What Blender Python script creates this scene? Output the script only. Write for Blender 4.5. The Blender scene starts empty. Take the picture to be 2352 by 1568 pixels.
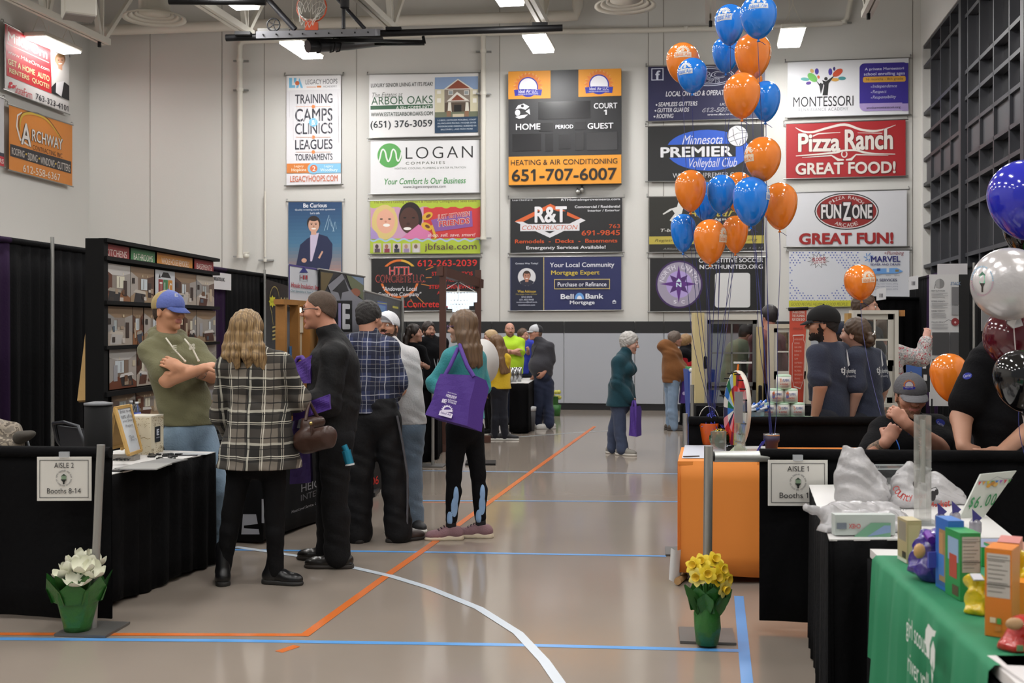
import bpy, math, random
import numpy as np
from mathutils import Vector, Matrix
R = math.radians
sc = bpy.context.scene
COL = sc.collection
# ---------------------------------------------------------------- camera
F, CX, HY, CH = 2600.0, 1176.0, 750.0, 1.6      # focal length, centre and horizon in px of a 2352 px wide frame, eye height
cd = bpy.data.cameras.new('camera')
cam = bpy.data.objects.new('camera', cd)
COL.objects.link(cam)
cam.location = (0, 0, CH)
cam.rotation_euler = (R(90), 0, 0)
cd.sensor_width = 36
cd.lens = 36 * F / 2352
cd.shift_y = -(784 - HY) / 2352
cd.clip_end = 200
cd.dof.use_dof = True
cd.dof.focus_distance = 8.6
cd.dof.aperture_fstop = 4.5
sc.camera = cam
# ---------------------------------------------------------------- world and exposure
w = bpy.data.worlds.new('world')
sc.world = w
w.use_nodes = True
w.node_tree.nodes['Background'].inputs[0].default_value = (0.98, 0.99, 1.0, 1)
w.node_tree.nodes['Background'].inputs[1].default_value = 0.22
sc.view_settings.view_transform = 'Standard'
sc.view_settings.look = 'None'
sc.view_settings.gamma = 1
sc.view_settings.exposure = 0.07
sc.cycles.max_bounces = 6
sc.cycles.diffuse_bounces = 3
sc.cycles.glossy_bounces = 3
sc.cycles.transmission_bounces = 6
sc.cycles.transparent_max_bounces = 10
sc.cycles.caustics_reflective = False
sc.cycles.caustics_refractive = False
sc.cycles.sample_clamp_indirect = 4
LAMP_E = 52.0
# ---------------------------------------------------------------- materials
def lin(h):
 h = h.lstrip('#')
 c = [int(h[i:i + 2], 16) / 255 for i in (0, 2, 4)]
 return tuple(x / 12.92 if x < .04045 else ((x + .055) / 1.055) ** 2.4 for x in c)
MC = {}
def mat(h, rough=.6, metal=0., bump=0., bs=60., emit=0., trans=0., alpha=1., coat=0., sheen=0., spec=.5, var=0., vs=8.):
 k = (h, rough, metal, bump, bs, emit, trans, alpha, coat, sheen, spec, var, vs)
 if k in MC: return MC[k]
 m = bpy.data.materials.new('m_' + h.strip('#'))
 m.use_nodes = True
 nt = m.node_tree
 b = nt.nodes['Principled BSDF']
 c = lin(h)
 b.inputs['Base Color'].default_value = (*c, 1)
 b.inputs['Roughness'].default_value = rough
 b.inputs['Metallic'].default_value = metal
 b.inputs['Transmission Weight'].default_value = trans
 b.inputs['Alpha'].default_value = alpha
 b.inputs['Coat Weight'].default_value = coat
 b.inputs['Sheen Weight'].default_value = sheen
 b.inputs['Specular IOR Level'].default_value = spec
 if emit:
  b.inputs['Emission Color'].default_value = (*c, 1)
  b.inputs['Emission Strength'].default_value = emit
 if bump or var:
  tc = nt.nodes.new('ShaderNodeTexCoord')
  n = nt.nodes.new('ShaderNodeTexNoise')
  n.inputs['Scale'].default_value = bs if bump else vs
  n.inputs['Detail'].default_value = 4
  nt.links.new(tc.outputs['Object'], n.inputs['Vector'])
  if bump:
   bp = nt.nodes.new('ShaderNodeBump')
   bp.inputs['Strength'].default_value = bump
   bp.inputs['Distance'].default_value = .02
   nt.links.new(n.outputs['Fac'], bp.inputs['Height'])
   nt.links.new(bp.outputs['Normal'], b.inputs['Normal'])
  if var:
   n2 = nt.nodes.new('ShaderNodeTexNoise')
   n2.inputs['Scale'].default_value = vs
   n2.inputs['Detail'].default_value = 3
   nt.links.new(tc.outputs['Object'], n2.inputs['Vector'])
   r = nt.nodes.new('ShaderNodeMix')
   r.data_type = 'RGBA'
   r.inputs[6].default_value = (*[x * (1 - var) for x in c], 1)
   r.inputs[7].default_value = (*[min(1, x * (1 + var)) for x in c], 1)
   nt.links.new(n2.outputs['Fac'], r.inputs[0])
   nt.links.new(r.outputs[2], b.inputs['Base Color'])
 MC[k] = m
 return m
def bands(name, base, lst, rough=.85, frame=None, bump=.25):
 """woven bands: lst of (axis, period, offset, width, colour, alpha) in object coordinates (metres)"""
 m = bpy.data.materials.new(name)
 m.use_nodes = True
 nt = m.node_tree
 L = nt.links.new
 b = nt.nodes['Principled BSDF']
 b.inputs['Roughness'].default_value = rough
 tc = nt.nodes.new('ShaderNodeTexCoord')
 nz = nt.nodes.new('ShaderNodeTexNoise')
 nz.inputs['Scale'].default_value = 6
 L(tc.outputs['Object'], nz.inputs['Vector'])
 vm = nt.nodes.new('ShaderNodeVectorMath')
 vm.operation = 'MULTIPLY_ADD'
 vm.inputs[1].default_value = (.03, .03, .03)
 L(nz.outputs['Color'], vm.inputs[0])
 L(tc.outputs['Object'], vm.inputs[2])
 sp = nt.nodes.new('ShaderNodeSeparateXYZ')
 L(vm.outputs[0], sp.inputs[0])
 cur = None
 for ax, per, off, wd, colr, al in lst:
  a = nt.nodes.new('ShaderNodeMath'); a.operation = 'MULTIPLY_ADD'
  a.inputs[1].default_value = 1 / per
  a.inputs[2].default_value = off + 50
  L(sp.outputs[ax], a.inputs[0])
  f = nt.nodes.new('ShaderNodeMath'); f.operation = 'FRACT'
  L(a.outputs[0], f.inputs[0])
  g = nt.nodes.new('ShaderNodeMath'); g.operation = 'LESS_THAN'
  L(f.outputs[0], g.inputs[0]); g.inputs[1].default_value = wd
  h = nt.nodes.new('ShaderNodeMath'); h.operation = 'MULTIPLY'
  L(g.outputs[0], h.inputs[0]); h.inputs[1].default_value = al
  mx = nt.nodes.new('ShaderNodeMix'); mx.data_type = 'RGBA'
  L(h.outputs[0], mx.inputs[0])
  mx.inputs[6].default_value = (*lin(base), 1)
  if cur: L(cur, mx.inputs[6])
  mx.inputs[7].default_value = (*lin(colr), 1)
  cur = mx.outputs[2]
 L(cur, b.inputs['Base Color'])
 return m
def blotch(name, cols, scale=6., rough=.8, detail=2.):
 """irregular patches of several colours (tattoo ink, camouflage, flower print, marble)"""
 m = bpy.data.materials.new(name); m.use_nodes = True
 nt = m.node_tree; L = nt.links.new
 b = nt.nodes['Principled BSDF']; b.inputs['Roughness'].default_value = rough
 tc = nt.nodes.new('ShaderNodeTexCoord'); n = nt.nodes.new('ShaderNodeTexNoise')
 n.inputs['Scale'].default_value = scale; n.inputs['Detail'].default_value = detail
 L(tc.outputs['Object'], n.inputs['Vector'])
 r = nt.nodes.new('ShaderNodeValToRGB'); r.color_ramp.interpolation = 'CONSTANT'
 el = r.color_ramp.elements
 el[0].position = 0; el[0].color = (*lin(cols[0][1]), 1)
 el[1].position = cols[1][0]; el[1].color = (*lin(cols[1][1]), 1)
 for p, c in cols[2:]:
  e = el.new(p); e.color = (*lin(c), 1)
 L(n.outputs['Fac'], r.inputs[0]); L(r.outputs[0], b.inputs['Base Color'])
 return m
# ---------------------------------------------------------------- placing and linking
def P(u, v, Y): return Vector(((u - CX) / F * Y, Y, CH - (v - HY) / F * Y))
def FL(u, v):
 Y = F * CH / (v - HY)
 return Vector(((u - CX) / F * Y, Y, 0))
def tag(o, label=None, cat=None, group=None, kind=None):
 if label: o['label'] = label
 if cat: o['category'] = cat
 if group: o['group'] = group
 if kind: o['kind'] = kind
 return o
def empty(name, loc, label=None, cat=None, group=None, rz=0):
 o = bpy.data.objects.new(name, None)
 o.empty_display_size = .1
 COL.objects.link(o)
 o.location = loc
 o.rotation_euler = (0, 0, rz)
 return tag(o, label, cat, group)
def link(name, me, parent=None, loc=None):
 o = bpy.data.objects.new(name, me)
 COL.objects.link(o)
 if parent: o.parent = parent
 if loc is not None: o.location = loc
 return o
class MB:
 """collects shapes in world (or local) coordinates and builds ONE mesh object"""
 def __init__(s): s.v = []; s.f = []; s.m = []; s.mats = []; s.sm = []
 def mi(s, m):
  if m not in s.mats: s.mats.append(m)
  return s.mats.index(m)
 def face_set(s, vs, fs, m, smooth=False):
  o = len(s.v); k = s.mi(m)
  s.v += [tuple(x) for x in vs]
  for f in fs:
   s.f.append([o + i for i in f]); s.m.append(k); s.sm.append(smooth)
  return s
 def box(s, c, d, m, rz=0., rx=0., ry=0., mtx=None, bev=0.):
  M = mtx or (Matrix.Rotation(rz, 3, 'Z') @ Matrix.Rotation(ry, 3, 'Y') @ Matrix.Rotation(rx, 3, 'X'))
  hx, hy, hz = d[0] / 2, d[1] / 2, d[2] / 2
  if bev <= 0:
   vs = [Vector((x, y, z)) for x in (-hx, hx) for y in (-hy, hy) for z in (-hz, hz)]
   fs = [(0, 1, 3, 2), (4, 6, 7, 5), (0, 4, 5, 1), (2, 3, 7, 6), (0, 2, 6, 4), (1, 5, 7, 3)]
  else:
   e = min(bev, hx * .9, hy * .9, hz * .9)
   vs = []; idx = {}
   for sx in (-1, 1):
    for sy in (-1, 1):
     for sz in (-1, 1):
      for ax in range(3):
       p = [sx * (hx - e), sy * (hy - e), sz * (hz - e)]
       p[ax] = (sx * hx, sy * hy, sz * hz)[ax]
       idx[(sx, sy, sz, ax)] = len(vs); vs.append(Vector(p))
   fs = []
   for ax in range(3):
    b1, b2 = [a for a in range(3) if a != ax]
    for sg in (-1, 1):
     q = []
     for (i, j) in ((-1, -1), (1, -1), (1, 1), (-1, 1)):
      t = [0, 0, 0]; t[ax] = sg; t[b1] = i; t[b2] = j
      q.append(idx[(*t, ax)])
     fs.append(q)
   for ax in range(3):
    b1, b2 = [a for a in range(3) if a != ax]
    for i in (-1, 1):
     for j in (-1, 1):
      t0 = [0, 0, 0]; t0[ax] = -1; t0[b1] = i; t0[b2] = j
      t1 = list(t0); t1[ax] = 1
      fs.append([idx[(*t0, b1)], idx[(*t1, b1)], idx[(*t1, b2)], idx[(*t0, b2)]])
   for sx in (-1, 1):
    for sy in (-1, 1):
     for sz in (-1, 1):
      fs.append([idx[(sx, sy, sz, a)] for a in range(3)])
  c = Vector(c)
  return s.face_set([c + M @ v for v in vs], fs, m)
 def hexa(s, pts, m):
  """8 points: bottom ring of 4, then top ring of 4"""
  return s.face_set(pts, [(3, 2, 1, 0), (4, 5, 6, 7), (0, 1, 5, 4), (1, 2, 6, 5), (2, 3, 7, 6), (3, 0, 4, 7)], m)
 def bar(s, a, b, w, m, h=None, up=(0, 0, 1)):
  a, b = Vector(a), Vector(b)
  d = (b - a).normalized(); up = Vector(up)
  if abs(d.dot(up)) > .99: up = Vector((0, 1, 0))
  x = d.cross(up).normalized(); y = x.cross(d)
  h = h or w
  q = [x * (i * w / 2) + y * (j * h / 2) for i, j in ((-1, -1), (1, -1), (1, 1), (-1, 1))]
  return s.hexa([a + t for t in q] + [b + t for t in q], m)
 def tube(s, pts, r, m, n=10, cap=True, closed=False):
  pts = [Vector(p) for p in pts]
  k = len(pts)
  rs = r if isinstance(r, (list, tuple)) else [r] * k
  vs = []; fs = []
  pu = None
  for i, p in enumerate(pts):
   if closed: d = pts[(i + 1) % k] - pts[i - 1]
   else: d = pts[min(i + 1, k - 1)] - pts[max(i - 1, 0)]
   d.normalize()
   if pu is None:
    pu = d.orthogonal().normalized()
   pu = (pu - d * pu.dot(d)).normalized()
   q = d.cross(pu)
   for j in range(n):
    a = 2 * math.pi * j / n
    vs.append(p + (pu * math.cos(a) + q * math.sin(a)) * rs[i])
  for i in range(k if closed else k - 1):
   i2 = (i + 1) % k
   for j in range(n):
    fs.append((i * n + j, i * n + (j + 1) % n, i2 * n + (j + 1) % n, i2 * n + j))
  s.face_set(vs, fs, m, True)
  if cap and not closed:
   s.face_set(vs[:n], [tuple(range(n))[::-1]], m)
   s.face_set(vs[-n:], [tuple(range(n))], m)
  return s
 def lathe(s, c, prof, m, n=20, axis=None, smooth=True, sx=1., sy=1., cap=True):
  """prof: list of (radius, height) along axis from c"""
  c = Vector(c)
  ax = Vector(axis or (0, 0, 1)).normalized()
  x = ax.orthogonal().normalized() if axis else Vector((1, 0, 0)); y = ax.cross(x)
  vs = []; fs = []
  for r, h in prof:
   for j in range(n):
    a = 2 * math.pi * j / n
    vs.append(c + ax * h + x * (r * math.cos(a) * sx) + y * (r * math.sin(a) * sy))
  for i in range(len(prof) - 1):
   for j in range(n):
    fs.append((i * n + j, i * n + (j + 1) % n, (i + 1) * n + (j + 1) % n, (i + 1) * n + j))
  if cap and prof[0][0] > 1e-5: fs.append(tuple(range(n))[::-1])
  if cap and prof[-1][0] > 1e-5: fs.append(tuple((len(prof) - 1) * n + j for j in range(n)))
  return s.face_set(vs, fs, m, smooth)
 def ball(s, c, r, m, n=14, k=9, M=None):
  rr = r if isinstance(r, (tuple, list)) else (r, r, r)
  c = Vector(c); vs = []; fs = []
  for i in range(k + 1):
   t = math.pi * i / k
   for j in range(n):
    a = 2 * math.pi * j / n
    q = Vector((rr[0] * math.sin(t) * math.cos(a), rr[1] * math.sin(t) * math.sin(a), -rr[2] * math.cos(t)))
    vs.append(c + (M @ q if M else q))
  for i in range(k):
   for j in range(n):
    fs.append((i * n + j, i * n + (j + 1) % n, (i + 1) * n + (j + 1) % n, (i + 1) * n + j))
  return s.face_set(vs, fs, m, True)
 def build(s, name, parent=None, label=None, cat=None, group=None, kind=None, origin=None):
  o0 = Vector(origin) if origin is not None else (parent.matrix_basis.translation.copy() if parent and not parent.parent else Vector((0, 0, 0)))
  if parent and parent.parent:
   o0 = parent['_o'] if '_o' in parent else parent.parent.matrix_basis.translation
   o0 = Vector(o0)
  if parent is None and origin is None and s.v:
   a = np.array(s.v)
   o0 = Vector(((a[:, 0].min() + a[:, 0].max()) / 2, (a[:, 1].min() + a[:, 1].max()) / 2, a[:, 2].min()))
  me = bpy.data.meshes.new(name)
  me.from_pydata([tuple(Vector(v) - o0) for v in s.v], [], s.f)
  for m in s.mats: me.materials.append(m)
  me.polygons.foreach_set('material_index', s.m)
  me.polygons.foreach_set('use_smooth', s.sm)
  me.update()
  o = link(name, me, parent)
  if parent is None: o.location = o0
  return tag(o, label, cat, group, kind)
# ---------------------------------------------------------------- flat artwork on real panels
TXT = {}; SIZE = {}
def text_geo(t, bold=0., shear=0., space=1.):
 k = (t, bold, shear, space)
 if k in TXT: return TXT[k]
 cu = bpy.data.curves.new('lettering', 'FONT')
 cu.body = t; cu.size = 1; cu.resolution_u = 4
 cu.offset = min(bold, 0); cu.shear = shear; cu.space_character = space
 o = bpy.data.objects.new('lettering', cu)
 me = bpy.data.meshes.new_from_object(o)
 vs = np.array([v.co[:2] for v in me.vertices]) if len(me.vertices) else np.zeros((1, 2))
 fs = [tuple(p.vertices) for p in me.polygons]
 if '1' in t:          # give the plain bar of the figure 1 its flag
  cu.shear = 0
  def width(q):
   cu.body = q; g = bpy.data.meshes.new_from_object(o); a = np.array([v.co[:2] for v in g.vertices]); bpy.data.meshes.remove(g)
   return a.min(0), a.max(0)
  l1, h1 = width('1'); wd = h1[0] - l1[0]; top = h1[1]
  for i, ch in enumerate(t):
   if ch != '1': continue
   x = width(t[:i + 1])[1][0] - wd; n0 = len(vs)
   vs = np.concatenate([vs, [(a + shear * b, b) for a, b in ((x + wd * .6, top), (x, top), (x - .13, top - .13), (x - .13, top - .13 - wd * .9), (x + wd * .1, top - wd * 1.2))]])
   fs.append(tuple(range(n0, n0 + 5)))
 bpy.data.objects.remove(o); bpy.data.meshes.remove(me); bpy.data.curves.remove(cu)
 lo, hi = vs.min(0), vs.max(0)
 SIZE[k] = hi - lo
 TXT[k] = ((vs - lo) / np.maximum(hi - lo, 1e-6), fs)
 return TXT[k]
class Panel:
 """a plane in the room (origin o, horizontal ex, upright ey); shapes are given by where the photo shows them on that plane"""
 def __init__(s, o, ex, ey=(0, 0, 1), step=.00035, rough=.55):
  s.o = Vector(o); s.ex = Vector(ex).normalized(); s.ey = Vector(ey).normalized()
  s.n = s.ex.cross(s.ey).normalized()
  if s.n.dot(Vector((0, 0, CH)) - s.o) < 0: s.n = -s.n
  s.mb = MB(); s.lay = .003; s.step = step; s.rough = rough
 def ab(s, u, v):
  C = Vector((0, 0, CH)); d = Vector(((u - CX) / F, 1, -(v - HY) / F))
  t = (s.o - C).dot(s.n) / d.dot(s.n)
  p = C + d * t - s.o
  return p.dot(s.ex), p.dot(s.ey)
 def w(s, a, b, off=0.): return s.o + s.ex * a + s.ey * b + s.n * off
 def _m(s, c): return mat(c, s.rough) if isinstance(c, str) else c
 def polyab(s, pts, c):
  s.lay += s.step
  s.mb.face_set([s.w(a, b, s.lay) for a, b in pts], [tuple(range(len(pts)))], s._m(c))
 def poly(s, px, c): s.polyab([s.ab(u, v) for u, v in px], c)
 def box4(s, u0, v0, u1, v1):
  a0, b1 = s.ab(u0, v0); _, b0 = s.ab(u0, v1); a1, _ = s.ab(u1, v0)
  return a0, b0, a1, b1
 def rect(s, u0, v0, u1, v1, c):
  a0, b0, a1, b1 = s.box4(u0, v0, u1, v1)
  s.polyab([(a0, b0), (a1, b0), (a1, b1), (a0, b1)], c)
 def rrect(s, u0, v0, u1, v1, c, r=.25):
  a0, b0, a1, b1 = s.box4(u0, v0, u1, v1)
  q = min(abs(a1 - a0), abs(b1 - b0)) * r; sg = 1 if a1 > a0 else -1
  pts = []
  for cx, cy, st in ((a1 - sg * q, b1 - q, 0), (a0 + sg * q, b1 - q, 1), (a0 + sg * q, b0 + q, 2), (a1 - sg * q, b0 + q, 3)):
   for i in range(6):
    t = (st + i / 5) * math.pi / 2
    pts.append((cx + sg * q * math.cos(t), cy + q * math.sin(t)))
  s.polyab(pts, c)
 def frame(s, u0, v0, u1, v1, w, c):
  for q in ((u0, v0, u1, v0 + w), (u0, v1 - w, u1, v1), (u0, v0, u0 + w, v1), (u1 - w, v0, u1, v1)): s.rect(*q, c)
 def ell(s, u, v, ru, rv, c, a0=0, a1=360, n=32, rot=0.):
  q = []
  for i in range(n + (0 if a1 - a0 >= 360 else 1)):
   t = R(a0 + (a1 - a0) * i / n)
   x, y = ru * math.cos(t), rv * math.sin(t)
   q.append((u + x * math.cos(rot) - y * math.sin(rot), v - (x * math.sin(rot) + y * math.cos(rot))))
  s.poly(q, c)
 def star(s, u, v, r0, r1, n, c, rot=90., sv=1., a0=0, a1=360):
  full = a1 - a0 >= 360
  q = []
  for i in range(2 * n + (0 if full else 1)):
   t = R(rot + a0 + (a1 - a0) * i / (2 * n)); r = r1 if i % 2 == 0 else r0
   q.append((u + r * math.cos(t), v - r * math.sin(t) * sv))
  s.poly(q, c)
 def line(s, px, w, c):
  s.lay += s.step
  pts = [Vector(s.ab(u, v)) for u, v in px]
  if 6 <= len(pts) < 20:      # smooth curve through the points
   q = [pts[0]] + pts + [pts[-1]]; o = []
   wl = w if isinstance(w, (list, tuple)) else [w] * len(pts); wo = []
   for i in range(1, len(q) - 2):
    for t in (0, .25, .5, .75):
     a, b, e, d = q[i - 1:i + 3]
     o.append(.5 * (2 * b + (e - a) * t + (2 * a - 5 * b + 4 * e - d) * t * t + (3 * b - a - 3 * e + d) * t ** 3)); wo.append(wl[i - 1] + (wl[i] - wl[i - 1]) * t)
   pts, w = o + [pts[-1]], wo + [wl[-1]]
  ww = (w if isinstance(w, (list, tuple)) else [w] * len(pts))
  k = (s.w(*pts[0]) - Vector((0, 0, CH))).y / F
  L, Rr = [], []
  for i, p in enumerate(pts):
   d = (pts[min(i + 1, len(pts) - 1)] - pts[max(i - 1, 0)]).normalized()
   nn = Vector((-d.y, d.x)) * ww[i] * k / 2
   L.append(p + nn); Rr.append(p - nn)
  for i in range(len(pts) - 1):
   s.mb.face_set([s.w(q.x, q.y, s.lay) for q in (L[i], L[i + 1], Rr[i + 1], Rr[i])], [(0, 1, 2, 3)], s._m(c))
 def arc(s, u, v, ru, rv, w, c, a0=0, a1=360, n=28):
  s.line([(u + ru * math.cos(R(a0 + (a1 - a0) * i / n)), v - rv * math.sin(R(a0 + (a1 - a0) * i / n))) for i in range(n + 1)], w, c)
 def text(s, t, u0, v0, u1, v1, c, bold=0., shear=0., space=1., slope=0.):
  a0, b0, a1, b1 = s.box4(u0, v0, u1, v1)
  q = min(bold, 0); vs, fs = text_geo(t, q, shear, space); s.lay += s.step
  # heavier strokes: the same letters laid over themselves, each a hair further out
  n = 1 if bold < .015 else 8 if bold > .045 else 4; b = min(bold, .1) * .62; mx, my = (b / SIZE[(t, q, shear, space)] if n > 1 else (0, 0))
  for i in range(n):
   dx, dy = (mx * math.cos(6.283 * i / n + .4), my * .8 * math.sin(6.283 * i / n + .4)); s.lay += .00012 if i else 0
   s.mb.face_set([s.w(a0 + (a1 - a0) * x, b0 + (b1 - b0) * y + slope * (a1 - a0) * x, s.lay) for x, y in ((mx + dx + (1 - 2 * mx) * x, my + dy + (1 - 2 * my) * y) for x, y in vs)], fs, s._m(c))
 def text2(s, t, u0, v0, u1, v1, c, oc, bold=.02, ow=.05, **k):
  s.text(t, u0 - 1, v0 - 1, u1 + 1, v1 + 1, oc, bold + ow, **k); s.text(t, u0, v0, u1, v1, c, bold, **k)
 def arctext(s, t, u, v, r, h, w, c, mid=90., step=10., rv=None, inside=False, bold=.02):
  """letters set round a circle (px); mid = angle of the middle letter, step = degrees per letter"""
  rv = rv or r; n = len(t)
  s.lay += s.step
  for i, ch in enumerate(t):
   if ch == ' ': continue
   a = mid + (i - (n - 1) / 2) * step * (1 if inside else -1)
   vs, fs = text_geo(ch, bold)
   t_ = R(a); rot = R(a - 90) if not inside else R(a + 90)
   pu, pv = u + r * math.cos(t_), v - rv * math.sin(t_)
   ww = w * (.4 if ch in "I1il.'" else 1)
   q = []
   for x, y in vs:
    dx, dy = (x - .5) * ww, (y - .5) * h
    q.append(s.w(*s.ab(pu + dx * math.cos(rot) - dy * math.sin(rot), pv - (dx * math.sin(rot) + dy * math.cos(rot))), s.lay))
   s.mb.face_set(q, fs, s._m(c))
 def build(s, name, parent, **k): return s.mb.build(name, parent, **k)
# ---------------------------------------------------------------- signed-distance bodies (people, cloth, bags) turned into one smooth surface
def arr(p): return np.array((p[0], p[1], p[2]), dtype=np.float32)
class SDF:
 def __init__(s, h): s.h = h; s.p = []; s.cuts = []; s.folds = []
 def caps(s, a, b, ra, rb=None, k=.02, mat=0, dir=None, sq=1., op='u'):
  a, b = arr(a), arr(b); rb = ra if rb is None else rb
  D = arr(Vector(dir).normalized()) if dir is not None else None
  def T(q):
   return q if D is None else q + np.dot(q, D) * (sq - 1) * D
  ba = T(b - a); L2 = max(float(np.dot(ba, ba)), 1e-9)
  def fn(x, y, z):
   x, y, z = x - a[0], y - a[1], z - a[2]
   if D is not None:
    w_ = (x * D[0] + y * D[1] + z * D[2]) * (sq - 1)
    x, y, z = x + w_ * D[0], y + w_ * D[1], z + w_ * D[2]
   t = np.clip((x * ba[0] + y * ba[1] + z * ba[2]) / L2, 0, 1)
   return np.sqrt((x - t * ba[0]) ** 2 + (y - t * ba[1]) ** 2 + (z - t * ba[2]) ** 2) - (ra + (rb - ra) * t)
  lo = np.minimum(a - ra, b - rb); hi = np.maximum(a + ra, b + rb)
  s.p.append((fn, lo, hi, k, mat, op)); return s
 def ell(s, c, r, M=None, k=.02, mat=0, op='u'):
  c = arr(c); r = [float(x) for x in r]
  Mi = np.array(M.transposed() if M else Matrix.Identity(3), dtype=np.float32)
  def fn(x, y, z):
   x, y, z = x - c[0], y - c[1], z - c[2]
   X = (Mi[0, 0] * x + Mi[0, 1] * y + Mi[0, 2] * z) / r[0]
   Y = (Mi[1, 0] * x + Mi[1, 1] * y + Mi[1, 2] * z) / r[1]
   Z = (Mi[2, 0] * x + Mi[2, 1] * y + Mi[2, 2] * z) / r[2]
   k0 = np.sqrt(X * X + Y * Y + Z * Z)
   k1 = np.sqrt((X / r[0]) ** 2 + (Y / r[1]) ** 2 + (Z / r[2]) ** 2)
   return k0 * (k0 - 1) / np.maximum(k1, 1e-6)
  m = max(r)
  if M:
   e = np.abs(np.array(M)) @ np.array(r)
  else: e = np.array(r)
  s.p.append((fn, c - e, c + e, k, mat, op)); return s
 def cut(s, n, c): s.cuts.append((arr(n), arr(c))); return s
 def mesh(s, name, mats, parent=None, fold=0., seed=0., label=None, shift=None):
  h = s.h
  U = [p for p in s.p if p[5] == 'u']
  lo = np.min([p[1] for p in U], 0) - 3 * h - .01
  hi = np.max([p[2] for p in U], 0) + 3 * h + .01
  n = np.ceil((hi - lo) / h).astype(int) + 1
  ax = [(lo[i] + h * np.arange(n[i])).astype(np.float32) for i in range(3)]
  f = np.full(n, .5, np.float32); lab = np.zeros(n, np.int8)
  for fn, l, g, k, m, op in s.p:
   i0 = np.maximum(((l - lo - k) / h - 2).astype(int), 0); i1 = np.minimum(((g - lo + k) / h + 3).astype(int), n)
   if (i1 <= i0).any(): continue
   sl = tuple(slice(i0[q], i1[q]) for q in range(3))
   d = fn(ax[0][sl[0]][:, None, None], ax[1][sl[1]][None, :, None], ax[2][sl[2]][None, None, :])
   cur = f[sl]
   if op == 'i': continue
   if op == 'u':
    lb = lab[sl]; lb[d < cur] = m
    t = np.clip(.5 + .5 * (cur - d) / k, 0, 1)
    f[sl] = cur + (d - cur) * t - k * t * (1 - t)
   elif op == 'p':
    lab[sl][d < 0] = m
   else:
    t = np.clip(.5 - .5 * (cur + d) / k, 0, 1)
    f[sl] = cur + (-d - cur) * t + k * t * (1 - t)
  X, Y, Z = ax[0][:, None, None], ax[1][None, :, None], ax[2][None, None, :]
  if fold:
   a = np.sin(23 * Z + 5 * np.sin(7 * X + seed) + 4 * np.sin(6 * Y + 1.3 * seed) + seed)
   b = np.sin(41 * Z + 30 * X + 22 * Y + 3 * np.sin(15 * Z + seed))
   if name in ('plastic', 'wrapper'):
    q = 1.7 if name == 'plastic' else 2.2
    a = np.abs(np.sin(q * (17 * X + 9 * Z) + 4 * np.sin(9 * Z + 13 * Y) + seed)) * 1.6 - 1; b = np.abs(np.sin(q * (21 * Z - 12 * X) + 5 * np.sin(14 * X + 8 * Y))) * 1.6 - 1
   if name == 'hair' and seed == 2:
    a = np.sin(95 * X + 3 * np.sin(45 * Z)) * np.sin(90 * Z + 3 * np.sin(50 * Y)) * 1.5; b = np.sin(88 * Y + 2 * np.sin(60 * X)) * np.sin(70 * Z + 40 * X)
   elif name == 'hair':
    a = np.sin(190 * X + 4 * np.sin(14 * Z + 9 * Y) + seed); b = np.sin(175 * Y + 5 * np.sin(11 * Z + 8 * X)) + .5 * np.sin(33 * Z + 6 * np.sin(20 * X))
   f = f + fold * (a * .6 + b * .4).astype(np.float32)
  I = [p for p in s.p if p[5] == 'i']
  if I: f = np.maximum(f, np.minimum.reduce([p[0](X, Y, Z) for p in I]))
  for nn, c in s.cuts:
   f = np.maximum(f, (X - c[0]) * nn[0] + (Y - c[1]) * nn[1] + (Z - c[2]) * nn[2])
  ins = f < 0
  c8 = np.zeros(n - 1, np.int8)
  offs = [(i, j, k) for i in (0, 1) for j in (0, 1) for k in (0, 1)]
  N1 = n - 1
  for o in offs: c8 += ins[o[0]:o[0] + N1[0], o[1]:o[1] + N1[1], o[2]:o[2] + N1[2]]
  act = np.argwhere((c8 > 0) & (c8 < 8))
  idx = np.full(N1, -1, np.int32); idx[tuple(act.T)] = np.arange(len(act))
  cv = {o: f[act[:, 0] + o[0], act[:, 1] + o[1], act[:, 2] + o[2]] for o in offs}
  pos = np.zeros((len(act), 3), np.float32); cnt = np.zeros(len(act), np.float32)
  for o in offs:
   for q in range(3):
    if o[q]: continue
    o2 = list(o); o2[q] = 1; o2 = tuple(o2)
    A, B = cv[o], cv[o2]
    mk = (A < 0) != (B < 0)
    t = np.where(mk, A / np.where(mk, A - B, 1), 0)
    pt = np.tile(np.array(o, np.float32), (len(act), 1)); pt[:, q] = t
    pos[mk] += pt[mk]; cnt[mk] += 1
  V = lo + (act + pos / cnt[:, None]) * h
  LB = lab[tuple(act.T)]
  quads = [];
  for q in range(3):
   a1, a2 = (q + 1) % 3, (q + 2) % 3
   s0 = [slice(1, N1[0]), slice(1, N1[1]), slice(1, N1[2])]
   s0[q] = slice(0, N1[q]); s1 = list(s0); s1[q] = slice(1, N1[q] + 1)
   A, B = ins[tuple(s0)], ins[tuple(s1)]
   e = np.argwhere(A != B)
   if not len(e): continue
   fl_ = A[tuple(e.T)]
   st = np.array([s0[0].start, s0[1].start, s0[2].start])
   e = e + st
   def cell(d1, d2):
    c = e.copy(); c[:, a1] += d1; c[:, a2] += d2
    return idx[tuple(c.T)]
   Q = np.stack([cell(-1, -1), cell(0, -1), cell(0, 0), cell(-1, 0)], 1)
   Q[~fl_] = Q[~fl_][:, ::-1]
   quads.append(Q)
  Q = np.concatenate(quads) if quads else np.zeros((0, 4), int)
  Q = Q[(Q >= 0).all(1)]
  o0 = np.array(parent.matrix_basis.translation if parent else (0, 0, 0))
  if shift is not None: o0 = np.array(shift)
  me = bpy.data.meshes.new(name)
  me.vertices.add(len(V)); me.vertices.foreach_set('co', (V - o0).astype(np.float32).ravel())
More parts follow.
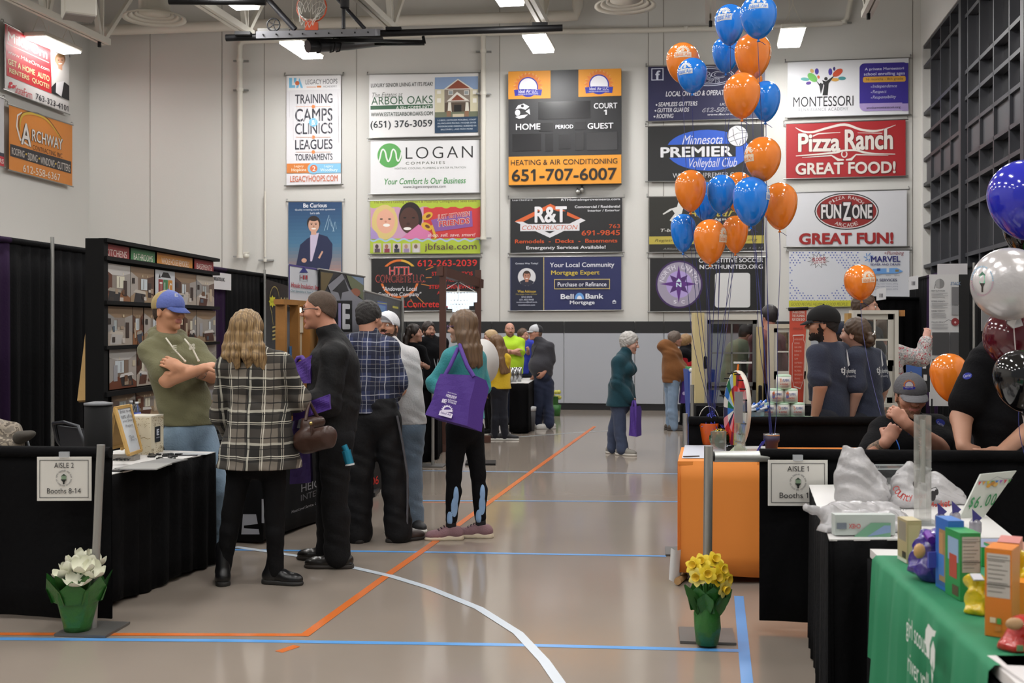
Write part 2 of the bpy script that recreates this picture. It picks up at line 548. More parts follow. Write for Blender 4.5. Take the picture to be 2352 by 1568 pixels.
  me.loops.add(len(Q) * 4); me.loops.foreach_set('vertex_index', Q.astype(np.int32).ravel())
  me.polygons.add(len(Q)); me.polygons.foreach_set('loop_start', (np.arange(len(Q)) * 4).astype(np.int32))
  for m in mats: me.materials.append(m)
  if len(mats) > 1: me.polygons.foreach_set('material_index', np.clip(LB[Q[:, 0]], 0, len(mats) - 1).astype(np.int32))
  me.polygons.foreach_set('use_smooth', np.ones(len(Q), bool))
  me.update(); me.validate()
  o = link(name, me, parent)
  return tag(o, label)
# ================================================================ the setting
AISLE = Vector((.1765, 1, 0)).normalized()
def wallY(u): return 21.85 / (1 + (u - 1300) / 20000)
A0, B0 = P(205, HY, wallY(205)), P(2115, HY, wallY(2115)); A0.z = B0.z = 0
WX = (B0 - A0).normalized()                                   # along the back wall
WN = Vector((WX.y, -WX.x, 0)); WN = WN if WN.y < 0 else -WN   # towards the camera
LD = Vector((.0954, 1, 0)).normalized(); RD = AISLE
ZC = 9.6
M_wall = mat('d3d1cc', .75, bump=.08, bs=30)
M_white = mat('d9d5ca', .5)
M_black = mat('0c0c0e', .5, spec=.3)
M_blk = mat('0c0c0e', .9, bump=.25, bs=40, sheen=.2)
M_pur = mat('2b1039', .9, bump=.2, bs=40, sheen=.2)
M_steel = mat('9a9a98', .35, .9)
M_alu = mat('c4c4c0', .35, .8)
def struct(name, mb, parent=None): return mb.build(name, parent, kind='structure')
LN0 = A0 - LD * 26; RN0 = B0 - RD * 26
# lamps: high-bay fixtures hung in rows under the trusses, each with its own light
lampm = mat('fdfbf9', .5, emit=LAMP_E)
def lamp(i, c, label, visible, em=None):
 root = empty('ceiling_light', c, label, 'ceiling light', 'high bay lights hung under the trusses')
 ex = Vector((1, -.1765, 0)).normalized(); ey = AISLE
 mtx = Matrix((ex, ey, (0, 0, 1))).transposed()
 c = Vector(c)
 MB().box(c + Vector((0, 0, .05)), (.42, 1.26, .09), M_white, mtx=mtx, bev=.02).build('housing', root)
 MB().box(c + Vector((0, 0, -.01)), (.37, 1.18, .03), em or lampm, mtx=mtx).build('diffuser', root)
 m = MB()
 for s in (-.45, .45):
  q = c + ey * s
  m.tube([q + ex * .16 + Vector((0, 0, .09)), q + Vector((0, 0, .45))], .008, M_white, 6)
  m.tube([q - ex * .16 + Vector((0, 0, .09)), q + Vector((0, 0, .45))], .008, M_white, 6)
  m.tube([q + Vector((0, 0, .45)), (q.x, q.y, 9.2)], .008, M_white, 6)
 m.build('hanger', root)
ROWS = [((104, 20.9), (673, 20.45), (1217, 20.0), (1797, 19.6)), ((-240, 17), (533, 17.2), (1160, 17.0), (1900, 16.6))]
names = ['left of the basketball hoop beside the red portrait banner', 'under the black curtain roller', 'above the scoreboard', 'above the volleyball banner, right of the balloons']
names2 = ['off to the left near the white roof truss', 'beside the folded basketball backboard', 'half cut off above the black beam', 'near the tall window wall']
for i, (u, Y) in enumerate(ROWS[0]):
 lamp(i, Vector(((u + 20 - CX) / F * Y, Y, 6.6 if i else 6.8)), 'glowing white high bay light ' + names[i], 1, mat('fdfcfa', .5, emit=78 if i else 24))
for i, (u, Y) in enumerate(ROWS[1]):
 lamp(i, Vector(((u - CX) / F * Y, Y, 6.6)), 'glowing white high bay light ' + names2[i], 1)
for j, Y in enumerate((13.2, 9.4, 5.6, 1.8, -2)):
 for i, x in enumerate((-7.6, -4.0, -.2, 3.6)):
  lamp(i, Vector((x + .1 * (Y - 9), Y, 6.6)), 'glowing white high bay light over the aisle nearer the camera', 0)
# floor
m = MB()
fm = mat('968b80', .11, bump=.012, bs=2, var=.05, vs=1.5)
m.face_set([(-16, -6, 0), (14, -6, 0), (14, 26, 0), (-16, 26, 0)], [(0, 1, 2, 3)], fm)
floor = struct('floor', m)
def court(px, wd, c, z=.0015):
 m = MB(); pts = [FL(u, v) for u, v in px]; L = []; Rr = []
 for i, p in enumerate(pts):
  d = (pts[min(i + 1, len(pts) - 1)] - pts[max(i - 1, 0)]).normalized(); n = Vector((-d.y, d.x, 0)) * wd / 2
  L.append(p + n + Vector((0, 0, z))); Rr.append(p - n + Vector((0, 0, z)))
 k = len(pts)
 m.face_set(L + Rr, [(i, i + 1, k + i + 1, k + i) for i in range(k - 1)], mat(c, .3))
 o = m.build('court_line', floor); o['kind'] = 'structure'
court([(-200, 1455), (700, 1458)], .05, 'd4702f')
court([(697, 1461), (897, 1315.6), (976, 1261), (1200, 1098), (1366, 979)], .055, 'd4702f', .0025)
court([(640, 1497), (682, 1483)], .05, 'd4702f')
court([(-200, 1465.5), (520, 1471), (1190, 1481), (1697, 1494)], .05, '5d9fe0')
court([(1697, 1369), (1716, 1568), (1735, 1760)], .055, '5d9fe0', .002)
court([(500, 1262), (1000, 1268), (1530, 1277)], .05, '5d9fe0')
court([(900, 1149), (1560, 1152)], .05, '6f9fd6')
court([(900, 1080), (1557, 1088)], .05, '8fb0dc')
court([(930, 1153.5), (1085, 1153.5)], .03, 'd4805a')
court([(540, 1256), (690, 1278), (800, 1301), (897, 1323), (985, 1350), (1100, 1397), (1190, 1454), (1250, 1518), (1285, 1568), (1310, 1620)], .055, 'c9d2dc', .003)
court([(1180, 1004), (1330, 993), (1420, 988)], .05, 'b8bec4')
# walls and ceiling
def slab(name, a, b, z0, z1, n, t, mm):
 m = MB(); n = Vector(n) * t
 m.hexa([Vector((a.x, a.y, z0)), Vector((b.x, b.y, z0)), Vector((b.x, b.y, z0)) - n, Vector((a.x, a.y, z0)) - n,
   Vector((a.x, a.y, z1)), Vector((b.x, b.y, z1)), Vector((b.x, b.y, z1)) - n, Vector((a.x, a.y, z1)) - n], mm)
 return struct(name, m)
wb = slab('wall_back', A0, B0 + WX * 6, 0, ZC, WN, .25, M_wall)
wl = slab('wall_left', LN0, A0, 0, ZC, Vector((1, 0, 0)), .25, M_wall)
m = MB()
m.face_set([(-16, -6, ZC), (14, -6, ZC), (14, 26, ZC), (-16, 26, ZC)], [(3, 2, 1, 0)], mat('c9c4ba', .8))
struct('ceiling', m)
def onwall(u, off=0.):
 Y = wallY(u); q = P(u, HY, Y); q.z = 0
 return q + WN * off
def wz(u, v): return CH + (HY - v) / F * wallY(u)
m = MB()
for u in (345, 510, 607, 819, 1148, 1489, 1524, 1738, 2096):
 a = onwall(u, .002); m.box((a.x, a.y, ZC / 2), (.012, .006, ZC - .1), mat('8f8b84', .9))
m.build('panel_seam', wb)
# padded dado: black cap, grey pads, black base
def dado(name, u0, u1, z0, z1, t, c, seams=()):
 m = MB(); e = [u0, *seams, u1]
 for i in range(len(e) - 1):
  a, b = onwall(e[i], .004), onwall(e[i + 1], .004); g = WX * .006; n = WN * t
  a += g; b -= g
  m.hexa([Vector((*q.xy, z)) for z in (z0, z1) for q in (a, b, b + n, a + n)], mat(c, .55))
 return struct(name, m)
dado('trim_1', 780, 2110, wz(1300, 765), wz(1300, 738), .05, '1a1a1c', (935, 1130, 1296, 1458, 1525, 1770))
dado('trim_2', 780, 2110, .13, wz(1300, 765), .05, 'a9acb3', (935, 1130, 1296, 1458, 1525, 1770))
dado('baseboard_back', 780, 2110, .0, .12, .03, '17171a')
# right wall: white piers, dark window grid with glass, corridor behind
RN = Vector((-RD.y, RD.x, 0)); RN = RN if RN.x < 0 else -RN
def ry(u): return (B0.x - .1765 * B0.y) / ((u - CX) / F - .1765)
def onr(Y, off=0.): return Vector((B0.x + .1765 * (Y - B0.y), Y, 0)) + RN * off
ZT = 6.75
m = MB()
for a, b, z0, z1 in ((onr(20.8), B0 + RD * .1, 0, ZT), (onr(-5), B0 + RD * .1, ZT, ZC), (onr(-5), onr(9.0), 0, ZT), (onr(9.0), onr(20.8), 0, .4)):
 n = RN * .3
 m.hexa([Vector((*q.xy, z)) for z in (z0, z1) for q in (a, b, b - n, a - n)], M_wall)
struct('wall_right', m)
M_frame = mat('34353a', .45)
ups = [2117, 2136, 2158, 2180, 2203, 2211, 2220, 2247, 2279, 2315, 2348, 2356, 2370, 2420, 2490]
Ys = [ry(u) for u in ups]
zs = [.42, 1.2, 2.0, 2.7, 3.44, 3.82, 4.2, 4.66, 5.1, 5.5, 6.36, ZT - .02]
m = MB()
for i, Y in enumerate(Ys):
 a = onr(Y, -.095); big = ups[i] in (2211, 2356)
 m.bar((a.x, a.y, .4), (a.x, a.y, ZT), .16 if big else .055, M_frame, h=.28 if big else .16, up=RN)
for z in zs:
 a, b = onr(9.2, -.095), onr(Ys[0] + .02, -.095)
 m.bar((a.x, a.y, z), (b.x, b.y, z), .16, M_frame, h=.06)
a, b = onr(9.2, -.13), onr(20.75, -.13)
m.bar((a.x, a.y, 4.43), (b.x, b.y, 4.43), .14, mat('4a4a4e', .5), h=.42)
win = struct('window_1', m)
m = MB()
a, b = onr(9.2, -.14), onr(20.75, -.14); n = RN * .012
gl = mat('eef2f2', .02, trans=1, spec=.5)
m.hexa([Vector((*q.xy, z)) for z in (.4, ZT) for q in (a, b, b - n, a - n)], gl)
m.build('glass_pane', win)
m = MB()
a, b = onr(6, -3.2), onr(26, -3.2)
m.hexa([Vector((*q.xy, z)) for z in (0, 7.5) for q in (a, b, b - RN * -.1, a - RN * -.1)], mat('8d8a86', .8))
struct('wall_corridor', m)
for Y in (12, 15.5, 19):
 q = onr(Y, -1.7); lamp(0, Vector((q.x, q.y, 6.2)), 'added ceiling light brightening the corridor behind the tall window grid, half hidden by its bars', 1, mat('fffaf4', .5, emit=22))  # corridor lamps are added, to lift the dark space behind the glass
# ---- roof steel
def truss(u, v, lab):
 Z = 6.8; Y = F * (Z - CH) / (HY - v); e = Vector(((u - CX) / F * Y, Y, Z)); d = AISLE
 root = empty('roof_truss', e, lab, 'roof truss', 'white roof trusses')
 m = MB(); s = e - d * 13
 for o in (-.05, .05):
  q = Vector((d.y, -d.x, 0)) * o
  m.bar(s + q, e + q, .07, M_white, h=.11)
 m.build('bottom_chord', root)
 m = MB(); m.bar(s + Vector((0, 0, 2.4)), e + d * 2.3 + Vector((0, 0, 2.4)), .16, M_white, h=.12); m.build('top_chord', root)
 for i in range(7):
  n = e - d * (i * 1.75 + .12)
  m = MB()
  m.bar(n, n + d * (2.2 if i == 0 else .87) + Vector((0, 0, 2.35)), .075, M_white)
  m.bar(n - d * .1, n - d * .87 + Vector((0, 0, 2.35)), .075, M_white)
  m.bar(n - d * .05, n + Vector((0, 0, 2.35)), .06, M_white)
  m.build('web', root)
 b = e - d * .25
 MB().box(b + Vector((0, 0, -.1)), (.05, .05, .1), M_black).build('end_bracket', root)
for u, v, l in ((245, 97, 'white steel roof truss at far left, ending over the red portrait banner'), (575, 78, 'white steel roof truss left of the folded basketball hoop'),
    (905, 68, 'white steel roof truss right of the folded basketball hoop'), (1250, 56, 'white steel roof truss ending at the black beam above the scoreboard'),
    (1632, 50, 'white steel roof truss behind the topmost blue balloons'), (1990, 33, 'white steel roof truss nearest the tall windows')):
 truss(u, v, l)
def diffuser(u, v, Z, r, lab):
 Y = F * (Z - CH) / (HY - v); c = Vector(((u - CX) / F * Y, Y, Z))
 root = empty('air_diffuser', c, lab, 'ceiling air diffuser', 'round white air diffusers')
 wm = mat('cfcabd', .55)
 m = MB()
 for k in range(5):
  q = r * (1 - k * .19)
  m.lathe(c + Vector((0, 0, .02 + k * .035)), [(q * .99, .03), (q, 0), (q * .84, .045), (q * .84, .06)], wm, 40, cap=False)
 m.build('cone_rings', root)
 MB().lathe(c + Vector((0, 0, .12)), [(r * .5, 0), (r * .5, 3)], wm, 32).build('duct', root)
diffuser(355, 47, 6.95, .54, 'large round white air diffuser with duct at upper left')
diffuser(1436, 18, 7.1, .53, 'round white air diffuser cut by the top edge, right of centre')
Y = 17.0; c = P(181, 12, Y)
root = empty('heater_box', c, 'white square box hung from the roof at upper left', 'ceiling box')  # unit heater box hung from the roof
MB().box(c, (.46, .4, .36), M_white, rz=.5, bev=.02).build('body', root)
MB().box(c + Vector((0, 0, -.19)), (.42, .36, .02), mat('8d8580', .6), rz=.5).build('dark_bottom', root)  # darker plate across the bottom of the box
MB().tube([c + Vector((0, 0, .1)), c + Vector((0, 0, 2.5))], .02, M_white, 8).build('hanger', root)
# pipes
def wpipe(name, px, r, lab, cat='pipe', off=.16, c='d5d0c5', clamps=()):
 pts = []
 for u, v in px:
  q = onwall(u, off); q.z = wz(u, v); pts.append(q)
 o = MB().tube(pts, r, mat(c, .5), 14).build(name, None, lab, cat, origin=pts[0])
 for u, v in clamps:
  q = onwall(u, off); q.z = wz(u, v)
  MB().box(q + WN * -.05, (.3, .05, .03), M_steel).tube([q + Vector((0, 0, -.03)), q + Vector((0, 0, .03))], r + .012, M_white, 14).build('clamp', o)
 return o
wpipe('roof_drain_pipe', [(-40, 80), (300, 80), (700, 66), (1000, 58), (1290, 50), (1325, 48), (1330, 30), (1332, -40)], .105, 'thick white horizontal pipe along the top of the back wall', off=.4)
wpipe('sprinkler_pipe', [(640, 97), (575, 99), (563, 101), (558, 110), (558, 300), (558, 592)], .055, 'white vertical pipe left of the basketball training banner', clamps=((558, 143), (558, 210), (558, 590)))
wpipe('sprinkler_pipe', [(640, 97), (860, 89), (1113, 82), (1290, 77), (1500, 74), (1740, 67), (1930, 58), (1942, 48), (1950, 10), (1960, -40)], .05, 'thin white horizontal pipe crossing behind the balloons near the roof', clamps=((1575, 71), (1935, 56), (1100, 82)))
wpipe('sprinkler_pipe', [(1113, 84), (1113, 300), (1113, 545)], .05, 'white vertical pipe between the senior living banner and the scoreboard', clamps=((1113, 122), (1113, 218), (1113, 548)))
wpipe('conduit', [(613, 440), (613, 590)], .02, 'thin white conduit with box left of the portrait banner', 'conduit', off=.1, clamps=((613, 598),))
q = onwall(571, .12); q.z = wz(571, 588)
MB().ball(q, .06, M_white).box(q + Vector((0, 0, .06)), (.1, .1, .03), M_white).build('security_camera', None, 'small white dome camera under the left wall pipe', 'camera', origin=q)
# basketball goal, folded up
Yg = 17.5
gp = P(724, 80, Yg)
goal = empty('basketball_goal', gp, 'basketball goal folded up under the roof with grey padded board edge', 'basketball goal')
a, b = P(588, 80, Yg), P(862, 74, Yg)
ex = (b - a).normalized(); ey = Vector((-ex.y, ex.x, 0)).normalized()
m = MB()
m.hexa([q + Vector((0, 0, z)) for z in (-.055, .055) for q in (a, b, b + ey * 1.05 + Vector((0, 0, .275)), a + ey * 1.05 + Vector((0, 0, .275)))], mat('77777c', .6))
bd = m.build('backboard', goal)
m = MB()
for i in range(9):
 q = a.lerp(b, .06 + i * .11); m.box(q + Vector((0, -.01, 0)), (.02, .02, .02), M_black)
m.build('bolt', bd)
rc = P(716, 17, Yg + .05)
m = MB(); N = 32
m.tube([rc + Vector((.228 * math.cos(2 * math.pi * i / N), 0, .228 * math.sin(2 * math.pi * i / N))) for i in range(N)], .012, mat('c8502a', .4), 8, closed=True)
m.box(P(716, 61, Yg + .02), (.2, .05, .12), mat('c8502a', .4)).box(P(716, 50, Yg + .03), (.1, .04, .08), mat('c8502a', .4))
rim = m.build('rim', goal)
m = MB(); nm = mat('d8d4cc', .8)
for i in range(12):
 for sg in (1, -1):
  pts = []
  for k in range(6):
   t = 2 * math.pi * (i + sg * k * .5) / 12; r = .226 * (1 - .1 * k) if k < 5 else .12
   pts.append(rc + Vector((r * math.cos(t), -.02 - .075 * k, r * math.sin(t) - .012 * k * k)))
  m.tube(pts, .004, nm, 4, cap=False)
m.build('net', goal)
for a_, b_, r_ in (((590, -30, .4), (678, 68, .4), .045), ((768, -10, .4), (838, 66, .4), .03), ((789, -30, .3), (789, 66, .3), .03), ((792, -30, .2), (792, 18, .2), .07)):
 MB().tube([P(a_[0], a_[1], Yg + a_[2]), P(b_[0], b_[1], Yg + b_[2])], r_, mat('26262b', .45), 10).build('fold_arm', goal)
m = MB(); q = P(628, 57, Yg + .3)
m.tube([q + Vector((.1 * math.cos(t * math.pi / 8), 0, .1 * math.sin(t * math.pi / 8))) for t in range(16)], .012, M_black, 6, closed=True)
for t in range(5): m.tube([q, q + Vector((.1 * math.cos(t * 1.256), 0, .1 * math.sin(t * 1.256)))], .008, M_black, 5)
m.box(q + Vector((0, .03, -.08)), (.5, .06, .05), mat('3c3a36', .5))
m.build('winch_wheel', goal)
m = MB()
m.tube([P(388, 2, Yg - .6), P(500, 3, Yg - .6), P(610, 4, Yg - .6)], .055, M_black, 12)
m.build('black_pipe', None, 'black roof pipe at the top edge left of the basketball goal', 'pipe')
m = MB()
m.tube([P(519, 87, 18.3), P(905, 76, 18.2), P(1292, 64, 18.1)], .055, M_black, 12)
for u in (560, 905, 1240): m.box(P(u, 88 - (u - 519) * .03 - 8, 18.2), (.25, .2, .05), M_black)
m.build('black_beam', None, 'long black pipe beam across the roof under the trusses', 'beam')
rr = empty('curtain_roller', P(720, 105, 18.0), 'black divider curtain roller hung below the black beam', 'curtain roller')
m = MB(); m.tube([P(706, 107, 17.9), P(800, 101, 18.4), P(870, 93, 19.2)], .1, mat('202023', .45), 16); m.build('roll', rr)
m = MB()
for u, v, Y in ((735, 105, 18.05), (766, 103, 18.2), (780, 102, 18.3)): m.tube([P(u, v - 15, Y - .1), P(u + 4, v, Y - .12), P(u, v + 15, Y - .1), P(u - 8, v + 17, Y)], .012, M_black, 6)
m.bar(P(705, 92, 17.9), P(975, 96, 18.6), .05, M_black); m.bar(P(860, 101, 18.5), P(975, 100, 18.6), .05, M_black)
m.bar(P(972, 84, 18.6), P(975, 100, 18.6), .05, M_black); m.bar(P(972, 84, 18.6), P(973, 74, 18.3), .03, M_black)
m.build('bracket', rr)
# ================================================================ banners on the walls
def vinyl(c): return mat(c, .42, bump=.35, bs=2.2)
def banner(label, u0, v0, v1, u1, v0r, v1r, c, art, plane=None, group='vinyl sponsor banners', hooks=True, rods=True, name='sponsor_banner', cat='banner'):
 """corners where the photo shows them: left edge u0 (top v0, bottom v1), right edge u1 (v0r, v1r)"""
 pl = plane or Panel(onwall(1176, .06), WX, step=.0003)
 q = [pl.ab(u0, v1), pl.ab(u1, v1r), pl.ab(u1, v0r), pl.ab(u0, v0)]
 root = empty(name, pl.w(*q[0]), label, cat, group)
 m = MB(); n = 14
 vs = []
 for j in range(7):
  for i in range(n + 1):
   s, t = i / n, j / 6
   a = (q[0][0] * (1 - s) + q[1][0] * s) * (1 - t) + (q[3][0] * (1 - s) + q[2][0] * s) * t
   b = (q[0][1] * (1 - s) + q[1][1] * s) * (1 - t) + (q[3][1] * (1 - s) + q[2][1] * s) * t
   vs.append((a, b))
 N = len(vs)
 P3 = [pl.w(a, b, 0) for a, b in vs] + [pl.w(a, b, -.006) for a, b in vs]
 fs = []
 for j in range(6):
  for i in range(n):
   k = j * (n + 1) + i
   fs += [(k, k + 1, k + n + 2, k + n + 1), (N + k + n + 1, N + k + n + 2, N + k + 1, N + k)]
 m.face_set(P3, fs, vinyl(c), True)
 m.build('vinyl_sheet', root)
 if rods:
  for i, j in ((0, 1), (3, 2)):
   a, b = pl.w(*q[i], -.004), pl.w(*q[j], -.004); d = (b - a).normalized() * .05
   MB().tube([a - d, b + d], .012, M_steel, 8).build('hanging_rod', root)
 if hooks:
  for i in (3, 2):
   a = pl.w(*q[i], -.004) + (pl.ex * (-.04 if i == 3 else .04))
   MB().tube([a, a + Vector((0, 0, .05)), a + Vector((0, 0, .06)) - pl.n * .03, a + Vector((0, 0, .05)) - pl.n * .045], .008, M_steel, 6).build('hook', root)
 art(pl)
 pl.build('printed_design', root)
 return root
def face(p, u, v, r, skin='c9967c', hair='3a2a20', coat=None, shirt='e8e6e8', grey=False):
 """a printed portrait: head r px wide at (u, v)"""
 if coat:
  p.poly([(u - 1.9 * r, v + 4.4 * r), (u - 1.7 * r, v + 2.2 * r), (u - .7 * r, v + 1.55 * r), (u + .7 * r, v + 1.55 * r), (u + 1.7 * r, v + 2.2 * r), (u + 1.9 * r, v + 4.4 * r)], coat)
  p.poly([(u - .5 * r, v + 1.3 * r), (u + .5 * r, v + 1.3 * r), (u + .45 * r, v + 2.4 * r), (u, v + 4.2 * r), (u - .45 * r, v + 2.4 * r)], shirt)
 p.rect(u - .4 * r, v + .6 * r, u + .4 * r, v + 1.6 * r, skin)
 p.ell(u, v - .18 * r, r * 1.02, r * 1.12, hair)
 p.ell(u, v + .15 * r, r * .82, r * 1.12, skin)
 p.ell(u, v - .78 * r, r * .7, r * .3, hair)
 for s in (-1, 1):
  p.ell(u + s * .34 * r, v + .02 * r, .13 * r, .07 * r, '3a2a24')
  p.rect(u + s * .34 * r - .2 * r, v - .2 * r, u + s * .34 * r + .2 * r, v - .13 * r, hair)
 p.ell(u, v + .35 * r, .12 * r, .16 * r, 'b0806a')
 p.ell(u, v + .68 * r, .36 * r, .12 * r, 'f2ece8')
def sunburst(p, u, v, r, c, robot=True, ribbon='2b2f9e', txt='Ideal Air LLC', disc='eceaf2', ring='2b2f9e', tc='f0eef4', small=None):
 p.star(u, v, r * 1.12, r * 1.5, 12, c, rot=0, a0=-8, a1=196)
 p.ell(u, v, r, r, ring); p.ell(u, v, r * .88, r * .88, disc)
 p.poly([(u - 1.4 * r, v + .3 * r), (u - .6 * r, v + .2 * r), (u + .6 * r, v + .2 * r), (u + 1.4 * r, v + .25 * r), (u + 1.3 * r, v + .85 * r), (u + .5 * r, v + .8 * r), (u, v + .95 * r), (u - .5 * r, v + .8 * r), (u - 1.32 * r, v + .9 * r)], ribbon)
 p.text(txt, u - .95 * r, v + .28 * r, u + .95 * r, v + .58 * r, tc, .01)
 if small: p.text(small, u - 1.0 * r, v + .66 * r, u + 1.0 * r, v + .78 * r, tc, .01)
def art(p):
 p.rect(661, 174, 781, 208, 'f4f4f6')
 for q in ((664, 179, 671, 202), (664, 196, 678, 202), (675, 179, 681, 190)): p.rect(*q, '7cc4ea')
 p.poly([(680, 202), (688, 179), (696, 202), (691, 202), (688, 193), (685, 202)], '7cc4ea'); p.ell(683, 191, 5, 5, 'd8744a')
 p.text('LEGACY HOOPS', 702, 183, 775, 194, '55565c', .01); p.text('ACADEMY', 742, 197, 774, 201, '77787c')
 p.line([(704, 200), (726, 200)], 1.2, 'e08a50'); p.line([(728, 199), (738, 199)], 4, 'e08a50')
 for t, a, b in (('TRAINING', 217, 239), ('CAMPS', 250, 280), ('CLINICS', 283, 309), ('LEAGUES', 321, 344), ('TOURNAMENTS', 354, 369)):
  p.text(t, 678, a, 764, b, '3c3d47', .025)
 for v in (245, 315, 349):
  p.line([(680, v), (760, v)], 1.2, 'e8b49c'); p.ell(720, v, 4, 4, 'e08a50')
 p.ell(720, 281, 10, 10, '7fc4ec'); p.text('&', 716, 276, 725, 287, 'f0f4f8', .02)
 p.rect(659, 376, 783, 398, 'd9823f'); p.rect(716, 376, 783, 398, '86c3e6')
 p.ell(721, 387, 14, 13, '86c3e6'); p.ell(721, 387, 8.5, 8.5, 'd8744a'); p.text('2', 718, 382, 725, 393, 'f4f0ec', .02)
 p.text('Legacy', 676, 379, 698, 386, 'f4ead8'); p.text('Hopkins', 670, 387, 704, 396, 'f4ead8', .03)
 p.text('Legacy', 745, 379, 766, 386, 'e8f2fa'); p.text('Woodbury', 736, 387, 776, 396, 'e8f2fa', .03)
 p.text('LEGACYHOOPS.COM', 667, 404, 776, 418, 'cf6a3e', .015)
 for i in range(14): p.line([(665 + i * 8.6, 212 + (i * 37) % 60), (665 + i * 8.6 + 1, 270 + (i * 53) % 90)], 1., 'd8d6da')
banner('tall white banner listing basketball training, camps and clinics', 658, 173, 426, 783, 172, 423, 'e9e8ec', art)
def art(p):
 p.text('LUXURY SENIOR LIVING AT ITS PEAK!', 852, 192, 994, 201, '2d302e', .02)
 p.text('The Estates at', 855, 213, 925, 224, '5a5e58', -.005, .3)
 p.text('ARBOR OAKS', 853, 223, 994, 241, '2c5a3c', .01)
 p.rect(851, 243, 994, 252, '2c5a3c'); p.text('A 55+ COMMUNITY', 910, 244, 993, 251, 'e8ece6', .015)
 p.text('WWW.ESTATESARBOROAKS.COM', 852, 259, 994, 268, '2f4238', .015)
 p.text('(651) 376-3059', 851, 278, 993, 299, '20262e', .02)
 p.rect(999, 178, 1098, 271, '8ba3c8')
 p.poly([(999, 205), (1098, 205), (1098, 271), (999, 271)], 'd4cdb0')
 p.rect(1021, 203, 1080, 258, '8b7f74'); p.poly([(1018, 206), (1052, 181), (1088, 205)], 'e2ddd2'); p.poly([(1026, 204), (1052, 184), (1080, 203)], '8e4a36')
 p.poly([(1026, 233), (1050, 211), (1078, 231)], 'e6e1d8'); p.poly([(1036, 231), (1050, 217), (1068, 230)], '8e4a36')
 for u in (1030, 1066): p.rect(u, 208, u + 11, 218, 'e9e6de'); p.rect(u + 1, 209, u + 10, 217, '9aa0a4')
 for u in (1004, 1086): p.rect(u, 208, u + 9, 216, 'e9e6de'); p.rect(u, 226, u + 9, 236, 'e9e6de')
 p.rect(1022, 236, 1080, 262, '5a4c40'); p.rect(1043, 241, 1060, 262, '1e1a1a')
 for u in (1030, 1070): p.poly([(u, 235), (u + 6, 235), (u + 8, 262), (u - 2, 262)], 'e2ddd0')
 p.rect(999, 258, 1098, 271, '6f7560'); p.rect(1026, 255, 1036, 268, '8c6a52'); p.rect(1067, 255, 1077, 268, '8c6a52'); p.rect(1040, 262, 1066, 271, 'c9bda4')
 p.rect(999, 270, 1098, 306, '24405c')
 for i, t in enumerate(('1-2 BEDS | OUTDOOR PICKLEBALL COURT', 'ALL-INCLUSIVE PRICING | WASHER DRYER', 'UNDERGROUND PARKING | SCREENED IN', 'BALCONIES | ...AND MUCH MORE!')):
  p.text(t, 1005 + (i == 3) * 8, 275 + i * 7, 1094 - (i == 3) * 8, 279.5 + i * 7, 'c8d2dc', .02)
banner('white senior living banner with a photo of a gabled brown building', 848, 171, 317, 1099, 167, 312, 'e4e3e3', art)
def art(p):
 p.ell(895, 357, 28, 28, '5aa557')
 pts = [(870, 372), (873, 362), (876, 348), (880, 343), (885, 349), (888, 363), (892, 371), (897, 362), (900, 348), (904, 343), (909, 350), (911, 364), (915, 370), (920, 360), (922, 349)]
 p.line(pts, 3.4, 'e4e8e4')
 p.text('LOGAN', 932, 338, 1086, 365, '262628', -.008, space=1.25); p.text('COMPANIES', 932, 372, 1022, 378, '6c7468', space=1.4)
 p.text('HEATING, COOLING, PLUMBING & WATER FILTRATION', 907, 385, 1070, 390, '8d938e', space=1.1)
 p.text('Your Comfort Is Our Business', 883, 410, 1070, 424, '4f9a58', .015, .2); p.text('www.logancompanies.com', 926, 426, 1024, 434, '46484a', .01)
banner('white banner with a green circle and wavy line, under the senior living banner', 851, 323, 446, 1101, 320, 443, 'e6e6e8', art)
grad = None
def art(p):
 for i in range(24):
  t = i / 23; c0 = (0x24, 0x44, 0x6c); c1 = (0x4a, 0x78, 0x98); c2 = (0xd0, 0x8a, 0x74)
  a, b, s = (c0, c1, t * 2) if t < .5 else (c1, c2, t * 2 - 1)
  p.rect(663, 463 + i * 8.1, 784, 463 + (i + 1) * 8.1 + .5, '%02x%02x%02x' % tuple(int(a[k] + (b[k] - a[k]) * s) for k in range(3)))
 p.text('Be Curious', 697, 467, 751, 477, 'e8ecf4', .03); p.text('Quality investing starts with questions', 678, 480, 770, 485, 'd4dce8', .02); p.text("Let's talk", 713, 487, 735, 492, 'd4dce8', .02)
 for pts in (((745, 530), (756, 494), (763, 516), (768, 532)), ((752, 528), (757, 503), (762, 520)), ((765, 532), (770, 509), (773, 526))): p.line(pts, 1, 'a8c8dc')
 p.poly([(680, 612), (690, 562), (706, 548), (728, 536), (752, 543), (764, 560), (763, 590), (752, 640), (752, 655), (680, 655)], '222a4c')
 p.poly([(713, 540), (733, 534), (728, 560), (717, 600), (713, 600)], 'c8bcd4')
 face(p, 721, 515, 15, 'd0a28c', '2c2220')
 p.poly([(731, 592), (740, 576), (743, 578), (735, 594)], 'd0a28c'); p.ell(699, 598, 6, 5, 'd0a28c')
banner('tall banner with a smiling man in a navy blazer on a dusk gradient', 662, 463, 655, 785, 463, 655, '3a5c80', art)
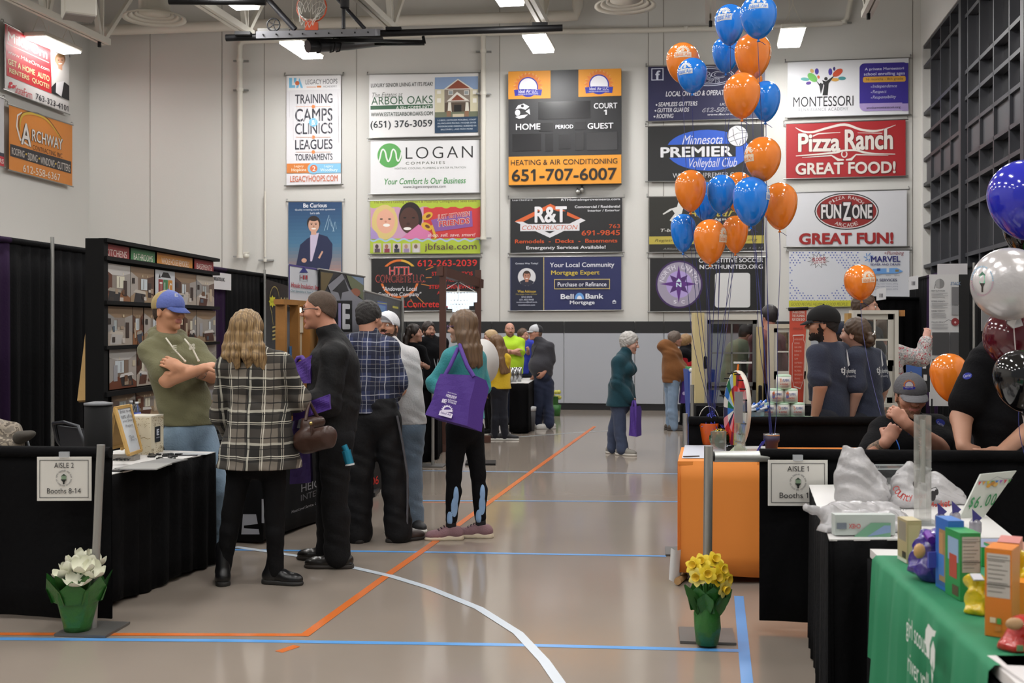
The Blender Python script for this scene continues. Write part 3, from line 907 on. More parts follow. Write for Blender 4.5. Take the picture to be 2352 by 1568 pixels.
def art(p):
 p.rect(851, 461, 1103, 582, 'aec23e')
 p.text("The Nation's Leading Children's & Maternity Consignment Sales Event!", 858, 461, 1096, 469, '6a4030', .0)
 p.rect(851, 476, 1000, 548, 'c99ab8'); p.rect(973, 476, 1103, 548, 'c93a3c')
 w = [(851 + i * 2, 549 + 2.5 * math.sin(i * .45)) for i in range(126)]
 wt = [(851 + i * 2, 476 + 2.5 * math.sin(i * .38)) for i in range(126)]
 p.poly([(851, 470)] + wt + [(1103, 470)], 'aec23e')
 p.ell(884, 510, 30, 40, 'd8c07e', n=28); p.ell(886, 508, 21, 28, 'e2aa92'); p.poly([(866, 492), (886, 478), (908, 494), (906, 478), (868, 476)], 'd8c07e')
 for s in (876, 895): p.ell(s, 503, 3.4, 1.6, '4a4038')
 p.ell(888, 517, 8, 3.6, 'f4efe8'); p.ell(886, 509, 2.5, 2.5, 'd0907a')
 p.ell(943, 500, 27, 36, '241a1a'); p.ell(940, 506, 22, 30, '4e3028')
 for s in (930, 950): p.ell(s, 500, 3.6, 1.8, '140e0e')
 p.ell(936, 525, 9, 3.4, 'f0ebe6'); p.ell(938, 514, 4, 3, '3c241e')
 p.poly([(920, 549), (938, 534), (962, 515), (990, 535), (990, 549)], 'd47aa8')
 p.poly([(851, 520), (866, 535), (872, 549), (851, 549)], 'a890c4')
 p.poly([(851, 549)] + w + [(1103, 560), (851, 560)], 'a4bcd8'); p.poly([(851, 555)] + [(a, b + 4) for a, b in w] + [(1103, 582), (851, 582)], 'aec23e')
 p.poly([(990, 505), (1084, 484), (1086, 520), (1000, 532)], '8a5a9c')
 for t in (0, 1): p.ell(982 + t * -2, 496 + 24 * t, 13, 8, 'd8a838', rot=.5 - t); p.ell(984 - t * 2, 496 + 24 * t, 6, 3.5, '6a3a24', rot=.5 - t)
 p.poly([(994, 516), (1004, 545), (998, 549), (990, 518)], 'd8a838')
 p.text2('JUST BETWEEN', 1006, 494, 1078, 507, 'c83440', 'e8dccc', .04, .05, slope=.1); p.text2('FRIENDS', 1009, 508, 1078, 521, 'c83440', 'e8dccc', .05, .05, slope=.1)
 p.text('shop. sell. save. smart!', 983, 536, 1092, 546, 'ecdcd8', .0, .25)
 for i in range(5):
  u = 858 + i * 22.4; p.rect(u, 559, u + 18, 580, 'c8bcb4'); p.ell(u + 8, 566, 4, 5, ('4a3c38', '9c6a50', '28262a', 'b08a70', '7a6450')[i]); p.rect(u + 3, 571, u + 15, 580, ('5a4a54', '8c3a4a', '3c3c48', '9a86a8', 'd0ccd0')[i])
 p.text('jbfsale.com', 976, 559, 1095, 578, '5c3a44', .0)
banner('lime green and red consignment sale banner with two smiling children', 850, 461, 583, 1103, 458, 581, 'aec23e', art)
def art(p):
 for i in range(22):
  a = R(i * 16.4 + 5); r0, r1 = 50, 74 + (i % 3) * 10
  q = [(918 + r * math.cos(a), 643 - r * math.sin(a)) for r in (r0, r1)]
  if all(855 < u < 1000 and 594 < v < 708 for u, v in q): p.line(q, 1.6, 'c8823a')
 p.arc(918, 640, 42, 42, 5, 'd8702c', 20, 180); p.arc(918, 640, 42, 42, 5, 'd8a83a', 20, 85); p.arc(918, 640, 42, 42, 5, 'd8702c', 190, 350)
 p.rect(868, 612, 978, 651, '1d1b1c')
 p.text2('HTTL', 895, 613, 946, 630, 'd0302c', 'd8b0b0', .0, .04); p.text2('CONCRETE LLC.', 864, 632, 976, 648, '2a1616', 'd86058', .0, .04)
 p.text('"Andover\'s Local', 879, 658, 958, 668, 'dcdce0', .02, .12); p.text('Concrete Company"', 868, 671, 968, 683, 'dcdce0', .02, .12)
 p.text('612-263-2039', 959, 597, 1096, 612, 'd0322c', .02)
 p.text('STAMPED PATIOS', 992, 624, 1086, 633, 'c42c28', .03); p.text('NEW FLOORS', 1010, 640, 1060, 647, 'c42c28', .02); p.text('STEPS - DRIVEWAYS', 986, 654, 1094, 663, 'c42c28', .03); p.text('AND MORE', 1004, 669, 1064, 676, 'c42c28', .03)
 p.text('HTTLConcrete.com', 890, 690, 1046, 706, 'd0322c', .02)
banner('black concrete company banner with red phone number and orange sun circle', 853, 593, 716, 1102, 590, 713, '1d1b1c', art)
def art(p):
 p.text('Lic# CR631614', 1177, 458, 1223, 462, 'c8c8cc', .03); p.text('RTHomeImprovements.com', 1289, 456, 1424, 463, 'd8d8dc', .03)
 p.text('Commercial / Residential', 1320, 472, 1424, 478, 'd8d8dc', .03); p.text('Interior / Exterior', 1350, 481, 1424, 486, 'd8d8dc', .03)
 p.poly([(1183, 508), (1264, 468), (1334, 501), (1336, 503), (1322, 503), (1264, 478), (1196, 512)], 'd0602f')
 p.poly([(1196, 512), (1183, 508), (1183, 509)], 'd0602f')
 p.poly([(1183, 509), (1263, 546), (1345, 506), (1334, 501), (1263, 536), (1200, 509)], 'dcdade')
 p.poly([(1230, 485), (1303, 485), (1300, 513), (1226, 513)], '1d1d1f')
 p.rect(1195, 515, 1331, 531, 'dcdade'); p.text('CONSTRUCTION', 1199, 518, 1327, 528, 'c4582f', .01, .25)
 p.text('R&T', 1228, 474, 1302, 512, 'e4e2e6', .05)
 p.text('763', 1399, 515, 1424, 524, 'cc5428', .01); p.text('691-9845', 1336, 529, 1424, 541, 'cc5428', .02)
 p.text('Remodels  -  Decks  -  Basements', 1183, 550, 1418, 559, 'cc5428', .03); p.text('Emergency Services Available!', 1209, 565, 1391, 575, 'e0dee2', .03)
banner('black construction banner with an orange and white roof outline', 1172, 456, 582, 1429, 453, 579, '1c1c1e', art)
def art(p):
 p.rect(1174, 590, 1249, 713, '1c2138'); p.line([(1249, 590), (1249, 713)], 1.6, 'c8b478')
 p.text('Contact Wes Today!', 1184, 603, 1236, 608, 'd8dce8', .02)
 p.ell(1210, 636, 20.5, 20.5, 'd8d8dc'); p.poly([(1193, 647), (1203, 642), (1217, 642), (1227, 647), (1220, 655), (1210, 656.5), (1200, 655)], '2a2c3c')
 face(p, 1210, 633, 9, 'b8826c', '3a2820')
 p.text('Wes Atkinson', 1189, 666, 1231, 672, 'd0b040', .03); p.text('Mortgage Loan Officer', 1185, 674, 1234, 678, 'a89858', .01)
 for i, t in enumerate(('NMLS 455578', '651.485.9448', 'watkinson@bell.bank', 'wesatkinson.com')): p.text(t, (1198, 1193, 1186, 1190)[i], 680 + i * 6, (1222, 1226, 1234, 1229)[i], 684 + i * 6, 'c4c8d8', .02)
 p.text('Your Local Community', 1263, 603, 1411, 617, 'e4e6f0', .02); p.text('Mortgage Expert', 1266, 621, 1377, 634, 'd4bc4a', .02)
 p.frame(1273, 641, 1401, 664, 1.6, 'c8b478'); p.rect(1275, 643, 1399, 662, '222442'); p.text('Purchase or Refinance', 1281, 648, 1393, 658, 'e4e6f0', .02)
 p.text('Bell', 1288, 675, 1318, 687, 'e8eaf2', .04); p.text('Bank', 1345, 674, 1386, 686, 'e8eaf2', .04)
 p.ell(1331, 687, 11, 15, '6aa0e0', 0, 180); p.ell(1331, 687, 6, 8, 'e8eaf2', 0, 180); p.text('Mortgage', 1309, 690, 1366, 701, 'e8eaf2', .03)
 p.poly([(1406, 692), (1411, 688), (1416, 692)], 'd0d4e0'); p.frame(1407, 692, 1415, 697, 1.2, 'd0d4e0')
banner('navy blue mortgage banner with a round portrait at left', 1172, 590, 714, 1427, 588, 712, '262c5c', art)
def art(p):
 p.frame(1496, 157, 1524, 185, 2.2, 'c8cce0'); p.text('f', 1505, 162, 1517, 184, 'd4d8e8', .04)
 p.arc(1625, 175, 62, 22, 1.6, 'c8cce0', 0, 360); p.arc(1625, 175, 57, 18, 1.6, 'c8cce0', 0, 360)
 p.text2('FBC', 1590, 166, 1663, 180, '2a2a4c', 'd0d4e4', .02, .05); p.text2('CONCEPTS', 1590, 183, 1652, 190, '2a2a4c', 'd0d4e4', .0, .05)
 p.text('LOCAL OWNED & OPERATED SINCE 2004', 1529, 210, 1735, 222, 'd8d8e0', .03, .2)
 for i, t in enumerate(('SEAMLESS GUTTERS', 'GUTTER GUARDS', 'ROOFING')): p.text(t, 1512 - i * 2, 235 + i * 13.5, (1602, 1583, 1547)[i], 245 + i * 13.5, 'd0d0d8', .03, .2); p.ell(1508 - i * 2.4, 241 + i * 13.5, 2, 2, 'd0d0d8')
 p.text('LIC# BC735150', 1653, 237, 1716, 243, 'd0d0d8', .02, .2); p.text2('612-501-7705', 1614, 249, 1712, 257, '2a2a4c', 'd0d0d8', .0, .05, shear=.3); p.text('www.fbcconcepts.com', 1625, 261, 1725, 267, 'd0d0d8', .03, .3)
banner('dark navy roofing and gutters banner partly behind the blue and orange balloons', 1489, 152, 279, 1757, 147, 272, '26264a', art)
def art(p):
 p.ell(1626, 345, 96, 47, '2f5cc4'); p.rect(1520, 333, 1690, 363, '1d1d1d')
 p.text('PREMIER', 1517, 338, 1682, 362, 'e0e0e4', .05); p.text('Minnesota', 1567, 311, 1660, 332, 'd8dcea', .0, .35); p.text('Volleyball Club', 1583, 364, 1693, 391, 'd0d4e4', .0, .35)
 p.ell(1694, 312, 25, 25, '1c1c1e'); p.ell(1694, 312, 23.4, 23.4, 'd8d8dc')
 for q in (((1672, 318), (1694, 306), (1716, 304)), ((1676, 326), (1700, 318), (1717, 314)), ((1683, 296), (1686, 316), (1694, 334)), ((1690, 291), (1700, 300), (1716, 300)), ((1698, 334), (1702, 322)), ((1706, 331), (1709, 318))): p.line(q, 1.1, '4a4a50')
 p.text('WWW.MNPREMIER.ORG', 1545, 398, 1708, 409, 'c8c8cc', .01)
banner('black volleyball club banner with a blue oval and white ball', 1488, 290, 417, 1755, 284, 415, '1b1b1c', art)
def art(p):
 p.rect(1491, 543, 1754, 561, 'b8a848')
 p.poly([(1522, 491), (1538, 480), (1555, 475), (1558, 464), (1566, 462), (1570, 475), (1566, 490), (1556, 498), (1560, 512), (1548, 511), (1538, 506), (1550, 490), (1544, 482), (1524, 493)], 'd8d8d4')
 p.text('T-ball  Softball  Baseball Camp', 1517, 525, 1724, 535, 'd0d0cc', .03, .2); p.text('All Star', 1575, 478, 1690, 498, 'b8a848', .0, .4); p.text('Ages 4-14', 1640, 500, 1700, 508, 'c8c8c4', .03)
 p.text('Registration at www.anokabaseball.org', 1504, 549, 1740, 557, '5a5228', .01, .25); p.text('Affiliated with the national association, ages 4 to 14', 1523, 569, 1752, 575, '8c8c88', .0, .25)
banner('dark olive baseball banner with a batter silhouette, mostly behind the lower balloons', 1491, 452, 580, 1755, 450, 577, '23221c', art)
def art(p):
 p.ell(1560, 653, 54, 55, '3a2256'); p.ell(1560, 653, 50, 51, 'a098ac'); p.ell(1560, 653, 30, 31, 'b09cd4')
 p.star(1559, 652, 12, 29, 4, '4a2668', 45); p.star(1559, 652, 9, 44, 4, '5a2a7c', 90)
 p.text('N', 1553, 649, 1565, 659, 'cfe4f0', .05); p.poly([(1553, 647), (1559, 639), (1565, 647)], 'cfe4f0')
 p.arctext('NORTH', 1560, 653, 41, 10, 8.5, 'e4e0ea', 137, 14); p.arctext('UNITED', 1560, 653, 41, 10, 8.5, 'e4e0ea', 42, 14)
 p.text('S', 1547, 689, 1554, 697, 'e4e0ea', .03); p.text('C', 1565, 689, 1573, 697, 'e4e0ea', .03)
 p.text('COMPETITIVE SOCCER', 1605, 593, 1753, 603, 'e0e0e4', .03); p.text('NORTHUNITED.ORG', 1607, 608, 1752, 618, 'e0e0e4', .03)
 p.rrect(1642, 627, 1723, 706, 'd4d4d4', .08)
banner('black soccer club banner with a purple compass star crest', 1493, 592, 716, 1757, 590, 714, '161617', art)
def art(p):
 for u, v, a, b, c, r in ((1849, 182, 10, 4, '66b0ac', -.1), (1857, 191, 6, 3.5, '5a3a94', .2), (1866, 178, 13, 8, '74c060', -.7), (1865, 163, 5, 4, 'd8b06a', -1), (1876, 164, 4.5, 7, '4a3a9c', 0), (1880, 177, 3, 4, 'd8704a', .3), (1907, 165, 4.5, 8, '4a3a9c', 0), (1916, 158, 2.6, 4.5, '3a2a74', 0), (1924, 167, 13, 7, 'cc5030', .6), (1918, 183, 9, 4, 'd0a050', 0), (1934, 180, 9, 4, '4a9498', 0)): p.ell(u, v, a, b, c, rot=r)
 p.ell(1897, 181, 4, 4, '1c1c1e'); p.ell(1885, 193, 2.6, 2.6, '1c1c1e')
 p.poly([(1889, 219), (1893, 196), (1888, 184), (1897, 187), (1918, 172), (1903, 192), (1901, 219)], '1c1c1e'); p.poly([(1885, 216), (1882, 198), (1872, 182), (1884, 195), (1892, 190), (1889, 204)], '2a2a2e')
 p.text('MONTESSORI', 1822, 223, 1960, 246, '202024', .01); p.text('RENAISSANCE ACADEMY', 1834, 249, 1948, 256, '909498', -.005, space=1.2)
 p.rrect(1974, 146, 2086, 256, 'a894c8', .12); p.rrect(1974, 146, 2086, 238, '36288a', .12); p.rect(1974, 220, 2085, 238, '36288a'); p.rect(2072, 145, 2086, 255, '36288a'); p.rect(2072, 238, 2086, 255, 'a894c8')
 p.text('A private Montessori', 1986, 156, 2076, 164, 'd4d4ec', .02); p.text('school enrolling ages', 1984, 167, 2078, 176, 'd4d4ec', .02)
 p.rrect(1982, 177, 2080, 190, 'd09c3c', .3); p.text('16 months - 8th grade', 1988, 180, 2074, 187, '3a2a2c', .01)
 for i, (t, u) in enumerate((('Independence', 2060), ('Respect', 2036), ('Responsibility', 2058))): p.text(t, 2004, 195 + i * 12.5, u, 204 + i * 12.5, 'c4c4e0', .0, .2); p.ell(2001, 200 + i * 12.5, 1, 1, 'c4c4e0')
 p.text('anokamontessori.org', 1990, 245, 2068, 252, '2c2240', .01)
banner('white school banner with a leafy tree figure and a purple text block', 1809, 142, 270, 2087, 132, 263, 'e4e4e8', art)
def art(p):
 wht = 'dcd4cc'
 p.line([(1827, 293), (1845, 302), (1868, 303), (1900, 294), (1940, 286), (1975, 297), (2005, 301), (2030, 297), (2057, 287)], [1, 4, 5, 5, 6, 5, 5, 3, 1], wht)
 p.line([(1866, 313), (1880, 307), (1930, 304)], [3, 3, 1], wht); p.line([(1970, 305), (2026, 306)], [1, 2], wht)
 p.text2('Pizza', 1833, 306, 1930, 350, wht, '5a1416', .05, .04); p.text2('Ranch', 1940, 297, 2051, 346, wht, '5a1416', .05, .04)
 p.line([(1828, 358), (1870, 355), (1920, 350), (1935, 346), (1965, 345), (1985, 350), (2010, 353), (2056, 354)], [2, 3, 5, 4, 4, 5, 3, 2], wht); p.line([(1842, 362), (1910, 357), (1925, 367), (1938, 367)], [1, 3, 6, 3], wht); p.line([(2040, 357), (1966, 355), (1955, 366), (1943, 367)], [1, 3, 6, 3], wht)
 p.arc(1939, 354, 6, 7, 2.6, wht, -230, 50)
 p.text2('GREAT FOOD!', 1827, 374, 2057, 402, wht, '6a1a1a', .05, .02)
banner('dark red pizza restaurant banner with white western lettering', 1806, 284, 411, 2080, 274, 404, 'a8272c', art)
def art(p):
 for a, b, c in ((74, 42.5, '1d1c20'), (71.5, 40, 'd8d6d6'), (69, 38, '8c2422')): p.ell(1944.5, 485, a, b, c)
 p.poly([(1884, 467), (1934, 472), (1934, 463), (1956, 463), (1956, 472), (2005, 466), (2005, 505), (1956, 500), (1956, 509), (1934, 509), (1934, 500), (1884, 505)], '241c1e')
 p.arctext('PIZZA RANCH', 1944, 500, 54, 7, 7, 'd8d4d0', 90, 8.4, 47); p.arctext('ARCADE', 1944, 474, 52, 8, 8, 'd8d4d0', 270, 10, 43, True)
 p.text2('FUN', 1886, 469, 1932, 503, 'dcd8d8', '241c1e', .05, .02); p.text2('Z', 1936, 464, 1954, 507, 'e0dcdc', '241c1e', .05, .02); p.text2('ONE', 1957, 469, 2003, 503, 'dcd8d8', '241c1e', .05, .02)
 p.text('GREAT FUN!', 1835, 535, 2052, 562, '9c2424', .07)
banner('white arcade banner with a dark red oval emblem', 1806, 443, 567, 2083, 435, 566, 'd8d8dc', art)
def art(p):
 st, p.step = p.step, 0
 for i in range(22):
  for j in range(20):
   u, v = 1815 + i * 7.4 + (j % 2) * 3.7, 580 + j * 5.8
   d = math.hypot((u - 1880) / 68, (v - 635) / 46)
   if d > .92 and (i * 7 + j * 3) % 5: p.ell(u, v, 1.7, 1.5, '4a60b4', n=6)
 p.step = st; p.lay += st
 p.star(1880, 598, 14, 26, 11, '2a2a30', sv=.7); p.star(1880, 598, 12, 23, 11, 'e4e4e8', sv=.7)
 p.text('BLOONS', 1866, 592, 1896, 601, '9c2430', .06, slope=.08); p.text('SAVES THE DAY', 1869, 602, 1898, 606, '9c2430', .03, slope=.08)
 p.rect(1812, 690, 1955, 705, 'cbc93c'); p.text('GOOD PEOPLE HELPING GOOD PEOPLE!', 1817, 695, 1948, 702, '6a6a38', .0, .3)
 for i in range(7):
  a = i * .9; p.line([(1995 + 4 * math.cos(a), 591 + 4 * math.sin(a)), (1995 + 11 * math.cos(a + .6), 591 + 11 * math.sin(a + .6))], 2, '5a8ccc')
 p.text('+Plumbing', 2031, 577, 2076, 588, '8c3a40', .0, .25); p.text('MARVEL', 2000, 588, 2068, 602, '2a2c74', .05); p.text('SEWER AND DRAIN', 1999, 605, 2067, 610, '2f3070', .03)
 p.poly([(2004, 617), (2060, 615), (2074, 623), (2060, 628), (2004, 629)], '6ca0dc'); p.rect(2014, 616, 2022, 622, '2f4c94'); p.rect(2036, 616, 2042, 625, 'c8d4e0'); p.rect(2056, 619, 2064, 624, '8c7c50')
 for u, t in ((2018, 'INSPECT'), (2040, 'TRENCH'), (2060, 'REPAIR')): p.text(t, u - 6, 631, u + 6, 634, '7a7c88')
 p.text('OUR SERVICES', 1996, 640, 2060, 646, '34365c', .04)
 for i in range(3): p.text('drain cleaning, water heaters, jetting', 1994, 650 + i * 6, 2062, 654 + i * 6, '8a8ca0')
banner('white sewer and drain banner with blue dots and a yellow footer strip', 1812, 575, 707, 2089, 574, 700, 'd8dae0', art)
# scoreboard
pl = Panel(onwall(1298, .2), WX, step=.0003)
q = [pl.ab(1168, 427), pl.ab(1427, 421), pl.ab(1427, 157), pl.ab(1168, 164)]
sb = empty('scoreboard', pl.w(*q[0]), 'black scoreboard with orange sponsor panels above and below', 'scoreboard')
m = MB(); m.hexa([pl.w(*q[0], 0), pl.w(*q[1], 0), pl.w(*q[1], -.19), pl.w(*q[0], -.19), pl.w(*q[3], 0), pl.w(*q[2], 0), pl.w(*q[2], -.19), pl.w(*q[3], -.19)], mat('262629', .45)); m.build('cabinet', sb)
p = Panel(onwall(1298, .205), WX, step=.0003)
p.rect(1167.5, 164.5, 1264.5, 228, 'e0952c'); p.rect(1328.5, 160, 1427, 222.5, 'e0952c'); p.rect(1168.5, 360, 1427, 425, 'e0952c')
for u, v in ((1213, 200), (1376, 194)):
 p.star(u, v, 25, 34, 13, 'e8b888', rot=0, a0=-5, a1=190); p.star(u, v, 25, 32, 13, 'dc7c30', rot=0, a0=-5, a1=190)
 sunburst(p, u, v, 23, 'dc7c30', small='HEATING & AIR CONDITIONING')
p.poly([(1184, 251), (1190, 242), (1203, 238), (1216, 245), (1207, 252), (1196, 249)], 'dcdce0'); p.ell(1200, 243.5, 3.4, 3.4, '262629')
p.ell(1189, 259, 6, 7, 'dcdce0'); p.poly([(1207, 256), (1216, 250), (1218, 264), (1213, 260)], 'dcdce0'); p.poly([(1184, 269), (1196, 265), (1213, 263), (1204, 271), (1192, 273)], 'dcdce0')
p.text('COURT', 1364, 237, 1418, 250, 'e0e0e4', .03); p.text('1', 1387, 252, 1394, 264, 'e0e0e4', .03)
p.text('HOME', 1185, 284.5, 1241, 299, 'e0e0e4', .03); p.text('PERIOD', 1276, 287, 1317, 296, 'e0e0e4', .03); p.text('GUEST', 1349.5, 283, 1409, 296.5, 'e0e0e4', .03)
p.text('HEATING & AIR CONDITIONING', 1173.5, 368, 1418, 380, '1d1612', .0); p.text('651-707-6007', 1175.5, 389, 1417, 417, '1a1412', .03)
p.build('printed_design', sb)
p = Panel(onwall(1298, .208), WX)
for b in ((1236, 234, 1356, 274), (1238, 282, 1270, 302), (1320, 280, 1346, 298), (1177, 308, 1243, 347), (1252, 307, 1270, 347), (1283, 309, 1310, 342), (1321, 304, 1341, 345), (1348, 304, 1418, 345)):
 k = MB(); a0, b0, a1, b1 = p.box4(*b)
 k.hexa([p.w(a0, b0), p.w(a1, b0), p.w(a1, b0, -.01), p.w(a0, b0, -.01), p.w(a0, b1), p.w(a1, b1), p.w(a1, b1, -.01), p.w(a0, b1, -.01)], mat('1b1a1d', .25)); k.build('digit_window', sb)
for u, v in ((1338, 437), (1328, 442)):
 k = MB(); a = onwall(u, .1); a.z = wz(u, v); k.ball(a, .05, M_alu).tube([a, a + Vector((0, .1, .08))], .015, M_alu); k.build('metal_fitting', None, 'small shiny metal fitting under the scoreboard, ' + ('right one' if u == 1338 else 'left one'), 'fitting')
# left wall banners (hung on cables a little off the wall)
LNRM = Vector((LD.y, -LD.x, 0)).normalized(); LNRM = LNRM if LNRM.x > 0 else -LNRM
def lpanel(): return Panel(A0 + LNRM * .12, LD, step=.0003)
def art(p):
 p.poly([(11, 54), (115, 103), (118, 215), (15, 173)], 'b5242c')
 sl = -.0
 p.rect(16, 62, 113, 105, 'b5242c'); p.frame(15, 58, 112, 100, 1.4, 'd8c8c0')
 p.text('Mike Orn', 17.5, 71, 108, 94, 'e4dad2', .03); p.text('www.MikeOrn.com', 17, 113, 112.5, 122, 'e0d4cc', -.005)
 p.text('GET A HOME  AUTO', 17.5, 133, 113, 147, 'd8cf9c', .03); p.text('RENTERS  QUOTE!', 20.5, 155, 112, 168, 'd8cf9c', .03)
 for u, v in ((24, 192), (22, 199), (30, 199)): p.ell(u, v, 4.2, 4.2, 'c03440')
 p.ell(25.5, 196.5, 2, 2, 'd8d4d2')
 p.text('StateFarm', 34, 194, 73, 213, 'b43840', .0); p.text('763-323-4101', 81, 213.5, 156, 227.5, '2c2a30', .02)
 p.poly([(116, 107), (158, 126), (158, 231), (118, 214)], 'c4c0bc')
 p.poly([(117, 200), (126, 190), (148, 189), (158, 197), (158, 231), (118, 214)], '1e1c20'); p.poly([(128, 190), (146, 186), (140, 222), (127, 212)], 'd4d0d2')
 face(p, 137, 138, 12, 'b88a70', '8a6844')
banner('red and white insurance banner with a portrait on its right, on the left wall', 11, 53, 206, 158, 129, 262, 'd0ccca', art, lpanel(), 'banners on the left wall')
def art(p):
 p.poly([(23, 330), (163, 371), (163, 399), (23, 358)], '2c2a2e')
 p.line([(68, 336), (46, 320), (38, 290), (40, 265), (50, 258)], [3, 6, 6, 5, 2], 'dcd6d0'); p.line([(46, 300), (46, 280), (55, 262), (80, 262), (110, 278), (142, 322)], [4, 6, 6, 5, 4, 2], 'c8a63a')
 p.line([(44, 300), (43, 278), (53, 259), (80, 258), (112, 275), (143, 321)], 1.6, '2a2420')
 p.text2('A', 48, 279, 71, 331, 'dcd6d0', '2c2622', .03, .05)
 p.text2('RCHWAY', 73, 296, 143, 323, 'dcd6d0', '2c2622', .02, .05); p.text('CONTRACTING INC.', 74.5, 332, 144, 343, '2c2622', .0, space=1.1)
 p.text('ROOFING', 26, 338, 55, 354, 'd4ccc4', .0); p.text('SIDING', 63, 350, 85, 367, 'd4ccc4', .0); p.text('WINDOWS', 92, 359, 124, 376, 'd4ccc4', .0); p.text('GUTTERS', 131, 370, 160, 387, 'd4ccc4', .0)
 for u, v in ((59, 354), (89, 364), (127, 376)): p.ell(u, v, 1.6, 2.4, 'c8a63a')
 p.text('612-558-6367', 52, 377, 137, 394, 'dcd2c4', .01)
banner('orange contractor banner with a swooping arch emblem, under the red banner', 21, 240, 390, 166, 287, 428, 'd08030', art, lpanel(), 'banners on the left wall')
def art(p):
 p.rect(-120, 316, 9, 325, '2c2a3c'); p.rect(-120, 325, 9, 349, 'b52c38'); p.text('SPONSORS', -40, 353, 8, 364, 'dcd4d0', .03)
banner('white banner cut by the left edge with a red strip at its foot', -120, 178, 350, 9, 226, 384, 'c8c6ca', art, lpanel(), 'banners on the left wall')
# ================================================================ people
SK = {}
def skin(c): return mat(c, .5, bump=.04, bs=120)
def cloth(c, v=.12, r=.9): return mat(c, r, bump=.25, bs=70, sheen=0 if v <= .06 else .1, var=v, vs=12, spec=.2 if v <= .06 else .4)
V3 = Vector
def hairm(n, a, b, c):
 return bands('hair_' + n, a, [(0, .0071, .1, .45, b, .35), (1, .0083, .3, .4, b, .35), (0, .0047, .4, .3, c, .3), (1, .029, .4, .3, c, .15)], .5)
def hand(S, wr, d, back, L=1., curl=.6, side=1, mat_=0, spread=.0, thumb=None):
 """palm, four unequal fingers and a thumb; d = pointing direction, back = out of the back of the hand, side = +1/-1 thumb side"""
 d = V3(d).normalized(); n = V3(back); n = (n - d * n.dot(d)).normalized(); s = d.cross(n) * side
 M = Matrix((s, d, n)).transposed()
 S.caps(wr, wr + d * .03 * L, .027 * L, .03 * L, .015, mat_)
 S.ell(wr + d * .055 * L, (.042 * L, .056 * L, .019 * L), M, .012, mat_)
 for i, (off, ln) in enumerate(((.030, .068), (.0102, .076), (-.0102, .071), (-.030, .056))):
  p = wr + d * (.092 - abs(off) * .12) * L + s * off * L; a = curl * .6; r = .0088 * L
  dd = (d + s * (off * spread * 8)).normalized()
  for j, fr in enumerate((.46, .32, .26)):
   q = dd * math.cos(a) - n * math.sin(a)
   e = p + q * ln * fr * L
   S.caps(p, e, r, r * .93, .004, mat_); p = e; r *= .93; a += curl * (.9 if j == 0 else .7)
 p = wr + d * .03 * L + s * .03 * L
 e = p + (d * .55 + s * .65 - n * (.25 + .35 * min(curl, 1))).normalized() * .042 * L
 S.caps(p, e, .0125 * L, .0105 * L, .008, mat_)
 S.caps(e, e + (d * .85 + s * (.25 - .5 * curl) - n * (.2 + .5 * curl)).normalized() * .034 * L, .0105 * L, .0085 * L, .004, mat_)
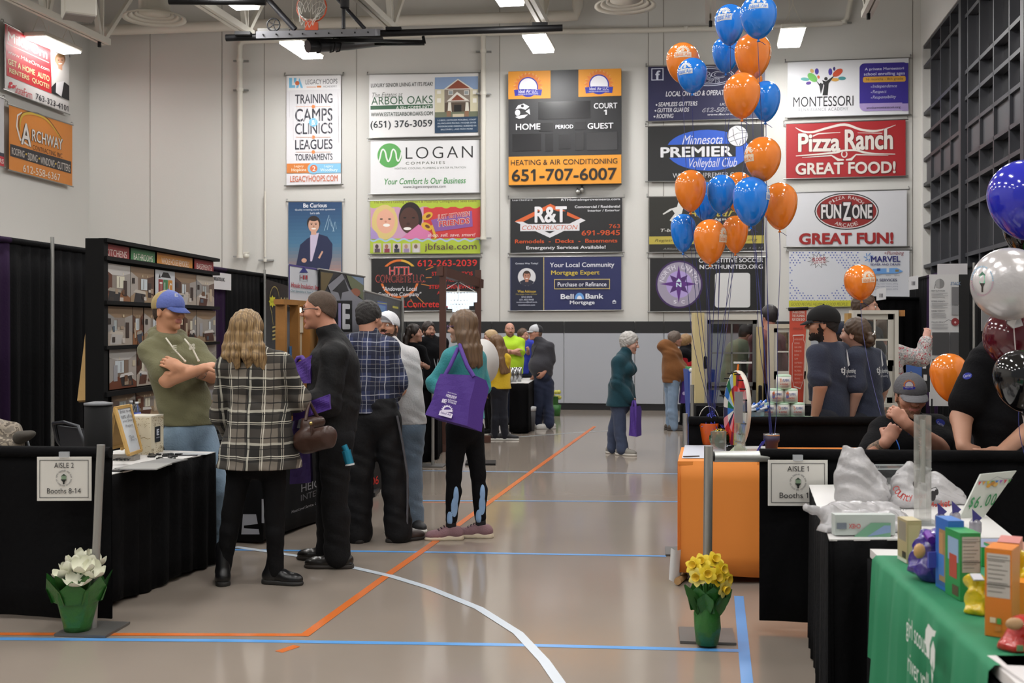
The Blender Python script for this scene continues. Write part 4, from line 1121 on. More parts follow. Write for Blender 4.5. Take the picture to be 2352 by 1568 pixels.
class Person:
 def __init__(s, label, Y, u, yaw, H=1.75, j=None, hy=None, pitch=0., roll=0., w=1., belly=0., sk='c08c72', h=.008, hs=1., feet=None, fem=False, seat=None, dark='3a2a20', thin=1., muscle=1., brow=True, lips='a8685c', paint=(), beard=None):
  s.h = h; s.Y = Y; s.H = H; s.w = w; s.fem = fem; s.belly = belly; s.hs = hs; s.sk = sk; s.thin = thin
  b = P(u, HY, Y); b.z = 0
  s.root = empty('person', b, label, 'person')
  s.f = V3((math.sin(R(yaw)), -math.cos(R(yaw)), 0)); s.l = V3((-s.f.y, s.f.x, 0))
  hy = yaw if hy is None else hy
  hf = V3((math.sin(R(hy)), -math.cos(R(hy)), 0)); hl = V3((-hf.y, hf.x, 0)); up = V3((0, 0, 1))
  hf, up = hf * math.cos(R(pitch)) - up * math.sin(R(pitch)), up * math.cos(R(pitch)) + hf * math.sin(R(pitch))
  if roll: hl, up = hl * math.cos(R(roll)) + up * math.sin(R(roll)), up * math.cos(R(roll)) - hl * math.sin(R(roll))
  s.hf, s.hl, s.hu = hf, hl, up
  J = {}
  def at(lat, z, fw=0.): return b + s.l * (lat * H) + s.f * (fw * H) + V3((0, 0, z * H))
  J['head'] = at(0, .932, .012); J['neck'] = at(0, .835, -.01)
  J['chest'] = at(0, .72, 0.); J['waist'] = at(0, .61, .004); J['pelvis'] = at(0, .525, 0)
  for n, g in (('l', 1), ('r', -1)):
   J['sh' + n] = at(g * .098 * w * (.93 if fem else 1), .81); J['el' + n] = at(g * .125 * w, .63, -.02); J['wr' + n] = at(g * .13 * w, .485, .02)
   J['hip' + n] = at(g * .05, .52); J['kn' + n] = at(g * .052, .285, .01); J['an' + n] = at(g * .052, .045, -.01)
  for k, v in (j or {}).items():
   J[k] = v if isinstance(v, (V3, float, int)) else P(v[0], v[1], Y + (v[2] if len(v) > 2 else 0))
  s.J = J; s.bd = beard
  s.body(paint, brow, lips, dark)
 def hp(s, x, y, z):  # head coordinates: left, forward, up
  return s.J['head'] + (s.hl * x + s.hf * y + s.hu * z) * s.hs
 def head(s, S, lips_m, brow_m):
  k = s.hs; M = Matrix((s.hl, s.hf, s.hu)).transposed(); fem = s.fem
  e = lambda c, r, kk=.02, m=0, op='u': S.ell(s.hp(*c), [x * k for x in r], M, kk, m, op)
  c = lambda a, b, ra, rb=None, kk=.01, m=0, op='u': S.caps(s.hp(*a), s.hp(*b), ra * k, (rb or ra) * k, kk, m, None, 1, op)
  e((0, -.012, .03), (.075, .095, .088)); e((0, .025, -.03), (.062, .066, .072), .03)
  e((0, .045, -.078), (.036 if fem else .042, .038, .034), .025); c((0, .082, -.1), (0, .078, -.1), .016, kk=.02)
  c((-.035, .082, .028), (.035, .082, .028), .011, kk=.02)
  for g in (1, -1):
   e((g * .045, .06, -.022), (.024, .028, .024), .02)
   e((g * .032, .098, .008), (.017, .014, .011), .012, 0, 's')
   e((g * .031, .079, .007), (.013, .013, .011), .004)
   e((g * .076, -.008, -.008), (.011, .02, .032), .008); e((g * .084, -.012, -.006), (.006, .012, .02), .006, 0, 's')
   if brow_m: c((g * .017, .097, .026), (g * .047, .083, .029), .0042, kk=.003, m=brow_m)
  c((0, .092, .012), (0, .112, -.022), .0085, .0125, .01); c((-.011, .1, -.026), (.011, .1, -.026), .009, kk=.006)
  c((-.02, .088, -.059), (.02, .088, -.059), .007, kk=.006, m=lips_m); c((-.017, .087, -.068), (.017, .087, -.068), .008, kk=.006, m=lips_m)
  c((-.022, .096, -.0635), (.022, .096, -.0635), .0028, kk=.003, op='s')
  S.caps(s.hp(0, -.025, -.05), s.J['neck'] + s.f * .005, (.05 if fem else .058) * k, (.056 if fem else .066) * k, .03)
 def torso(s, S, inf=0., hipz=True, mat_=0, k=.05):
  J = s.J; H = s.H / 1.75; w = s.w * H; fem = s.fem
  fx = ((J['shl'] - J['shr']).cross(V3((0, 0, 1)))); fx = fx.normalized() if fx.length > .05 else s.f
  if fx.dot(s.f) < 0: fx = -fx
  sq = 1.42
  S.caps(J['shl'], J['shr'], .058 * H + inf, None, k, mat_)
  S.caps(J['neck'] + V3((0, 0, -.02)), J['shl'].lerp(J['shr'], .12) + V3((0, 0, .01)), .045 * H + inf, .045 * H + inf, k, mat_)
  S.caps(J['neck'] + V3((0, 0, -.02)), J['shr'].lerp(J['shl'], .12) + V3((0, 0, .01)), .045 * H + inf, .045 * H + inf, k, mat_)
  cw, ww, pw = (.145, .125, .165) if fem else (.165, .15, .16)
  S.caps(J['chest'] + V3((0, 0, .0)), J['waist'], cw * w + inf, ww * w + inf + s.belly * .5, k, mat_, fx, sq)
  S.caps(J['waist'], J['pelvis'], ww * w + inf + s.belly * .5, pw * w + inf, k, mat_, fx, 1.36)
  if s.belly: S.ell(J['waist'] + fx * .05 + V3((0, 0, -.02)), (.13 + s.belly + inf, .13 + s.belly + inf, .16 + inf), None, .06, mat_)
  if fem:
   for g in (1, -1): S.ell(J['chest'] + s.l * g * .068 + fx * (.075 + inf * .7) + V3((0, 0, .01)), (.062 + inf * .5,) * 3, None, .04, mat_)
  else: S.ell(J['chest'] + fx * (.02 + inf * .5) + V3((0, 0, .05)), (.12 * w, .12 * w, .1), None, .06, mat_)
 def arm(s, S, n, inf=0., mat_=0, upto=2., tk=0.):
  J = s.J; t = s.thin * s.H / 1.75 * (.88 if s.fem else 1); a, e, w_ = J['sh' + n], J['el' + n], J['wr' + n]
  if upto >= 1:
   S.caps(a, e, .054 * t + inf, .044 * t + inf + tk, .03, mat_)
   S.caps(e, e.lerp(w_, min(1, upto - 1)), .045 * t + inf + tk, (.045 + (.029 - .045) * min(1, upto - 1)) * t + inf + tk, .02, mat_)
  else: S.caps(a, a.lerp(e, upto), .054 * t + inf, (.054 - .006 * upto) * t + inf + tk, .03, mat_)
 def legs(s, S, inf=0., mat_=0, to=1., flare=0., k=.03):
  J = s.J; t = s.H / 1.75 * s.thin
  for n in 'lr':
   S.caps(J['hip' + n], J['kn' + n], .085 * t + inf, .057 * t + inf, k, mat_)
   e = J['kn' + n].lerp(J['an' + n], to)
   S.caps(J['kn' + n], e, .056 * t + inf, .04 * t + inf + flare, k * .6, mat_)
   m = J['kn' + n].lerp(J['an' + n], .3) - s.f * .02
   S.caps(m, J['kn' + n].lerp(J['an' + n], .5) - s.f * .012, .05 * t + inf, .042 * t + inf, .02, mat_)
 def body(s, paint, brow, lips, dark):
  S = SDF(s.h); J = s.J
  mats = [skin(s.sk), mat(lips, .5), mat(dark, .8)] + [p[0] for p in paint]
  s.head(S, 1, 2 if brow else 0)
  s.torso(S, -.012); s.legs(S, -.008)
  for n in 'lr':
   s.arm(S, n, -.002)
   hd = J.get('hd' + n); d = (J['wr' + n] - J['el' + n]).normalized() if hd is None else (hd - J['wr' + n]).normalized()
   bk = J.get('hb' + n) or (s.l * (1 if n == 'l' else -1))
   th = d.cross((bk - d * bk.dot(d)).normalized()); want = J.get('ht' + n) or s.f
   hand(S, J['wr' + n], d, bk, s.H / 1.75 * (.93 if s.fem else 1.02), J.get('curl' + n, .55), 1 if th.dot(want) > 0 else -1)
   S.caps(J['an' + n] + V3((0, 0, .02)), J['an' + n] + s.f * .04 + V3((0, 0, -.03)), .03, .024, .02)
  for i, (m, c, r) in enumerate(paint): S.ell(c, (r, r, r), None, .001, 3 + i, 'p')
  if s.bd:
   k = s.hs; M = Matrix((s.hl, s.hf, s.hu)).transposed(); q = len(mats); mats.append(mat(s.bd, .9, bump=.5, bs=150))
   for c, r in (((0, .05, -.1), (.09, .075, .045)), ((.055, .012, -.045), (.03, .022, .055)), ((-.055, .012, -.045), (.03, .022, .055)), ((0, .1, -.046), (.032, .03, .009))): S.ell(s.hp(*c), [x * k for x in r], M, .001, q, 'p')
   S.ell(s.hp(0, .1, -.0635), [.02 * k, .03 * k, .008 * k], M, .001, 1, 'p')
  s.o = S.mesh('body', mats, s.root)
  S = None
  if s.h < .0095 or s.hs > 1.2:
   m = MB()
   M = Matrix((s.hl, s.hf, s.hu)).transposed()
   for g in (1, -1):
    m.ball(s.hp(g * .031, .0835, .007), .0115 * s.hs, mat('e4ded6', .2), 10, 6)
    m.ball(s.hp(g * .031, .0905, .007), .0058 * s.hs, mat('2e1e16', .15), 8, 5)
   m.build('eyes', s.root)
 def top(s, m, hem, sleeve=2., inf=.014, fold=.005, collar=None, name='shirt', tk=.004, flare=0., label=None, mats=(), extra=None, hemtilt=0., arms='lr', cuff=None):
  """sleeve: 0..1 along the upper arm, 1..2 along the forearm; hem = height of the lower edge"""
  S = SDF(max(s.h, .0075) if s.h < .01 else s.h); J = s.J
  s.torso(S, inf)
  if flare:
   fx = s.f; c = J['pelvis']; S.caps(J['waist'], V3((c.x, c.y, hem - .05)), .15 * s.w + inf, .15 * s.w + inf + flare, .06, 0, fx, 1.25)
  for n in arms: s.arm(S, n, inf * .8, 0, sleeve, tk)
  if collar:
   c = J['neck'] + s.f * .008; up = (J['head'] + s.hu * -.05 - c).normalized(); S.caps(c - up * .03, c + up * collar, .085, .07 * max(1, s.hs), .02)
  if extra: extra(S)
  S.cut((s.f.x * hemtilt, s.f.y * hemtilt, -1), (J['pelvis'].x, J['pelvis'].y, hem))
  return S.mesh(name, [m, *mats], s.root, fold, hash(s.root.name) % 17, label)
 def pants(s, m, inf=.014, to=1., flare=.012, fold=.004, name='trousers', waist=None, label=None, mats=(), extra=None, h=None):
  S = SDF(h or max(s.h, .0085)); J = s.J; H = s.H / 1.75
  fx = s.f
  S.caps(J['waist'].lerp(J['pelvis'], .7), J['pelvis'], .14 * s.w * H + inf, (.165 if s.fem else .158) * s.w * H + inf, .05, 0, fx, 1.34)
  s.legs(S, inf, 0, to, flare)
  if extra: extra(S)
  if waist: S.cut((0, 0, 1), (0, 0, waist))
  return S.mesh(name, [m, *mats], s.root, fold, 3.1, label)
 def shoes(s, m, sole='d8d4cc', yaw=None, name='shoe', hi=0., L=.27, lift=(0, 0), lace=None, heel=0., w=1., up=None, sh=.028):
  for i, n in enumerate('lr'):
   a = s.J['an' + n]; y = yaw[i] if yaw else None
   f = s.f if y is None else V3((math.sin(R(y)), -math.cos(R(y)), 0)); l = V3((-f.y, f.x, 0)); z0 = lift[i] if lift else 0
   b = V3((a.x, a.y, z0)); M = Matrix((l, f, V3((0, 0, 1)))).transposed()
   S = SDF(min(s.h, .008))
   k = L / .27
   S.caps(b - f * .055 * k + V3((0, 0, .05)), b + f * .05 * k + V3((0, 0, .055)), .04 * w, .042 * w, .03)
   S.ell(b + f * .115 * k + V3((0, 0, .035)), (.046 * w, .085 * k, .042), M, .03)
   S.caps(b - f * .04 * k + V3((0, 0, .05)), a + V3((0, 0, .02 + hi)), .042, .046 if hi else .04, .03)
   S.cut((0, 0, -1), (0, 0, z0 + .022))
   if not hi: S.cut((0, 0, 1), (0, 0, z0 + .1))
   o = S.mesh(name, [m], s.root)
   o['_o'] = s.root.location[:]
   Q = SDF(min(s.h, .007))
   Q.caps(b - f * .055 * k + V3((0, 0, .012)), b + f * .02 * k + V3((0, 0, .012)), .046 * w, .044 * w, .03)
   Q.ell(b + f * .11 * k + V3((0, 0, .012)), (.05 * w, .095 * k, .03), M, .03)
   Q.cut((0, 0, 1), (0, 0, z0 + sh)); Q.cut((0, 0, -1), (0, 0, z0))
   if heel: Q.cut((0, 0, -1), (0, 0, z0))
   sm = Q.mesh('sole', [mat(sole, .6)], o, shift=s.root.location)
   if lace:
    mm = MB()
    for q in range(4):
     c = b + f * (.05 + .022 * q) * k + V3((0, 0, .102 - .012 * q)); mm.tube([c - l * .028, c + f * .008 + V3((0, 0, .004)), c + l * .028], .004, mat(lace, .8), 5)
    mm.build('lace', o)
 def hair(s, m, style='short', name='hair', front=.055, extra=None, h=None, thick=.012, strand=.0035, fz=.02, mats=()):
  k = s.hs; S = SDF(h or min(s.h, .007)); M = Matrix((s.hl, s.hf, s.hu)).transposed()
  S.ell(s.hp(0, -.016, .034), [(.075 + thick) * k, (.095 + thick) * k, (.088 + thick) * k], M)
  S.ell(s.hp(0, -.045, -.015), [.07 * k, .062 * k, .07 * k], M)
  if extra: extra(S)
  # face opening
  S.ell(s.hp(0, .085 + .01, -.035), [.068 * k, .07 * k, (.09 + fz) * k], M, .008, 0, 's')
  if style == 'short': S.cut(-s.hu * 1 + s.hf * .75, s.hp(0, front - .075, -.055))
  o = S.mesh(name, [m, *mats], s.root, strand, 2 if style == 'short' else 1.0)
  return o
 def cap(s, m, m2, bill, hyaw=0, logo=None, z=.045, name='cap', mesh_back=None, tilt=-.1):
  k = s.hs; M = Matrix((s.hl, s.hf, s.hu)).transposed(); S = SDF(min(s.h, .008))
  S.ell(s.hp(0, -.01, .037), [.09 * k, .116 * k, .097 * k], M)
  if mesh_back: S.ell(s.hp(0, -.13, .04), [.16 * k, .135 * k, .3 * k], M, .001, 1, 'p')
  S.cut(-s.hu + s.hf * .12, s.hp(0, 0, z - .03))
  o = S.mesh(name, [m, m2], s.root); o['_o'] = s.root.location[:]
  mm = MB(); n = 12; q = [];
  for i in range(n + 1):
   t = math.pi * i / n
   q.append((math.cos(t), math.sin(t)))
  vs = []
  for z0 in (.0, -.005):
   for x, y in q: vs.append(s.hp(x * .074, .078 + y * .075, z - .012 + z0 + tilt * y * .3 - x * x * .02))
   for x, y in q: vs.append(s.hp(x * .078, .055 + y * .026, z - .004 + z0 - x * x * .02))
  fs = []
  for i in range(n):
   a, b = i, n + 1 + i; c = 2 * (n + 1)
   fs += [(a, a + 1, b + 1, b), (c + b, c + b + 1, c + a + 1, c + a), (a, c + a, c + a + 1, a + 1)]
  mm.face_set(vs, fs, bill, True); mm.build('bill', o)
  MB().ball(s.hp(0, -.012, .134), .007 * k, m).build('button', o)
  return o
 def glasses(s, c='1c1a1e', lens=None):
  m = MB(); mm = mat(c, .3)
  for g in (1, -1):
   pts = [s.hp(g * (.034 + .024 * math.cos(t)), .105 - .008 * abs(math.cos(t)), .006 + .016 * math.sin(t)) for t in [2 * math.pi * i / 14 for i in range(14)]]
   m.tube(pts, .0028 * s.hs, mm, 5, closed=True)
   m.tube([s.hp(g * .058, .096, .01), s.hp(g * .083, .04, .012), s.hp(g * .087, -.01, .008)], .0028 * s.hs, mm, 5)
  m.tube([s.hp(-.01, .108, .01), s.hp(.01, .108, .01)], .0026 * s.hs, mm, 5)
  m.build('glasses', s.root)
 def lanyard(s, c='d8d8dc', badge=True, drop=.3):
  m = MB(); n = s.J['neck']; ch = s.J['chest'] + s.f * (.135 + s.belly * .3)
  e = V3((n.x, n.y, n.z - drop)) + s.f * .16
  for g in (1, -1): m.tube([n + s.l * g * .065 + s.f * .02 + V3((0, 0, .02)), n + s.l * g * .06 + s.f * .12 + V3((0, 0, -.1)), e], .005, mat(c, .7), 5)
  if badge: m.box(e + V3((0, 0, -.05)), (.065, .008, .095), mat('e4e4e6', .4), rz=math.atan2(s.f.x, -s.f.y))
  m.build('lanyard', s.root)
def strands(S, pts, r0, r1, k=.015, mat_=0):
 for a, b in zip(pts[:-1], pts[1:]): S.caps(a, b, r0, r1, k, mat_)
def bag(name, label, corners, m, thick, straps=(), parent=None, cat='tote bag', art=None, group=None):
 """soft bag: front face 4 points (bl, br, tr, tl), pushed back by vector thick with a bulge"""
 bl, br, tr, tl = [V3(c) for c in corners]; t = V3(thick)
 root = empty(name, bl, label, cat, group)
 mb = MB(); n = 8
 vs = []
 for kk in (0, 1):
  for j in range(n + 1):
   for i in range(n + 1):
    a, b = i / n, j / n
    p = (bl * (1 - a) + br * a) * (1 - b) + (tl * (1 - a) + tr * a) * b
    bul = .012 * math.sin(a * 9 + b * 5) * math.sin(b * 3.1)
    vs.append(p + t * kk * (1 if b < .99 else .75) + t.normalized() * bul)
 N = (n + 1) ** 2; fs = []
 g = lambda i, j: j * (n + 1) + i
 for j in range(n):
  for i in range(n):
   q = (g(i, j), g(i + 1, j), g(i + 1, j + 1), g(i, j + 1)); fs += [q, tuple(N + x for x in q[::-1])]
 for i in range(n):
  fs += [(g(i, 0), N + g(i, 0), N + g(i + 1, 0), g(i + 1, 0)), (g(0, i + 1), N + g(0, i + 1), N + g(0, i), g(0, i)), (g(n, i), N + g(n, i), N + g(n, i + 1), g(n, i + 1))]
 mb.face_set(vs, fs, m, False); mb.build('bag_body', root)
 for pts in straps:
  MB().tube([V3(p) for p in pts], .016, m, 6).build('strap', root)
 if art:
  pn = Panel(bl + (bl - tr).cross(tl - br).normalized() * 0, (br - bl), (tl - bl) - (br - bl).normalized() * (tl - bl).dot((br - bl).normalized()), rough=.7)
  pn.lay = .014; art(pn); pn.build('printed_design', root)
 return root
# ---------------------------------------------------------------- the crowd on the left side of the aisle
JEAN = cloth('5f7f9c', .25); JEAND = cloth('27304a', .2); BLKT = mat('0b0b0d', .85, bump=.2, bs=60, spec=.2); BAGM = mat('4a2c84', .75, bump=.15, bs=90)
def ptm(c): return skin(c)
# man in olive hoodie, arms crossed
p = Person('man in olive short sleeved hoodie and blue cap, arms crossed behind the left table', 7.9, 425, 38, 1.86, dict(
 head=(388, 714), neck=(384, 775, .02), chest=(402, 850), waist=(424, 925), pelvis=(436, 985), shr=(347, 806, -.1), shl=(446, 806, .1),
 elr=(384, 872, -.24), wrr=(462, 848, -.32), hdr=(500, 832, -.22), ell=(487, 862, -.02), wrl=(418, 846, -.3), hdl=(372, 826, -.3),
 hbl=V3((0, -1, .35)), hbr=V3((0, -.3, 1)), hipl=(462, 1000, .06), hipr=(408, 1000, -.06), knl=(503, 1130, -.05), knr=(430, 1140, -.05), anl=(500, 1300), anr=(420, 1300)),
 hy=62, pitch=3, w=.98, sk='c08a6a', h=.0065, hs=1.1, thin=1.14)
OL = cloth('6a684c', .1)
def hood(S):
 c = p.J['neck']
 for i in range(10):
  t = 2 * math.pi * i / 10; t2 = t + .63
  a, b = (c + V3((.092 * math.cos(x), .092 * math.sin(x), .012 - .04 * (p.f.x * math.cos(x) + p.f.y * math.sin(x)))) for x in (t, t2))
  S.caps(a, b, .04, None, .02)
 S.ell(c - p.f * .1 + V3((0, 0, -.03)), (.11, .09, .09), None, .03)
sh = p.top(OL, 1.6 - 225 / 329, .72, .02, .005, name='hoodie', tk=.012, extra=hood)
mb = MB()
for a, b, c in (((381, 776, -.2), (400, 802, -.245), (425, 829, -.25)), ((424, 778, -.12), (442, 800, -.16), (456, 828, -.18))):
 mb.tube([P(q[0], q[1], 7.9 + q[2]) for q in (a, b, c)], .006, mat('d8d2c4', .8), 6)
 mb.ball(P(c[0], c[1], 7.9 + c[2]), .009, mat('d8d2c4', .8), 8, 5)
mb.build('drawstring', p.root)
pn = Panel(P(400, 790, 7.9 - .27), (1, .35, 0), rough=.8); pn.text('E', 397, 792, 406, 803, 'c8c6b4', .05); pn.text('elevation', 393, 806, 412, 810, '8a8870', .0); pn.build('chest_print', p.root)
pn = Panel(P(443, 796, 7.9 - .17), (1, .45, 0), rough=.8)
for u, v in ((437, 793), (444, 792), (437, 800), (445, 799)): pn.ell(u, v, 3.5, 3.5, 'c8c6b4')
pn.build('chest_print', p.root)
p.pants(cloth('7d94a8', .25), .004, 1, .014, .006, 'jeans')
p.shoes(mat('2a2a2c', .6))
p.hair(mat('3a2c22', .8), 'short', thick=.006, front=.02)
cp = p.cap(cloth('5a68a8'), cloth('a08c5c'), cloth('4f5f9e'), mesh_back=True, tilt=-.12)
pn = Panel(p.hp(-.02, .12, .075), (p.hl * -1 + p.hf * .1).xy.to_3d(), rough=.8); pn.text('E', 400, 673, 408, 681, 'd4d8e4', .06); pn.build('logo', cp)
# tattooed forearm sleeves of ink
tt = blotch('tattoo', [(0, 'b08064'), (.46, '5e5850'), (.54, 'a8785e'), (.6, '6a6258')], 26)
S = SDF(.0065); J = p.J
S.caps(J['shl'].lerp(J['ell'], .8), J['ell'], .0475, .0485, .02); S.caps(J['ell'], J['ell'].lerp(J['wrl'], .7), .0495, .042, .02); S.mesh('tattoo', [tt], p.root)
S = SDF(.0065); S.caps(J['shr'].lerp(J['elr'], .78), J['shr'].lerp(J['elr'], .98), .0535, .051, .02); S.mesh('tattoo', [tt], p.root)
# woman in plaid flannel shirt
PL = bands('plaid_flannel', '6e665c', [(0, .2, .12, .5, '141312', .78), (2, .2, .03, .5, '121110', .78), (0, .2, .03, .07, 'd0ccbc', .55), (2, .2, .53, .07, 'ccc8b8', .55), (0, .21, .06, .035, '141414', .9), (2, .21, .56, .035, '141414', .9), (0, .21, .58, .03, 'd8d4c4', .7), (2, .21, .09, .03, 'd8d4c4', .7), (0, .21, .63, .015, 'd0ccbc', .7), (2, .21, .14, .015, 'd0ccbc', .7), (0, .21, .36, .03, '0e0e0e', .7), (2, .21, .86, .03, '0e0e0e', .7)])
p = Person('woman with wavy blonde hair in green, black and cream plaid shirt, seen from behind', 7.05, 590, 176, 1.66, dict(
 head=(569, 762), neck=(585, 815), chest=(590, 880), waist=(595, 975), pelvis=(595, 1035), shl=(526, 846), shr=(645, 838), ell=(512, 950, .1), wrl=(530, 985, .28),
 elr=(684, 915, .06), wrr=(668, 930, .28), hipl=(556, 1050), hipr=(627, 1050), knl=(533, 1180), knr=(631, 1185), anl=(512, 1312), anr=(634, 1314)),
 hy=165, pitch=6, w=1.12, sk='c89a80', h=.0065, fem=True)
p.top(PL, 1.6 - 322 / 369, 1.95, .03, .006, .05, 'flannel_shirt', .02, .085)
p.pants(BLKT, .006, 1, .004, .003, 'leggings')
p.shoes(mat('121214', .3), '1c1a18', (195, 75), 'ankle_boot', hi=.13, L=.245)
bh = bands('blonde_strands', '8a6c46', [(0, .013, .1, .4, '5a4228', .5), (0, .0093, .4, .35, 'c4a874', .45), (0, .037, .7, .25, '443220', .4), (1, .017, .2, .3, '4a3824', .4)], .5)
def lng(S):
 hp = p.hp
 for i in range(9):
  x = (i - 4) / 4
  strands(S, [hp(x * .07, -.07 + .03 * abs(x), .06), hp(x * .1, -.1 + .05 * abs(x), -.03), hp(x * .122 + .014 * math.sin(i * 2.1), -.105 + .05 * abs(x) + .012 * (i % 2), -.1), hp(x * .125 - .014 * math.sin(i * 2.7), -.1 + .05 * abs(x) - .014 * (i % 2), -.155), hp(x * .135 + .016 * math.sin(i * 3.7), -.085 + .05 * abs(x), -.205 - .03 * math.sin(i * 3.3) + .02 * x)], .03, .02, .012)
 strands(S, [hp(.1, -.04, -.1), hp(.13, -.02, -.19), hp(.165, .0, -.25)], .035, .02); strands(S, [hp(-.1, -.04, -.1), hp(-.12, -.03, -.17), hp(-.125, -.02, -.23)], .035, .022)
p.hair(bh, 'long', extra=lng, thick=.022, strand=.004)
# man in black jacket with glasses
p = Person('man in black quilted jacket and black glasses in profile, looking left', 7.56, 765, -98, 1.85, dict(
 head=(733, 713), neck=(768, 782), chest=(768, 850), waist=(765, 925), pelvis=(768, 985), shl=(768, 818, -.2), shr=(775, 815, .2), ell=(752, 925, -.24), wrl=(705, 925, -.3), hdl=(680, 915, -.2),
 elr=(740, 930, .2), wrr=(690, 915, .1), hipl=(772, 1010, -.09), hipr=(764, 1010, .1), knl=(768, 1140, -.09), knr=(755, 1140, .1), anl=(776, 1278, -.05), anr=(756, 1268, .22)),
 hy=-92, pitch=2, w=1.0, sk='bf876e', h=.0065, hs=1.06, thin=1.05)
def jk(S): S.caps(p.J['chest'], p.J['waist'], .175, .185, .06, 0, p.l, 1.15)
p.top(mat('0d0d0f', .7, bump=.35, bs=25, spec=.3), 1.6 - 240 / 344, 1.97, .03, .006, .075, 'jacket', .02, extra=jk)
p.pants(mat('121214', .85, bump=.2, bs=60, spec=.25), .022, .97, .022, .006)
p.shoes(mat('191613', .3, coat=.2), '2a2420', (-92, -92), 'leather_shoe', L=.3, w=1.05)
p.hair(mat('4e3e32', .7, bump=.35, bs=220, var=.35, vs=90), 'short', thick=.004, front=-.02, fz=.05, strand=.0015)
p.glasses('15131a')
mb = MB(); mb.box(P(698, 840, 7.6), (.02, .3, .2), mat('8f96a8', .8));
# purple bags carried by him
bag('tote_bag', 'purple tote bag hugged by the man in the black jacket', (P(668, 880, 7.62), P(714, 880, 7.45), P(716, 815, 7.45), P(672, 838, 7.62)), BAGM, (.03, .06, 0), [[P(678, 834, 7.6), P(684, 822, 7.6), P(694, 820, 7.58), P(700, 830, 7.55)]])
bag('folder', 'purple folder under the jacketed man\'s arm', (P(672, 968, 7.2), P(758, 940, 7.12), P(756, 905, 7.12), P(672, 935, 7.2)), BAGM, (.0, .05, 0), cat='folder')
bag('tote_bag', 'dark purple tote hanging behind the plaid shirt woman, above the floor banner', (P(665, 1112, 7.5), P(714, 1108, 7.5), P(712, 985, 7.5), P(668, 985, 7.5)), mat('2c1850', .8), (0, .08, 0), [[P(676, 985, 7.5), P(684, 950, 7.45), P(700, 950, 7.45), P(706, 985, 7.5)]])
hb = empty('handbag', P(722, 1030, 7.0), 'brown leather handbag hanging from the plaid shirt woman\'s arm', 'handbag')
S = SDF(.007); lea = mat('3d2820', .35, bump=.3, bs=14, var=.3, vs=9)
S.caps(P(698, 1012, 7.0), P(752, 1000, 6.9), .066, .06, .03, 0, V3((0, 1, 0)), 1.3); S.caps(P(704, 972, 7.0), P(736, 968, 7.07), .036, .034, .05); S.caps(P(700, 1024, 7.0), P(756, 1012, 6.9), .05, .045, .02, 0, V3((0, 1, 0)), 1.2)
S.mesh('leather_body', [lea], hb, .004)
MB().tube([P(702, 965, 6.97), P(706, 940, 7.0), P(712, 925, 7.0), P(722, 945, 7.04), P(732, 962, 7.05)], .011, lea, 8).build('handle', hb)
MB().tube([P(714, 972, 6.91), P(716, 990, 6.9), P(716, 1008, 6.91)], .008, lea, 6).ball(P(714, 972, 6.9), .012, mat('b09a60', .3, .9)).build('strap_tab', hb)
# man in navy plaid shirt
PN = bands('plaid_navy', '30385a', [(0, .13, .1, .45, '15182c', .7), (2, .13, .2, .45, '15182c', .7), (0, .13, .35, .05, 'b8bac4', .65), (2, .13, .45, .05, 'b8bac4', .65), (0, .13, .85, .03, '8f949c', .6), (2, .13, .95, .03, '8f949c', .6), (0, .13, .6, .025, '9a9484', .5), (2, .13, .7, .025, '9a9484', .5)])
p = Person('man in navy plaid shirt and black track pants, seen from behind', 8.44, 865, 155, 1.76, dict(
 head=(848, 732, .05), neck=(848, 778, .0), chest=(852, 830), waist=(858, 900), pelvis=(862, 955), shl=(815, 788, -.05), shr=(893, 798, .05), ell=(808, 880, .15), wrl=(830, 900, .3),
 elr=(915, 878, .04), wrr=(898, 915, .2), hipl=(838, 965), hipr=(884, 965), knl=(828, 1090, -.02), knr=(905, 1090, 0), anl=(822, 1228), anr=(916, 1226)),
 hy=150, pitch=18, roll=-6, w=1.05, sk='b5826a', h=.0065, hs=1.02, thin=1.1)
p.top(PN, 1.6 - 175 / 308 - .07, 1.95, .018, .006, .03, 'plaid_shirt', .012)
p.pants(mat('0d0d10', .7, bump=.2, bs=40, spec=.3), .03, .97, .03, .007, 'track_pants', 1.07, label='black track pants with a grey side stripe')
mb = MB(); gm = mat('5a5a60', .7)
mb.tube([P(912, 955, 8.32), P(925, 1020, 8.36), P(936, 1090, 8.38), P(936, 1150, 8.38), P(934, 1220, 8.38)], .009, gm, 6); mb.build('side_stripe', p.root)
p.shoes(mat('2e201c', .5), '1e1a18', (195, 120), L=.29)
p.hair(mat('1a1513', .55, bump=.5, bs=200, var=.5, vs=70), 'short', thick=.014, front=.02)
S = SDF(.008); S.caps(P(826, 930, 8.36), P(846, 945, 8.34), .05, .03, .02, 0, V3((0, 1, 0)), 2.5); S.caps(P(824, 945, 8.36), P(826, 962, 8.36), .04, .015, .02, 0, V3((0, 1, 0)), 2.5); S.mesh('teal_undershirt', [cloth('2f7f80')], p.root)
MB().tube([P(790, 1022, 7.3), P(796, 1036, 7.3)], .02, mat('2e8fb0', .3, .6), 12).tube([P(803, 1066, 7.3), P(795, 1034, 7.3)], .03, mat('2e8fb0', .25, .6), 16).tube([P(803.6, 1068, 7.3), P(803, 1064, 7.3)], .031, mat('d0d4d6', .4), 16).build('water_bottle', None, 'blue metal water bottle held low beside the jacketed man\'s leg', 'bottle')
